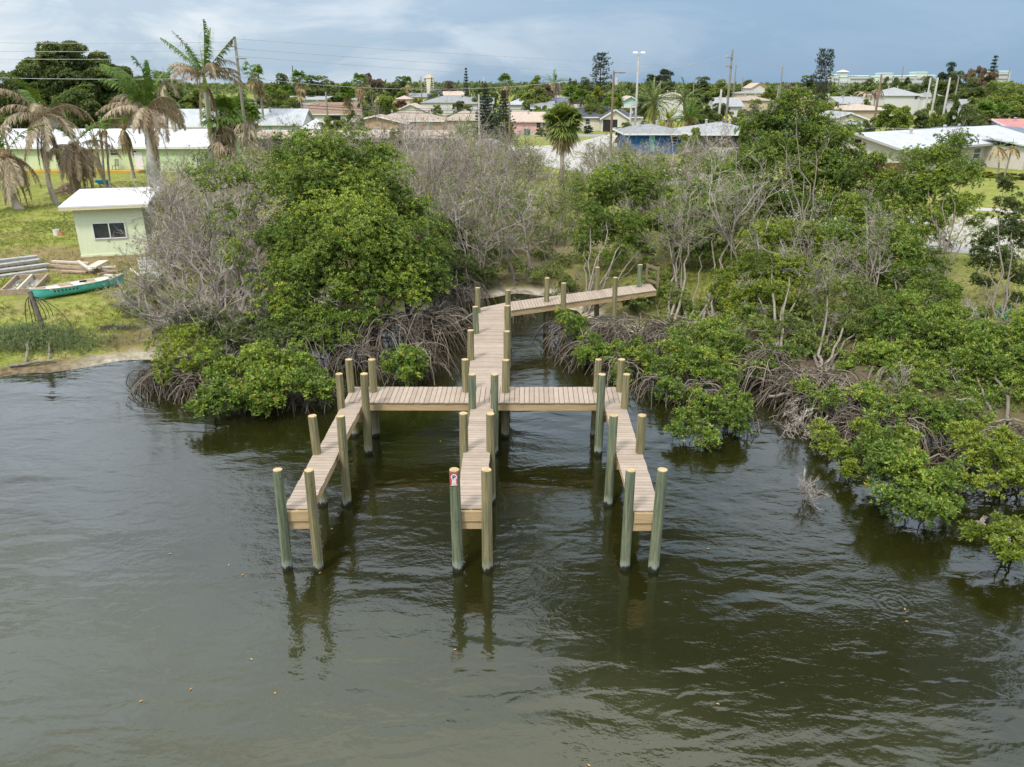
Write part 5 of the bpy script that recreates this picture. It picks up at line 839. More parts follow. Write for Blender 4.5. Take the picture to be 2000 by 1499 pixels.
house('house', 'grey low roofed house left behind the tallest mangrove', 1560, 1652, 140, 240, 226, 10, 'hip', 'w_grey', 'sh_grey', trim=None)
house('house', 'two storey white house with pale hipped roof among the right trees', 1730, 1798, 235, 186, 171, 13, 'hip', 'w_white', 'sh_pale', [('window', 1790, 187, 194, 6)])
house('house', 'small white gabled house with orange roof edge on the far right', 1468, 1497, 330, 172, 163, 12, 'gy', 'w_white', 'sh_pink', trim='orange')
for q in [('house', 'house with long pinkish tan roof below the forked pine', 1572, 1662, 235, 197, 184, 14, 'hip', 'w_tan', 'sh_pink'), ('house', 'grey and white roofed house right of the forked pine', 1640, 1702, 200, 203, 190, 11, 'gx', 'w_white', 'sh_pale'), ('house', 'flat pink tan roofed house before the white gable at right', 1645, 1742, 178, 214, 203, 11, 'hip', 'w_tan', 'sh_pink'),
          ('house', 'house with wide blue grey roof in the middle distance', 822, 938, 250, 201, 188, 13, 'hip', 'w_white', 'sh_grey'), ('house', 'small grey roofed house left of the yellow bush in the distance', 773, 800, 290, 194, 187, 10, 'hip', 'w_tan', 'sh_pink'), ('house', 'distant grey roofed house below the church tower', 798, 838, 300, 190, 183, 11, 'gx', 'w_yellow', 'sh_grey'),
          ('house', 'distant house with dark solar roof left of the small norfolk pine', 865, 905, 320, 187, 179, 11, 'gx', 'w_tan', 'sh_pink'), ('house', 'pale grey roofed house behind the twin pines', 905, 962, 225, 203, 190, 11, 'gx', 'w_white', 'sh_grey'), ('house', 'white house with pale roof right of the twin pines', 992, 1052, 215, 205, 190, 11, 'hip', 'w_white', 'metal_bluegrey'),
          ('house', 'house with small white rake gable behind the pink house', 1040, 1080, 190, 211, 199, 9, 'gx', 'w_mint', 'sh_grey'), ('house', 'blue slate roofed house left of the cabbage palms', 1082, 1112, 205, 207, 192, 9, 'gx', 'w_white', 'sh_blue'), ('house', 'long tan roofed house behind the cabbage palms', 1072, 1150, 250, 192, 184, 12, 'hip', 'w_white', 'sh_tan'),
          ('house', 'mint green gabled house beside the tall lamp pole', 1218, 1246, 220, 196, 189, 10, 'gy', 'w_mint', 'sh_pink'), ('house', 'house with tan roof between the two date palms', 1295, 1345, 215, 190, 180, 11, 'hip', 'w_white', 'sh_tan'), ('house', 'white house with pale blue trim behind the dark tree', 1398, 1450, 175, 208, 192, 10, 'gx', 'w_white', 'sh_pale'),
          ('house', 'grey roofed distant house left of the orange edged house', 1440, 1500, 290, 183, 177, 11, 'hip', 'w_tan', 'sh_grey'), ('house', 'tan roofed house behind the wooden pole at right centre', 1445, 1510, 215, 197, 187, 11, 'hip', 'w_tan', 'sh_tan'), ('house', 'low white roofed building among palms at left centre', 548, 632, 220, 196, 189, 10, 'flat', 'w_white', 'sh_pale'),
          ('house', 'pale roofed house half hidden behind the left olive trees', -60, 60, 130, 225, 212, 12, 'hip', 'w_white', 'sh_tan'), ('house', 'grey roofed house on the far right street', 1880, 1915, 210, 205, 195, 11, 'gx', 'w_grey', 'sh_grey'), ('house', 'white walled house at the right between the bare poles', 1805, 1850, 260, 190, 180, 11, 'hip', 'w_white', 'sh_grey'), ('house', 'white house behind round sabal palm in the middle', 668, 700, 230, 196, 190, 9, 'flat', 'w_white', 'sh_pale')]: house(*q, trim='trim' if 'gable' in q[1] else None)
rs_ = thing('resort', 'long white resort block with pale teal roofs on the far right horizon', 'hotel', (*PY(1730, 160, 640)[:2], G)); ro = np.array(rs_.location)
for px0, px1, pt in ((1628, 1640, 147), (1640, 1657, 151), (1657, 1700, 149), (1700, 1722, 150), (1722, 1745, 144), (1745, 1790, 149), (1790, 1812, 142), (1812, 1828, 148), (1940, 1975, 140)):
    x0, x1, z = PY(px0, pt, 640)[0], PY(px1, pt, 640)[0], PY(px0, pt, 640)[2]; MB().box(((x0+x1)/2-ro[0], 6, (z-G)/2), (x1-x0-.3, 12, z-G)).build('wall', M['w_white'], rs_); MB().box(((x0+x1)/2-ro[0], 6, z-G+.25), (x1-x0+.6, 12.8, .5), taper=.8).build('roof', M['w_mint'], rs_)
    for zz in np.arange(3.2, z-G-1, 3.1): MB().box(((x0+x1)/2-ro[0], -.5, zz), ((x1-x0)*.8, 1.0, 1.4)).build('balcony', M['w_grey'], rs_)
for px, pt in ((1651, 141),): c = PY(px, pt, 640); MB().box((c[0]-ro[0], 5, c[2]-G-2.5), (6, 6, 5)).box((c[0]-ro[0], 5, c[2]-G+.8), (8, 8, 1.6), taper=.1).build('turret', M['w_white'], rs_)
o = thing('church_tower', 'small cream tower rising beyond the trees in the middle distance', 'tower', (*PY(838, 160, 420)[:2], G)); c = PY(838, 153, 420); MB().box((0, 0, (c[2]-G)/2), (4.5, 4.5, c[2]-G)).build('wall', M['w_cream'], o); MB().box((0, 0, c[2]-G+.9), (5, 5, 1.8), taper=.3).build('roof', M['sh_pink'], o)
f = thing('fence', 'brown red board fence below the gable wall of the beige house', 'fence', P(1715, 347, G)); fo_ = np.array(f.location); mb = MB(); a, c = P(1655, 349, G), P(1765, 347, G); rsq = np.random.RandomState(4)
for k in range(46): t = k/45; p = a+(c-a)*t; mb.box(p+[0, 0, .75+rsq.uniform(-.02, .02)], (.135, .025, 1.5))
M['fence'] = mat('brown_fence_board', (.16, .075, .055), (.10, .05, .04), 6, .85); mb.build('fence_boards', M['fence'], f, fo_); mb = MB(); mb.beam(a+[0, .04, .4], c+[0, .04, .4], .04, .09); mb.beam(a+[0, .04, 1.2], c+[0, .04, 1.2], .04, .09); mb.build('fence_rail', M['fence'], f, fo_)
# ---------------------------------------------------------------- shed, patio, yard things
sa, sb = P(160, 506, G-.1), P(292, 499, G-.1); rz = math.atan2(sb[1]-sa[1], sb[0]-sa[0]); sw = float(np.linalg.norm(sb-sa)); sh = thing('shed', 'light green shed with white flat roof and wide dark window', 'shed', (sa+sb)/2, rz); hs = PY(150, 411, sa[1])[2]-(G-.1)
M['shed_wall'] = mat('green_shed_siding', (.72, .775, .55), (.65, .71, .48), 3, .8, .3, 10, stretch=(6, 6, .3)); M['roof_white'] = mat('white_roof_coating', (.70, .70, .72), (.60, .60, .63), 2, .5); M['mauve'] = mat('brown_shed_side', (.30, .29, .21), (.25, .235, .17), 4, .9)
W = MB(); dd_ = 4.6; W.box((0, dd_/2, hs/2), (sw, dd_, hs)); W.build('wall', M['shed_wall'], sh); MB().box((sw/2+.012, dd_/2, hs/2), (.02, dd_-.1, hs-.05)).build('side_panel', M['mauve'], sh)
Rf = MB(); e = .55; zt = hs+.28; zb = hs+.55; Rf.slab([[-sw/2-e, -e, zt], [sw/2+e*.8, -e, zt], [sw/2+e*.8, dd_+e, zb], [-sw/2-e, dd_+e, zb]], .09); Rf.build('roof', M['roof_white'], sh)
F = MB(); F.beam((-sw/2-e, -e+.03, zt-.17), (sw/2+e*.8, -e+.03, zt-.15), .05, .12); F.beam((-sw/2-e+.03, -e+.06, zt-.15), (-sw/2-e+.03, dd_+e, zb-.15), .05, .12); F.build('fascia', M['trim_cream'], sh); opening(sh, 'slider', .02*sw-.15, hs*.40, hs*.72, sw*.47); MB().box((0, -.03, .10), (sw+.04, .05, .22)).build('skirt_board', M['shed_wall'], sh)
M['patio'] = mat('yellow_patio_edge', (.52, .33, .055), (.42, .27, .05), 3, .8); mb = MB(); mb.box(((PY(60, 340, Yg)[0]+PY(285, 340, Yg)[0])/2, Yg-.9, G+.12), (PY(285, 340, Yg)[0]-PY(60, 340, Yg)[0], 1.7, .32)); tag(mb.build('patio', M['patio']), kind='structure')
ZPAT = G+.28; M['plastic_white'] = mat('white_plastic', (.76, .76, .74), None, 4, .5); M['metal_dark'] = mat('dark_metal', (.07, .09, .08), None, 5, .5)
c = PY(127, 330, Yg-.9); t_ = thing('table', 'white table on the yellow patio of the long green house', 'table', (c[0], Yg-.9, ZPAT)); MB().box((0, 0, .70), (1.35, .7, .05)).build('tabletop', M['plastic_white'], t_)
for x in (-.58, .58):
    for y in (-.25, .25): MB().beam((x, y, 0), (x*.93, y, .675), .05, .05).build('leg', M['plastic_white'], t_)
c = PY(226, 330, Yg-.8); t_ = thing('chair', 'dark slat back chair on the yellow patio of the long green house', 'chair', (c[0], Yg-.8, ZPAT), R(-20)); MB().box((0, 0, .44), (.5, .48, .05)).build('seat', M['metal_dark'], t_); mb = MB()
for k in range(5): mb.box((0, .24+.02*k, .58+.13*k), (.5, .03, .07))
mb.build('backrest', M['metal_dark'], t_)
for x in (-.22, .22): MB().beam((x, -.2, 0), (x, -.2, .415), .04, .04).build('leg', M['metal_dark'], t_); MB().beam((x*1.1, .2, 0), (x*1.1, .33, 1.15), .035, .035).build('leg', M['metal_dark'], t_)
c = gp(203, 366); t_ = thing('wheelbarrow', 'blue wheelbarrow beside the slim palm trunks', 'wheelbarrow', c, R(15)); M['blue_tub'] = mat('blue_plastic', (.03, .26, .42), (.025, .21, .35), 4, .4)
mb = MB(); mb.add([[-.35, -.28, .3], [.35, -.22, .3], [.35, .22, .3], [-.35, .28, .3], [-.62, -.42, .68], [.6, -.36, .66], [.6, .36, .66], [-.62, .42, .68]], [[0, 3, 2, 1], [0, 1, 5, 4], [1, 2, 6, 5], [2, 3, 7, 6], [3, 0, 4, 7]]); mb.build('tub', M['blue_tub'], t_)
MB().lathe((.55, 0, .2), [(0, -.05), (.19, -.05), (.2, 0), (.19, .05), (0, .05)], 12, axis=[[1, 0, 0], [0, 0, -1], [0, 1, 0]]).build('wheel', M['metal_dark'], t_); mb = MB()
for y in (-.25, .25): mb.beam((.55, y*.3, .2), (-1.0, y*1.1, .6), .04, .04)
mb.build('handle', M['bark'], t_)
for y in (-.25, .25): MB().beam((-.3, y, .4), (-.35, y, 0), .04, .04).build('leg', M['metal_dark'], t_)
rsd = np.random.RandomState(9)
def debris_heap(name, label, c, rx, ry, h, n, m_, l=.7, r=.02, cat='heap'):
    mb = MB(); p = np.c_[rsd.normal(0, rx*.5, n), rsd.normal(0, ry*.5, n)]; z = h*np.exp(-(p[:, 0]/rx)**2*2-(p[:, 1]/ry)**2*2)*rsd.rand(n)**.5; d = unit(np.c_[rsd.normal(size=(n, 2)), rsd.normal(0, .25, n)]); a_ = np.c_[p, z]+np.asarray(c); L_ = l*rsd.uniform(.4, 1.1, n)[:, None]
    mb.tubes(np.stack([a_-d*L_/2, a_+[0, 0, .04], a_+d*L_/2], 1), np.array([[r, r, r*.5]])*np.ones((n, 1)), 3, 0, rsd.uniform(.1, .9, n)); return tag(mb.build(name, M[m_], None, c), label, cat)
debris_heap('brush_heap', 'heap of dry grey palm fronds on the lawn behind the shed', gp(140, 378), 1.5, 1.0, 1.0, 700, 'frond_dead', 1.0, .025); debris_heap('leaf_litter', 'dark strip of dry seaweed litter on the left shore grass', gp(228, 642), 1.1, .4, .10, 420, 'bark_dark', .22, .012, 'litter'); debris_heap('rubble_heap', 'white rubble heap behind the bare thicket in the middle', gp(955, 288), 3.2, 1.4, 1.2, 420, 'w_white', .7, .16); debris_heap('brush_heap', 'small dry frond lying near the weathered post', gp(42, 655), .35, .25, .35, 50, 'frond_dead', .5, .012)
# canoe lying on the grass
ca, cb = gp(62, 590), gp(244, 557); cl = float(np.linalg.norm(cb-ca)); ang = math.atan2(cb[1]-ca[1], cb[0]-ca[0]); cn = thing('canoe', 'teal green canoe with pale deck lying on the left shore grass', 'canoe', (ca+cb)/2+[0, 0, .06], ang)
M['canoe'] = mat('teal_hull', (.08, .46, .40), (.06, .38, .33), 3, .5, c3=(.14, .54, .47)); M['canoe_in'] = mat('tan_canoe_interior', (.60, .49, .38), (.50, .40, .31), 4, .7); M['canoe_rim'] = mat('pale_gunwale', (.66, .60, .54), None, 4, .6)
ns = 23; ts = np.linspace(-1, 1, ns); wid = .42*(1-np.abs(ts)**2.3)+.012; top = .43+.10*np.abs(ts)**3.5; V = []; VI = []; q = np.linspace(-math.pi/2, math.pi/2, 11)
for t, w_, z_ in zip(ts, wid, top):
    x = t*cl/2*(1-.0); prof = lambda s, zo: np.c_[np.full(11, x*(.985 if zo else 1)), np.sign(np.sin(q))*np.abs(np.sin(q))**.7*w_*s, (z_-zo*0)*(1-np.cos(q)**.65*.98)+zo]; V.append(prof(1, 0)); VI.append(np.c_[np.full(11, x*.985), np.sign(np.sin(q))*np.abs(np.sin(q))**.7*max(w_-.02, .003), .22+(z_-.22)*(1-np.cos(q)**.65)])
i, j = np.meshgrid(np.arange(ns-1), np.arange(10), indexing='ij'); fq = np.stack([i*11+j, (i+1)*11+j, (i+1)*11+j+1, i*11+j+1], -1).reshape(-1, 4)
MB().add(np.concatenate(V), fq[:, ::-1]).build('hull', M['canoe'], cn, smooth=True); MB().add(np.concatenate(VI), fq).build('interior', M['canoe_in'], cn, smooth=True); mb = MB()
for s in (0, 10): mb.tubes(np.array([v[s] for v in V]), np.full(ns, .024), 6)
mb.build('gunwale', M['canoe_rim'], cn)
for x, l in ((-.52, .5), (0.0, .42), (.55, .6)): w_ = .42*(1-abs(x)**2.3)*1.85; MB().box((x*cl/2, 0, .40), (l, w_, .05)).build('seat', M['plastic_white'], cn)
MB().box((.12*cl/2, .08, .46), (.30, .12, .07)).build('paddle_grip', M['dark'], cn); mb = MB()
for k in range(7): x = -cl/2+.95+k*.155; w_ = .42*(1-abs(x/(cl/2))**2.3); mb.box((x, -w_*.965-.012, .30), (.085, .014, .11), rz=-.12)
mb.build('hull_lettering', M['metal_dark'], cn); MB().box((-cl/2+2.15, -.385, .29), (.09, .02, .06)).build('hull_decal', M['plastic_white'], cn)
pb = gp(88, 650); pt_ = PY(73, 583, pb[1]+.1); po = thing('mooring_post', 'weathered grey post with hanging black cables in front of the canoe', 'post', pb); pt2 = pb+[-.28, .05, 1.75]; MB().tubes(np.stack([pb-[0, 0, .2], (pb+pt2)/2, pt2]), np.array([.105, .10, .095]), 8).ngon(np.array([pt2+.095*np.array([math.cos(a_), math.sin(a_), .02]) for a_ in np.arange(8)*math.pi/4]), [list(range(8))]).build('post', M['bark'], po, pb)
for k in range(7): x = [-.62, -.35, -.2, .25, .4, .55, 1.25][k]; a_ = pt2-[-.03 if x < 0 else .02, 0, .22]; c_ = pb+[x, -.1, .05 if k in (0, 6) else .35+.08*k]; MB().tubes(curve(a_, a_+[x*.5, -.1, .05], c_+[0, 0, .7], c_, 9), np.full(9, .016), 4).build('cable', M['dark'], po, pb)
# lumber and rubbish on the left lawn, every board its own object
def board(name, label, pa, pb_, w, h, m_, dz=0.0, group=None, tilt=0.0):
    a_, c_ = gp(*pa), gp(*pb_); a_ = a_+[0, 0, h/2+dz]; c_ = c_+[0, 0, h/2+dz+tilt]; return tag(MB().beam(a_, c_, w, h).build(name, M[m_], None, (a_+c_)/2), label, 'board', group)
M['grey_wood'] = mat('silvered_wood', (.33, .32, .32), (.22, .21, .21), 5, .9, .4, stretch=(1, 1, 6), c3=(.44, .43, .42)); M['brown_wood'] = mat('old_brown_wood', (.33, .245, .175), (.22, .16, .115), 6, .9, .3, c3=(.42, .34, .26)); M['pale_wood'] = mat('pale_sawn_wood', (.58, .53, .46), (.48, .43, .37), 4, .85)
gb = 'weathered boards on the lawn'
for k, (pa, pb_, dz, lab) in enumerate([((-40, 548), (92, 530), 0, 'lowest wide grey weathered plank left of the brown timber'), ((-40, 541), (97, 523), .12, 'second grey weathered plank of the left stack'), ((-40, 536), (80, 519), .25, 'third grey weathered plank of the left stack'), ((-40, 530), (76, 516), .36, 'topmost grey weathered plank of the left stack')]): board('plank', lab, pa, pb_, .42, .12, 'grey_wood', dz, gb)
board('plank', 'short pale plank below the grey plank stack', (48, 543), (88, 541), .35, .10, 'pale_wood', 0, gb)
for k, (pa, pb_, w_, dz, m_, lab) in enumerate([((98, 530), (205, 534), .16, 0, 'brown_wood', 'long brown plank at the bottom of the timber heap'), ((100, 524), (190, 531), .16, .12, 'brown_wood', 'brown plank lying second in the timber heap'), ((104, 520), (175, 524), .14, .22, 'pale_wood', 'pale brown plank at the back of the timber heap'), ((110, 527), (232, 536), .12, .1, 'brown_wood', 'longest brown pole in the timber heap reaching right'), ((155, 523), (180, 541), .14, .3, 'pale_wood', 'white plank lying crosswise on the timber heap'), ((180, 538), (206, 524), .5, .34, 'pale_wood', 'wide pale plywood sheet on the timber heap'), ((192, 540), (240, 532), .12, .05, 'brown_wood', 'brown plank at the right end of the timber heap'), ((198, 533), (228, 531), .14, .22, 'pale_wood', 'short pale plank on the right of the timber heap'), ((255, 528), (278, 546), .08, .02, 'pale_wood', 'thin pale plank leaning toward the broken white crate'), ((120, 534), (170, 536), .2, .05, 'brown_wood', 'thick brown plank at the front of the timber heap'), ((205, 540), (222, 541), .16, .02, 'pale_wood', 'pale wood offcut at the front of the timber heap')]): board('plank', lab, pa, pb_, w_, .09, m_, dz, gb)
pf = thing('wooden_frame', 'old wooden frame with open bays lying left of the canoe', 'wooden frame', gp(48, 565)); fo_ = np.array(pf.location); q = [gp(*p) for p in ((4, 578), (68, 575), (95, 546), (34, 548))]
for k in range(4): MB().beam(q[k]+[0, 0, .14], q[(k+1) % 4]+[0, 0, .14], .09, .28).build('frame_board', M['brown_wood'], pf, fo_)
MB().beam((q[0]+q[1])/2+[0, 0, .15], (q[2]+q[3])/2+[0, 0, .15], .09, .28).build('frame_board', M['pale_wood'], pf, fo_); MB().slab([p+[0, 0, .05] for p in q], .03).build('frame_floor', M['grey_wood'], pf, fo_)
for k, (pts, r, lab) in enumerate([([(20, 717), (106, 709)], .07, 'long grey driftwood log lying at the left waterline'), ([(50, 712), (60, 685)], .06, 'short pale driftwood stub standing on the waterline log'), ([(94, 708), (104, 676)], .045, 'thin forked driftwood stick right of the driftwood stub'), ([(285, 625), (318, 620)], .10, 'pale flat stone slab edge by the dead shrubs')]):
    a_, c_ = gp(*pts[0]), gp(*pts[1]); c_ = c_+([0, 0, .35] if k in (1, 2) else [0, 0, .05]); tag(MB().tubes(wobble(np.random.RandomState(k), np.stack([a_+(c_-a_)*t for t in np.linspace(0, 1, 6)])+[0, 0, .05], .02), np.linspace(r, r*.7, 6), 7).build('driftwood' if k < 3 else 'stone_slab', M['bark_pale' if k < 3 else 'concrete'], None, a_), lab, 'driftwood' if k < 3 else 'stone')
def can(name, label, px, py, r, h, m_, cat, lid=None):
    c = gp(px, py); o = thing(name, label, cat, c); MB().lathe((0, 0, 0), [(0, 0), (r*.9, 0), (r, h), (r*.93, h), (r*.85, h*.2), (0, h*.2)], 14).build('body', M[m_], o)
    if lid: MB().lathe((0, 0, h), [(r*1.05, 0), (r*1.05, .04), (0, .07)], 14).build('lid', M[lid], o)
    return o
M['lime_paint'] = mat('lime_plastic', (.24, .46, .10), None, 4, .5); M['terracotta'] = mat('orange_clay', (.55, .25, .13), None, 5, .8); M['red_cloth'] = mat('red_cloth', (.36, .05, .04), (.26, .035, .03), 5, .9); M['pink_cloth'] = mat('pink_cloth', (.70, .38, .48), (.6, .3, .4), 5, .9); M['bin_green'] = mat('green_bin', (.01, .17, .10), (.008, .13, .08), 4, .5)
can('bucket', 'lime green bucket behind the grey plank stack', 51, 514, .27, .42, 'lime_paint', 'bucket'); can('bucket', 'white bucket on the lawn left of the shed', 111, 460, .20, .38, 'plastic_white', 'bucket'); can('clay_pot', 'small orange clay pot beside the white bucket', 121, 460, .18, .24, 'terracotta', 'pot'); can('blue_tub', 'blue plastic tub on the grass at the right edge', 1959, 620, .22, .42, 'blue_tub', 'tub')
def cloth(name, label, px, py, rx, ry, h, m_):
    c = gp(px, py); n = 9; u, v = np.meshgrid(np.linspace(-1, 1, n), np.linspace(-1, 1, n), indexing='ij'); z = np.clip(h*(1-u*u*.9)*(1-v*v*.9)*(.55+.45*np.sin(u*5+1)*np.cos(v*4)), .02, None); mb = MB(); i, j = np.meshgrid(np.arange(n-1), np.arange(n-1), indexing='ij')
    top = np.stack([u*rx, v*ry, z], -1).reshape(-1, 3); bot = top*[1, 1, 0]+[0, 0, -.02]; f_ = np.stack([i*n+j, (i+1)*n+j, (i+1)*n+j+1, i*n+j+1], -1).reshape(-1, 4); mb.add(top, f_); mb.add(bot, f_[:, ::-1]); return tag(mb.build(name, M[m_], None, (0, 0, 0)), label, 'cloth'), c
for nm, lb, px, py, rx, ry, h, m_ in (('tarp', 'dark red tarp heap under the bare shrub by the shore', 306, 608, .4, .5, .45, 'red_cloth'), ('cloth_heap', 'pink cloth heap below the broken white crate', 312, 552, .45, .3, .25, 'pink_cloth')):
    (o_, c_) = cloth(nm, lb, px, py, rx, ry, h, m_); o_.location = clean(c_)
cr_ = thing('crate', 'broken white slatted crate beside the right corner of the shed', 'crate', gp(296, 542), R(10))
for x in (-.42, .42): MB().beam((x, -.25, 0), (x, -.25, 1.0), .06, .06).build('crate_post', M['plastic_white'], cr_); MB().beam((x, .25, 0), (x, .25, 1.0), .06, .06).build('crate_post', M['plastic_white'], cr_)
for k in range(5): MB().box((0, -.285, .12+.2*k), (.9, .02, .11)).build('crate_slat', M['plastic_white'], cr_); MB().box((0, .285, .12+.2*k), (.9, .02, .11)).build('crate_slat', M['plastic_white'], cr_)
# bins, cars, sign
def wheelie(label, px, py):
    b_ = thing('wheelie_bin', label, 'bin', P(px, py, G), group='green bins by the pink house'); MB().box((0, 0, .52), (.62, .68, 1.0), taper=1.18).build('body', M['bin_green'], b_); MB().box((0, -.02, 1.07), (.78, .86, .08)).build('lid', M['bin_green'], b_)
    for x in (-.3, .3): MB().lathe((x, .36, .14), [(0, -.03), (.14, -.03), (.14, .03), (0, .03)], 10, axis=[[0, 0, 1], [1, 0, 0], [0, 1, 0]]).build('wheel', M['dark'], b_)
wheelie('green wheelie bin at the corner of the pink house, left one', 1027, 264); wheelie('green wheelie bin right next to the other bin at the pink house', 1032, 265)
def car(label, px, py, rz, paint, L_=4.6):
    o = thing('parked_car', label, 'car', P(px, py, G), rz); n = 15; x = np.linspace(-L_/2, L_/2, n); zt = np.interp(x/L_, [-.5, -.46, -.3, -.22, 0, .16, .3, .47, .5], [.62, .82, .93, .95, .96, .97, .98, .92, .6]); hw = .88*(1-.12*np.abs(x/L_*2)**4); mb = MB(); V = []
    for xx, z_, w_ in zip(x, zt, hw): V.append([[xx, -w_, .22], [xx, -w_*1.02, .6], [xx, -w_*.93, z_], [xx, w_*.93, z_], [xx, w_*1.02, .6], [xx, w_, .22]])
    V = np.array(V).reshape(-1, 3); i, j = np.meshgrid(np.arange(n-1), np.arange(6), indexing='ij'); j2 = (j+1) % 6; mb.add(V, np.stack([i*6+j, (i+1)*6+j, (i+1)*6+j2, i*6+j2], -1).reshape(-1, 4)[:, ::-1]); mb.ngon(V[:6], [list(range(6))]); mb.ngon(V[-6:], [list(range(6))[::-1]]); mb.build('body', M[paint], o)
    rf = MB(); g = [[-L_*.36, .80], [-L_*.20, .62], [L_*.14, .62], [L_*.36, .80]]; zc = [.95, 1.42, 1.44, .97]; mb = MB()
    v = [[a_[0], s*a_[1], z_] for s in (-1, 1) for a_, z_ in zip(g, zc)]; mb.ngon(v, [[0, 1, 5, 4], [2, 3, 7, 6], [0, 3, 2, 1], [4, 5, 6, 7]]); mb.build('windows', M['glass'], o); MB().box(((-L_*.2+L_*.14)/2, 0, 1.45), (L_*.36, 1.26, .05)).build('roof_panel', M[paint], o)
    for xx in (-L_*.31, L_*.31):
        for s in (-1, 1): wo = MB().lathe((xx, s*.80, .33), [(0, -.1), (.31, -.1), (.33, -.06), (.33, .06), (.31, .1), (0, .1)], 14, axis=[[1, 0, 0], [0, 0, -1], [0, 1, 0]]).build('wheel', M['dark'], o); MB().lathe((xx, s*.905, .33), [(0, -.012), (.2, -.012), (.2, .012), (0, .012)], 12, axis=[[1, 0, 0], [0, 0, -1], [0, 1, 0]]).build('rim', M['trim_grey'], wo)
    for s in (-1, 1): MB().box((L_/2-.04, s*.6, .7), (.08, .3, .12)).build('headlight', M['plastic_white'], o); MB().box((-L_/2+.03, s*.62, .74), (.07, .26, .12)).build('tail_light', M['red_cloth'], o)
M['car_silver'] = mat('silver_paint', (.55, .58, .62), None, 2, .3, metal=.3, spec=.6); M['car_black'] = mat('black_paint', (.03, .035, .045), None, 2, .25, spec=.6)
car('silver sedan parked in front of the open garage of the cream house', 1216, 254.5, R(176), 'car_silver'); car('dark car parked right of the silver sedan under the date palm', 1254, 251, R(120), 'car_black')
c = P(1417, 262, G); sg = thing('road_sign', 'yellow diamond road sign beside the tall wooden pole', 'sign', c); M['sign_yellow'] = mat('sign_yellow', (.78, .66, .02), None, 3, .5); zz_ = PY(1417, 230, c[1])[2]-G
MB().lathe((0, 0, 0), [(.035, 0), (.035, zz_+.3)], 8).build('sign_post', M['trim_grey'], sg); mb = MB(); mb.ngon([[0, -.05, zz_-.8], [.8, -.05, zz_], [0, -.05, zz_+.8], [-.8, -.05, zz_], [0, -.07, zz_-.8], [.8, -.07, zz_], [0, -.07, zz_+.8], [-.8, -.07, zz_]], [[0, 1, 2, 3], [7, 6, 5, 4]]); mb.build('sign_plate', M['sign_yellow'], sg)
mb = MB(); mb.box((-.08, -.08, zz_+.12), (.1, .012, .7)); mb.box((.12, -.08, zz_-.12), (.42, .012, .1)); mb.build('sign_symbol', M['dark'], sg)
# leaves floating on the water
M['fallen_leaf'] = mat('yellowed_leaf', (.50, .31, .11), (.38, .2, .06), 9, .6)
for k, (px, py) in enumerate([(332, 1082), (474, 1123), (491, 1288), (889, 1269), (537, 1354), (1384, 1072), (1767, 1190), (1402, 1375), (625, 1119), (648, 1033), (275, 1370), (447, 1104), (1771, 1214), (373, 1346), (1150, 1495), (720, 865), (860, 862)]):
    c = P(px, py, .008); a_ = k*1.3; l, w_ = .036, .016; ca_, sa_ = math.cos(a_), math.sin(a_); v = [[x*ca_-y*sa_, x*sa_+y*ca_, z] for x, y, z in ((-l, 0, 0), (0, -w_, .008), (l, 0, .004), (0, w_, .008), (-l, 0, -.004), (0, -w_, 0), (l, 0, 0), (0, w_, 0))]
    o = MB().add(v, [[0, 1, 2, 3], [7, 6, 5, 4]]).build('floating_leaf', M['fallen_leaf']); o.location = clean(c); tag(o, 'single yellow mangrove leaf floating on the dark water', 'leaf', 'leaves floating on the water')
# ---------------------------------------------------------------- palms
def pt(px, py, Y): return PY(px, py, Y)
feather_palm('royal_palm', 'royal palm with thick white trunk and brown hanging fronds behind the shed', gp(306, 372), pt(289, 243, 73), 1, ngreen=8, ndead=14, length=5.0, r0=.62, r1=.30, bulge=.12, bend=(.0, 0), shaft=1.5, bark='royal_bark', wind=(-.16, .05), gel=(.75, 1.35), gdroop=.10, dead_el=(-.1, .9), dead_drop=.24, leaf_len=1.15, nleaf=100, wd=.04, hang_g=.5, skirt=5)
feather_palm('royal_palm', 'tall royal palm against the sky with upright green fronds and grey dead ones', P(425, 330, G), pt(402, 178, 84), 2, ngreen=6, ndead=13, length=5.2, r0=.40, r1=.22, bend=(-.4, 0), shaft=1.6, bark='royal_bark', wind=(-.03, 0), gel=(.85, 1.2), gdroop=.05, dead_el=(.1, .9), dead_drop=.22, leaf_len=.95, nleaf=96, wd=.04, hang_g=.5, skirt=4)
feather_palm('coconut_palm', 'storm bent coconut palm with slim curved trunk left of the dry frond heap', gp(112, 400), pt(84, 222, 66), 3, ngreen=3, ndead=16, length=4.8, r0=.20, r1=.15, bend=(-.9, 0), wind=(-.10, 0), gel=(.2, 1.0), dead_el=(-.6, 1.0), dead_drop=.27, leaf_len=1.05, nleaf=86, wd=.04, skirt=7)
feather_palm('coconut_palm', 'coconut palm with shaggy brown trunk behind the left corner of the shed', gp(154, 386), pt(146, 282, 68), 4, ngreen=4, ndead=15, length=4.3, r0=.28, r1=.21, wind=(0, 0), gel=(.5, 1.3), gdroop=.14, dead_el=(-.9, .6), dead_drop=.4, leaf_len=1.0, nleaf=86, wd=.04, skirt=10, bark='palm_bark')
feather_palm('coconut_palm', 'short coconut palm with thick curved trunk at the left edge', gp(40, 410), pt(10, 300, 62), 5, ngreen=3, ndead=12, length=3.8, r0=.30, r1=.24, bend=(-1.0, .2), gel=(.4, 1.2), dead_el=(-1.0, .3), dead_drop=.45, leaf_len=.95, nleaf=80, wd=.04, skirt=9)
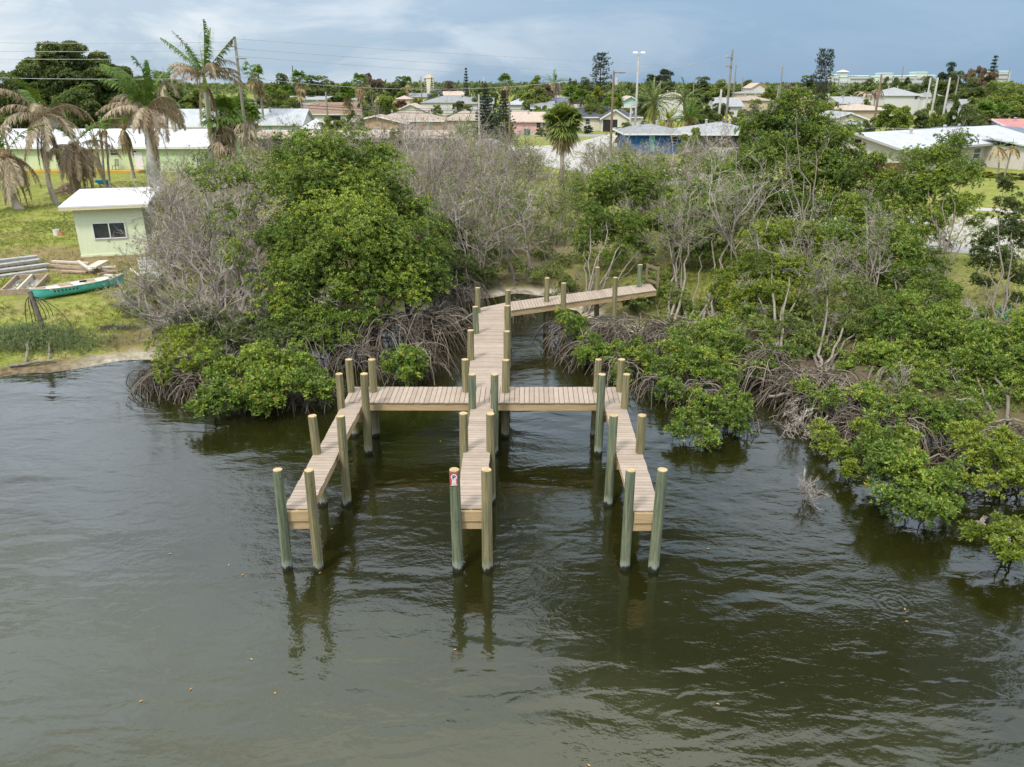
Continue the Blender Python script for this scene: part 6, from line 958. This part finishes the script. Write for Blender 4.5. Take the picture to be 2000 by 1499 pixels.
feather_palm('coconut_palm', 'battered coconut palm at the far left edge behind the short one', P(-5, 372, G), pt(-12, 245, 74), 6, ngreen=2, ndead=12, length=3.6, r0=.2, r1=.15, bend=(.5, 0), gel=(.3, 1.1), dead_el=(-.5, .6), leaf_len=.7, skirt=4)
feather_palm('coconut_palm', 'brown palm with long hanging skirt left of the white royal palm', gp(262, 348), pt(241, 246, 82), 7, ngreen=4, ndead=5, length=2.6, r0=.16, r1=.13, gel=(.3, 1.3), dead_el=(-1.2, -.2), dead_drop=.5, leaf_len=.6, skirt=22, green='frond', deadm='frond_tan')
GA = 'slim clustered palm stems by the wheelbarrow'
for k, (bx, by, tx, ty, lab) in enumerate([(182, 372, 178, 292, 'slim grey palm stem, leftmost of the cluster by the wheelbarrow'), (207, 370, 184, 272, 'slim leaning palm stem, second of the cluster by the wheelbarrow'), (206, 366, 196, 262, 'slim palm stem, third of the cluster by the wheelbarrow'), (216, 368, 205, 258, 'slim palm stem with yellow frond, rightmost of the wheelbarrow cluster')]):
    b_ = gp(bx, by); feather_palm('slim_palm', lab, b_, pt(tx, ty, b_[1]), 20+k, ngreen=1+k % 2, ndead=3, length=1.9, r0=.11, r1=.09, gel=(.6, 1.2), dead_el=(-1.0, .4), leaf_len=.45, nleaf=20, group=GA, skirt=1, green='frond' if k == 3 else 'frond_grey')
fan_palm('fan_palm', 'bushy fan palm with many brown dead fans before the white metal roof', P(432, 330, G), pt(432, 226, 88), 8, n=26, ndead=60, r=.17, fan=1.6, stalk=1.3, deadm='frond_dead'); fan_palm('fan_palm', 'leaning fan palm left of the turquoise shuttered house with dry skirt', P(470, 300, G), pt(478, 222, 98), 9, n=18, ndead=46, r=.16, fan=1.5, stalk=1.1, deadm='frond_dead')
feather_palm('coconut_palm', 'yellow green palm between the two royal palms', P(345, 330, G), pt(338, 210, 95), 10, ngreen=7, ndead=7, length=2.8, r0=.15, r1=.12, gel=(.3, 1.2), skirt=5, leaf_len=.6); feather_palm('coconut_palm', 'wind swept green palm behind the right side of white royal palm', P(330, 300, G), pt(322, 160, 96), 11, ngreen=9, ndead=4, length=3.4, r0=.18, r1=.14, gel=(.2, 1.2), wind=(-.05, 0), leaf_len=.7)
fan_palm('sabal_palm', 'round headed sabal palm standing in the middle thicket by the road', P(1097, 358, G), pt(1099, 242, 80), 12, n=64, ndead=22, r=.20, fan=1.35, stalk=1.2, green='leaf_olive', deadm='frond_tan', nl=20, el=(-.75, 1.45), sk=.5)
feather_palm('date_palm', 'stiff young date palm with yellow lower fronds before the twin pines', P(905, 292, G), pt(905, 270, 116), 13, ngreen=26, ndead=4, length=3.6, r0=.25, r1=.25, gel=(.15, 1.35), gdroop=.06, leaf_len=.55, nleaf=30, wd=.05, deadm='leaf_lime', dead_el=(-.5, .2), spear=False)
feather_palm('date_palm', 'large date palm with arching green crown beside the parked cars', P(1277, 262, G), pt(1277, 203, 140), 14, ngreen=40, ndead=10, length=4.8, r0=.4, r1=.36, gel=(-.3, 1.35), gdroop=.14, leaf_len=.7, nleaf=28, wd=.07, green='frond_grey', deadm='leaf_lime', dead_el=(-.9, -.3), spear=False)
feather_palm('date_palm', 'second date palm behind the first with pale upright crown', P(1340, 250, G), pt(1338, 196, 150), 15, ngreen=30, ndead=6, length=4.6, r0=.4, r1=.34, gel=(-.1, 1.35), gdroop=.12, leaf_len=.7, nleaf=28, wd=.07, green='frond_grey', spear=False); feather_palm('date_palm', 'bright green feathery palm clump below the second date palm', P(1348, 262, G), pt(1345, 232, 132), 16, ngreen=26, ndead=10, length=3.8, r0=.3, r1=.28, gel=(.1, 1.35), gdroop=.14, leaf_len=.7, nleaf=28, wd=.07, spear=False, deadm='frond_tan')
feather_palm('date_palm', 'dry yellow palm clump between the two date palms', P(1308, 262, G), pt(1306, 236, 134), 17, ngreen=12, ndead=16, length=2.8, r0=.3, r1=.26, gel=(.1, 1.3), leaf_len=.6, nleaf=24, wd=.07, spear=False, deadm='frond_tan', green='leaf_lime')
for k, (px, py, Y, n, nd_, fan, lab, g_) in enumerate([(492, 130, 150, 14, 22, 1.2, 'tall fan palm with ragged dry skirt right of the tall utility pole', 'frond'), (505, 142, 152, 10, 18, 1.1, 'fan palm leaning beside the ragged tall fan palm', 'frond'), (584, 146, 165, 18, 34, 1.25, 'fan palm with tan shaggy skirt above the brown roof, left one', 'frond'), (702, 152, 165, 18, 34, 1.15, 'fan palm with tan shaggy skirt above the brown roof, right one', 'frond'), (796, 152, 300, 16, 16, 1.5, 'far fan palm above the grey roofs left of the small tower', 'frond'), (987, 152, 205, 18, 40, 1.5, 'fan palm with thick yellow skirt right of the small norfolk pine', 'frond'), (1040, 170, 260, 14, 20, 1.6, 'far fan palm beside the yellow green tree', 'frond'),
    (678, 174, 180, 34, 10, 1.6, 'round low sabal palm left of the bright green tree', 'frond'), (1115, 176, 190, 30, 10, 1.6, 'cabbage palm left of the yellow green tree', 'frond'), (1134, 184, 185, 26, 14, 1.5, 'second cabbage palm left of the yellow green tree', 'frond'), (1200, 190, 185, 24, 10, 1.6, 'cabbage palm right of the yellow green tree by the wooden pole', 'frond'), (515, 168, 190, 24, 12, 1.3, 'low sabal palm left of the white roofed building', 'frond'), (556, 172, 205, 20, 12, 1.4, 'yellow green sabal palm in front of dark trees', 'frond'), (1190, 200, 170, 16, 26, 1.2, 'drooping fan palm with dry thatch before the tan trees', 'frond'), (1925, 210, 150, 26, 40, 1.6, 'fan palm with large dry skirt before the striped solar roof', 'frond'), (1950, 212, 152, 22, 30, 1.5, 'second dry skirted fan palm beside the solar roof', 'frond')]):
    fan_palm('fan_palm', lab, (*pt(px, py, Y)[:2], G), pt(px, py+8, Y), 30+k, n=n, ndead=nd_, r=.2, fan=fan, stalk=1.1, group='fan palms between the houses')
feather_palm('coconut_palm', 'far coconut palm with grey drooping fronds right of the yellow green tree', (*pt(1085, 160, 210)[:2], G), pt(1083, 162, 210), 60, ngreen=10, ndead=18, length=4.6, leaf_len=.8, gel=(.3, 1.2), wd=.08)
for k, (px, lab) in enumerate([(1949, 'dried small palm in front of the beige house, left one'), (1968, 'dried small palm in front of the beige house, right one')]): b_ = P(px-(2 if k == 0 else 8), 347, G); feather_palm('dried_palm', lab, b_, pt(px+(3 if k == 0 else 8), 289, b_[1]), 64+k, ngreen=2, ndead=9, length=1.9, r0=.09, r1=.07, leaf_len=.5, nleaf=22, deadm='frond_tan', dead_el=(-.3, .6), dead_drop=.3, bend=(.2, 0))
for k, (px, py, Y, lab) in enumerate([(1690, 180, 205, 'pinkish dry palm before the white two storey house'), (1712, 176, 215, 'second pinkish dry palm left of white two storey house')]): feather_palm('dried_palm', lab, (*pt(px, py, Y)[:2], G), pt(px, py, Y), 68+k, ngreen=1, ndead=12, length=3.8, leaf_len=.8, wd=.08, dead_el=(-.5, .6))
# ---------------------------------------------------------------- trees between and beyond the houses
GT = 'trees between and beyond the houses'
TREES = [('big', 'oak_tree', 'huge dark green spreading tree at the upper left against the sky', 128, 60, 128, 220, 'leaf_dark'), ('wide', 'tree', 'dark tree at the left edge behind the bent coconut palm', 8, 140, 118, 120, 'leaf_dark'), ('round', 'tree', 'olive green tree right of the huge dark tree', 255, 128, 140, 90, 'leaf_far'), ('wide', 'tree', 'mid green tree behind the white royal palm crown', 330, 142, 150, 120, 'leaf_far'), ('round', 'tree', 'green tree below the tall royal palm', 385, 160, 150, 90, 'leaf_bright'), ('bush', 'tree', 'low green tree left of the tall utility pole', 440, 178, 160, 80, 'leaf_far'),
 ('wide', 'tree', 'dark tree beyond the leaning fan palm', 552, 145, 260, 78, 'leaf_dark'), ('round', 'tree', 'light green tree left of the brown roof', 530, 152, 200, 70, 'leaf_bright'), ('bush', 'tree', 'yellow brown bush tree left of the white roofed building', 500, 180, 165, 80, 'leaf_olive'), ('round', 'tree', 'light green tree behind the left shaggy fan palm', 568, 165, 220, 60, 'leaf_bright'), ('wide', 'tree', 'wide mid green tree above the brown roof', 634, 149, 235, 130, 'leaf_far'), ('round', 'tree', 'green tree between the wide tree and the right shaggy palm', 672, 158, 240, 60, 'leaf_far'),
 ('round', 'tree', 'bright rounded green tree right of the right shaggy palm', 738, 155, 182, 82, 'leaf_bright'), ('loose', 'tree', 'brown withered tree top behind the bright rounded tree', 725, 138, 260, 50, 'leaf_brown'), ('wide', 'tree', 'dark far tree left of the far fan palm', 777, 150, 350, 60, 'leaf_dark'), ('bush', 'tree', 'russet red shrub below the bright rounded tree', 787, 192, 240, 34, 'leaf_red'), ('bush', 'tree', 'greenish far tree behind the grey roofs', 800, 165, 310, 60, 'leaf_olive'), ('round', 'tree', 'silver grey leaved tree below the tower', 850, 163, 270, 36, 'leaf_silver'), ('wide', 'tree', 'wide bare brown tree dome right of the tower', 875, 159, 330, 66, 'leaf_brown'),
 ('bush', 'tree', 'rounded green tree right of the brick house', 895, 192, 205, 48, 'leaf_far'), ('bush', 'tree', 'yellow green bush beside the hipped tan roof', 855, 200, 200, 30, 'leaf_bright'), ('bush', 'tree', 'yellow bush below the tower by the grey roof', 815, 187, 260, 26, 'leaf_lime'), ('round', 'tree', 'green tree left of the yellow skirted fan palm', 945, 152, 230, 60, 'leaf_far'), ('round', 'tree', 'tall light green tree behind brownish tree in the middle', 1033, 136, 235, 60, 'leaf_bright'), ('loose', 'tree', 'half brown olive tree in front of the tall light green tree', 1040, 166, 195, 76, 'leaf_olive'), ('loose', 'tree', 'mostly bare brown tree behind half brown olive tree', 1058, 160, 205, 60, 'leaf_brown'),
 ('loose', 'tree', 'flat topped far tree with sky below it', 1118, 149, 320, 26, 'leaf_dark'), ('wide', 'tree', 'far green tree row piece left of the sparse tall pine', 1145, 152, 340, 60, 'leaf_far'), ('round', 'tree', 'yellow green rounded tree in front of the sparse tall pine', 1180, 157, 178, 66, 'leaf_lime'), ('bush', 'tree', 'green tree below the sparse tall pine', 1145, 172, 230, 60, 'leaf_far'), ('round', 'tree', 'green tree between wooden pole and lamp pole', 1223, 153, 290, 56, 'leaf_far'), ('bush', 'tree', 'brownish tree right of the lamp pole base', 1252, 165, 260, 40, 'leaf_olive'), ('loose', 'tree', 'dark bluish tall tree beyond the first date palm', 1292, 130, 330, 58, 'leaf_blue'), ('round', 'tree', 'dark green tree just right of the lamp pole', 1262, 174, 190, 44, 'leaf_dark'), ('wide', 'tree', 'green tree behind the first date palm', 1300, 160, 270, 60, 'leaf_far'),
 ('round', 'tree', 'dark dense round tree right of the date palms', 1385, 172, 165, 78, 'leaf_dark'), ('wide', 'tree', 'far dark green tree above the second date palm', 1368, 151, 370, 66, 'leaf_dark'), ('wide', 'tree', 'olive far tree left of the tall wooden pole', 1408, 156, 300, 60, 'leaf_olive'), ('bush', 'tree', 'dark hedge tree under white trimmed house', 1420, 203, 170, 26, 'leaf_dark'), ('wide', 'tree', 'far dark tree right of the tall wooden pole', 1458, 157, 400, 56, 'leaf_dark'), ('bush', 'tree', 'yellow olive tree left of the tallest mangrove top', 1510, 163, 230, 54, 'leaf_olive'), ('wide', 'tree', 'far dark tree left of the forked pine', 1573, 148, 360, 66, 'leaf_dark'), ('loose', 'tree', 'pale brown tree below far dark tree', 1555, 160, 300, 50, 'leaf_brown'),
 ('round', 'tree', 'green dome tree left of the forked pine', 1590, 160, 240, 56, 'leaf_bright'), ('bush', 'tree', 'dark tree at the foot of the forked pine', 1622, 160, 225, 50, 'leaf_olive'), ('round', 'tree', 'light green tree before the resort block', 1660, 158, 290, 50, 'leaf_far'), ('wide', 'tree', 'dark green tree in front of the resort, wide one', 1695, 154, 300, 60, 'leaf_dark'), ('tall', 'tree', 'tall green tree hiding the middle of the resort', 1742, 132, 285, 36, 'leaf_far'), ('round', 'tree', 'dark tree right of tall green tree', 1775, 142, 300, 44, 'leaf_dark'), ('wide', 'tree', 'green tree right of the two storey white house', 1808, 150, 330, 56, 'leaf_far'), ('bush', 'tree', 'large leafy green tree above the pale metal roof', 1745, 192, 118, 96, 'leaf_bright'), ('bush', 'tree', 'darker half of the large leafy green tree beside metal roof', 1782, 200, 122, 84, 'leaf_far'),
 ('bush', 'tree', 'bright green vine covered tree by the bare poles', 1832, 212, 130, 42, 'leaf_bright'), ('tall', 'tree', 'dark tall tree with bare leaning trunks right of the vine covered tree', 1868, 162, 140, 54, 'leaf_dark'), ('wide', 'tree', 'dark pine row on the right skyline', 1858, 123, 430, 50, 'leaf_blue'), ('wide', 'tree', 'green tree below the dark pine row', 1862, 140, 340, 64, 'leaf_far'), ('loose', 'tree', 'tall brownish tree left of the right norfolk pine', 1905, 124, 290, 46, 'leaf_brown'), ('loose', 'tree', 'second brownish tree beside right norfolk pine', 1932, 128, 285, 46, 'leaf_brown'), ('wide', 'tree', 'large olive green tree at the right edge', 1972, 160, 165, 120, 'leaf_bright'), ('bush', 'tree', 'olive tree in front of the large one at the right edge', 1925, 178, 160, 66, 'leaf_olive'), ('round', 'tree', 'small far tree at the right edge of the skyline', 1992, 150, 300, 44, 'leaf_olive'),
 ('bush', 'tree', 'dry bush beside the pink house under the twin pines', 965, 250, 138, 80, 'leaf_olive'), ('bush', 'shrub', 'green shrub at the corner of the pink house', 1058, 246, 150, 22, 'leaf_far'), ('bush', 'shrub', 'teal green shrub below the cream house window', 1148, 243, 158, 22, 'leaf_blue'), ('bush', 'shrub', 'yellow green hedge bush at the beige house, left one', 1928, 334, 84, 34, 'leaf_lime'), ('bush', 'shrub', 'yellow green hedge bush at the beige house, right one', 1968, 336, 84, 40, 'leaf_lime'), ('bush', 'shrub', 'dark clipped hedge bush at the right edge by the beige house', 1998, 338, 82, 40, 'leaf_dark'), ('bush', 'shrub', 'russet shrub at the porch of beige house', 1905, 332, 84, 14, 'leaf_red'), ('loose', 'tree', 'leafy young tree in front of the dark screened porch', 645, 222, 104, 62, 'leaf_bright'), ('bush', 'tree', 'green tree between pink house and slate blue roof', 1060, 200, 180, 40, 'leaf_bright'), ('bush', 'tree', 'green bushes left of the long green house', -10, 235, 100, 90, 'leaf_bright')]
TREES += [('round', 'tree', 'green tree hiding the left end of the tan brick house', 690, 205, 135, 40, 'leaf_far'), ('bush', 'tree', 'light green bush before the tan porch roof', 775, 240, 104, 44, 'leaf_bright'), ('round', 'tree', 'olive tree right of the grey tan hipped roof', 955, 205, 160, 40, 'leaf_olive'), ('bush', 'tree', 'green bush between cream house and blue house', 1225, 232, 122, 40, 'leaf_far'), ('round', 'tree', 'green tree behind the cream house garage gable', 1215, 192, 185, 40, 'leaf_bright'), ('bush', 'tree', 'olive tree between the grey carport and the tallest mangrove', 1455, 240, 100, 60, 'leaf_olive'), ('round', 'tree', 'green tree above the left end of the pale metal roof', 1700, 225, 112, 50, 'leaf_far'), ('wide', 'tree', 'green tree beyond the pale metal roof ridge at the right', 1905, 205, 135, 80, 'leaf_far'), ('bush', 'tree', 'green tree between the white houses below the resort', 1660, 178, 220, 50, 'leaf_far'), ('bush', 'tree', 'dark olive tree left of the turquoise shuttered house', 478, 205, 135, 50, 'leaf_olive'), ('round', 'tree', 'green tree right of the low white roofed building', 640, 186, 200, 44, 'leaf_bright'), ('wide', 'tree', 'olive tree behind the grey carport roof', 1470, 195, 140, 60, 'leaf_olive'), ('round', 'tree', 'mid green tree left of the white trimmed house', 1385, 196, 145, 60, 'leaf_far'), ('bush', 'tree', 'green shrubs behind the ridge of the grey carport', 1440, 222, 128, 56, 'leaf_bright'), ('round', 'tree', 'olive tree between the grey roofs and the two storey house', 1705, 186, 190, 50, 'leaf_olive'), ('loose', 'tree', 'dry brown tree beside the flat pink tan roof', 1612, 192, 170, 54, 'leaf_brown'), ('bush', 'tree', 'yellow green bush beside the flat pink tan roof', 1628, 204, 160, 40, 'leaf_olive'), ('round', 'tree', 'green tree left of the mint green gable', 1205, 182, 230, 40, 'leaf_far'), ('wide', 'tree', 'olive tree left of the mint green gable house, nearer one', 1160, 186, 172, 60, 'leaf_olive'), ('round', 'tree', 'dark green tree behind the pale hipped two storey house', 1755, 160, 270, 70, 'leaf_far'), ('wide', 'tree', 'olive tree behind the brick house chimney side', 850, 178, 280, 50, 'leaf_olive'), ('round', 'tree', 'green tree above the cream front gable behind brick house', 772, 182, 250, 44, 'leaf_far'), ('bush', 'tree', 'green bush row right of the wide blue grey roof', 945, 190, 240, 44, 'leaf_far'), ('wide', 'tree', 'olive tree behind the slate blue roof', 1100, 176, 260, 50, 'leaf_olive'), ('round', 'tree', 'dark tree left of the low white roofed building', 470, 172, 200, 60, 'leaf_far'), ('wide', 'tree', 'green tree at the right edge below the skyline', 1900, 152, 260, 70, 'leaf_far'), ('bush', 'tree', 'dark bush between red roof and solar roof', 1978, 214, 150, 50, 'leaf_far'), ('round', 'tree', 'olive tree before the white walled right house', 1838, 172, 230, 40, 'leaf_olive'), ('wide', 'tree', 'far olive tree between the lamp pole and bluish tree', 1268, 158, 360, 50, 'leaf_olive'), ('round', 'tree', 'far green tree beyond the wide blue grey roof', 900, 168, 340, 44, 'leaf_far'), ('bush', 'tree', 'dry olive bush left of the low white wall', 1345, 268, 106, 40, 'leaf_olive'), ('bush', 'tree', 'green bush at the right end of the blue wall', 1362, 240, 100, 56, 'leaf_bright')]
for q in TREES: far_tree(q[0], q[1], q[2], *q[3:7], q[7], GT, cat='shrub' if q[1] == 'shrub' else 'tree')
for q in [('norfolk', 'norfolk_pine', 'small tiered norfolk pine alone on the middle skyline', 910, 134, 255, 24), ('norfolk', 'norfolk_pine', 'norfolk pine above the brownish trees at the right skyline', 1945, 110, 290, 40), ('dense_pine', 'pine_tree', 'dark christmas shaped pine right of the stiff date palm, left of the twins', 948, 176, 132, 66), ('dense_pine', 'pine_tree', 'dark christmas shaped pine, right of the twins', 983, 178, 130, 56), ('sparse_pine', 'norfolk_pine', 'sparse tall pine against the sky in the centre right', 1175, 105, 200, 46), ('sparse_pine', 'norfolk_pine', 'left stem of the sparse forked pine on the right skyline', 1608, 97, 180, 28), ('sparse_pine', 'norfolk_pine', 'right stem of the sparse forked pine on the right skyline', 1622, 98, 181, 26), ('norfolk', 'norfolk_pine', 'tiny far pine tip above the left shaggy palm', 571, 130, 420, 10), ('norfolk', 'norfolk_pine', 'far dark pine left of the tower', 830, 155, 330, 16), ('norfolk', 'norfolk_pine', 'far dark pine right of the tower', 843, 152, 330, 16)]: far_tree(*q, 'leaf_blue', GT)
# the far wood that closes the horizon reads as one mass
rs = np.random.RandomState(77); C = []; n = 26000; x = rs.uniform(-1500, 1500, n); y = rs.uniform(430, 900, n); hmax = 4.2+3.0*vnoise(x+2000, y, 34, 5)+2.0*vnoise(x+2000, y, 11, 6); z = G+hmax*rs.rand(n)**.45; lm = MB(); rosettes(rs, np.c_[x, y, z], unit(rs.normal(0, .5, (n, 3))+[0, -.4, .8]), 6, 2.3, 1.4, lm, np.clip(vnoise(x+2000, y, 25, 8)*.8+.1*rs.normal(size=n), 0, .95)); tag(lm.build('far_wood', M['leaf_far']), kind='stuff')
# ---------------------------------------------------------------- poles and lines
M['pole_wood'] = mat('pole_wood', (.22, .20, .165), (.15, .135, .115), 5, .9, .3, stretch=(1, 1, .2)); M['pole_brown'] = mat('brown_pole_wood', (.20, .135, .095), (.14, .095, .07), 5, .9); M['pole_conc'] = mat('concrete_pole', (.40, .39, .365), (.32, .31, .29), 3, .9); M['wire'] = mat('line_wire', (.42, .42, .43), None, 2, .6); M['cable_dark'] = mat('dark_cable', (.05, .05, .055), None, 2, .7); M['grey_can'] = mat('grey_can', (.45, .46, .47), None, 2, .5)
def pole(label, px, py, Y, r=.15, m_='pole_wood', arms=(), can_=0, lamp=False, name='utility_pole', group='utility poles'):
    c = PY(px, py, Y); h = c[2]-G; o = thing(name, label, 'pole' if not lamp else 'lamp pole', (c[0], c[1], G), group=group); MB().lathe((0, 0, 0), [(r*1.15, -.1), (r*1.1, h*.3), (r*.8, h), (0, h+.02)], 9).build('pole', M[m_], o, smooth=True)
    for z, l, s in arms: MB().box((s*l*.5, -r-.05, h-z), (l, .09, .11)).build('crossarm', M[m_], o); mb = MB(); mb.lathe((s*l*.5-l*.42, -r-.05, h-z+.06), [(.04, 0), (.07, .08), (.04, .2), (0, .22)], 6); mb.build('insulator', M['grey_can'], o)
    for k in range(can_): MB().lathe((.42, -.1, h-1.9-k*.1), [(0, 0), (.22, 0), (.24, .1), (.24, .8), (.2, .9), (0, .92)], 10).build('transformer', M['grey_can'], o)
    if lamp: MB().box((0, 0, h+.10), (.9, .16, .08)).build('lamp_arm', M['grey_can'], o); [MB().box((s*.55, -.1, h+.08), (.75, .55, .24), taper=.7).build('lamp_head', M['plastic_white'], o) for s in (-1, 1)]
    return o
pole('tall grey utility pole right of the tall royal palm, with short side arms', 458, 72, 92, .17, arms=((1.0, .9, -1), (2.2, 1.1, 1), (3.6, 1.0, -1)))
pole('tall pale lamp pole with double floodlight head on the skyline', 1248, 104, 125, .16, 'pole_conc', lamp=True, name='lamp_pole')
pole('brown utility pole with grey transformer in front of the cream house', 1199, 138, 116, .16, 'pole_brown', arms=((.3, 1.6, 1),), can_=1); pole('tallest wooden utility pole beside the yellow sign', 1431, 97, 130, .19, arms=((1.2, .9, -1), (2.4, .9, -1)))
for q in [('short pale pole left of the tallest wooden pole', 1409, 175, 148, .22, 'pole_conc'), ('thin utility pole right behind the tallest wooden pole', 1438, 128, 215, .16), ('leaning look wooden pole above the tallest mangrove', 1529, 130, 200, .17), ('short wooden pole left of the tallest mangrove top', 1521, 168, 185, .2), ('brown pole in front of the large leafy green tree', 1722, 146, 150, .19, 'pole_brown'), ('pale pole with grey can right of the large leafy tree', 1818, 152, 180, .2, 'pole_conc'), ('short bare pale pole right of the can pole', 1832, 152, 200, .26, 'pole_conc'), ('far pole on the skyline before the resort', 1765, 130, 300, .2), ('pale bare pole in the vine covered tree', 1856, 152, 138, .17, 'pole_conc'), ('thin pole behind the dark tall tree', 1873, 150, 190, .18), ('thin wooden pole left of the twin pines', 935, 185, 128, .14, 'pole_conc'), ('dark thin pole right of the twin pines', 995, 200, 126, .13, 'pole_brown'), ('far thin pole in the middle by the tower', 822, 150, 290, .2), ('far pole above the skirted fan palm', 945, 150, 230, .17, 'pole_conc'), ('wooden pole before the brown shingle roof', 636, 180, 140, .17), ('short grey pole just left of the lamp pole', 1233, 200, 124, .15, 'pole_conc'), ('thin far pole behind the date palms', 1356, 156, 300, .2), ('thin pole before the far trees by the bluish tree', 1290, 158, 280, .18), ('small pole by the middle far houses', 917, 172, 250, .16), ('thin pole on the right skyline past the norfolk pine', 1973, 132, 330, .2), ('far pole left of the orange edged house', 1451, 152, 340, .22)]: pole(*q[:3], q[3], *q[4:])
def wire(label, a, b_, sag, r=.022, m_='wire'):
    a, b_ = PY(*a), PY(*b_); t = np.linspace(0, 1, 24)[:, None]; c = a*(1-t)+b_*t; c[:, 2] -= sag*4*(t*(1-t))[:, 0]; tag(MB().tubes(c, np.full(24, r), 4).build('power_line', M[m_], None, a), label, 'power line', 'overhead lines')
for q in [('uppermost white line crossing the huge dark tree', (-200, 80, 92), (458, 82, 92), .2), ('second white line crossing the huge dark tree', (-200, 97, 92), (459, 98, 92), .2), ('third white line crossing the huge dark tree', (-200, 112, 92), (460, 113, 92), .2), ('lowest white line left of the utility pole, below the huge tree crown', (-200, 146, 92), (463, 152, 92), .3, .025), ('line from the tall grey pole to the far middle, uppermost', (458, 76, 92), (1436, 132, 215), .4), ('second line from the tall grey pole to the far middle', (460, 95, 92), (1437, 150, 215), .6), ('third line from the tall grey pole to the far middle', (462, 110, 92), (1290, 160, 280), .6), ('sagging line from tall grey pole across the fan palms', (465, 150, 92), (1199, 146, 116), 1.6, .02),
 ('dark cable crossing in front of the brown shingle roof', (470, 196, 92), (995, 215, 126), .5, .035, 'cable_dark'), ('lower dark cable crossing in front of the brown shingle roof', (472, 202, 92), (995, 220, 126), .5, .03, 'cable_dark'), ('dark cable across the twin pines to the wooden pole', (636, 205, 140), (1199, 212, 116), .4, .03, 'cable_dark'), ('line from brown transformer pole to the tallest wooden pole', (1199, 144, 116), (1431, 106, 130), .5), ('line from the tallest wooden pole toward the right', (1431, 112, 130), (1722, 152, 150), .5), ('line along the vine covered tree on the right', (1700, 250, 112), (2060, 244, 118), .3, .02)]: wire(*q)
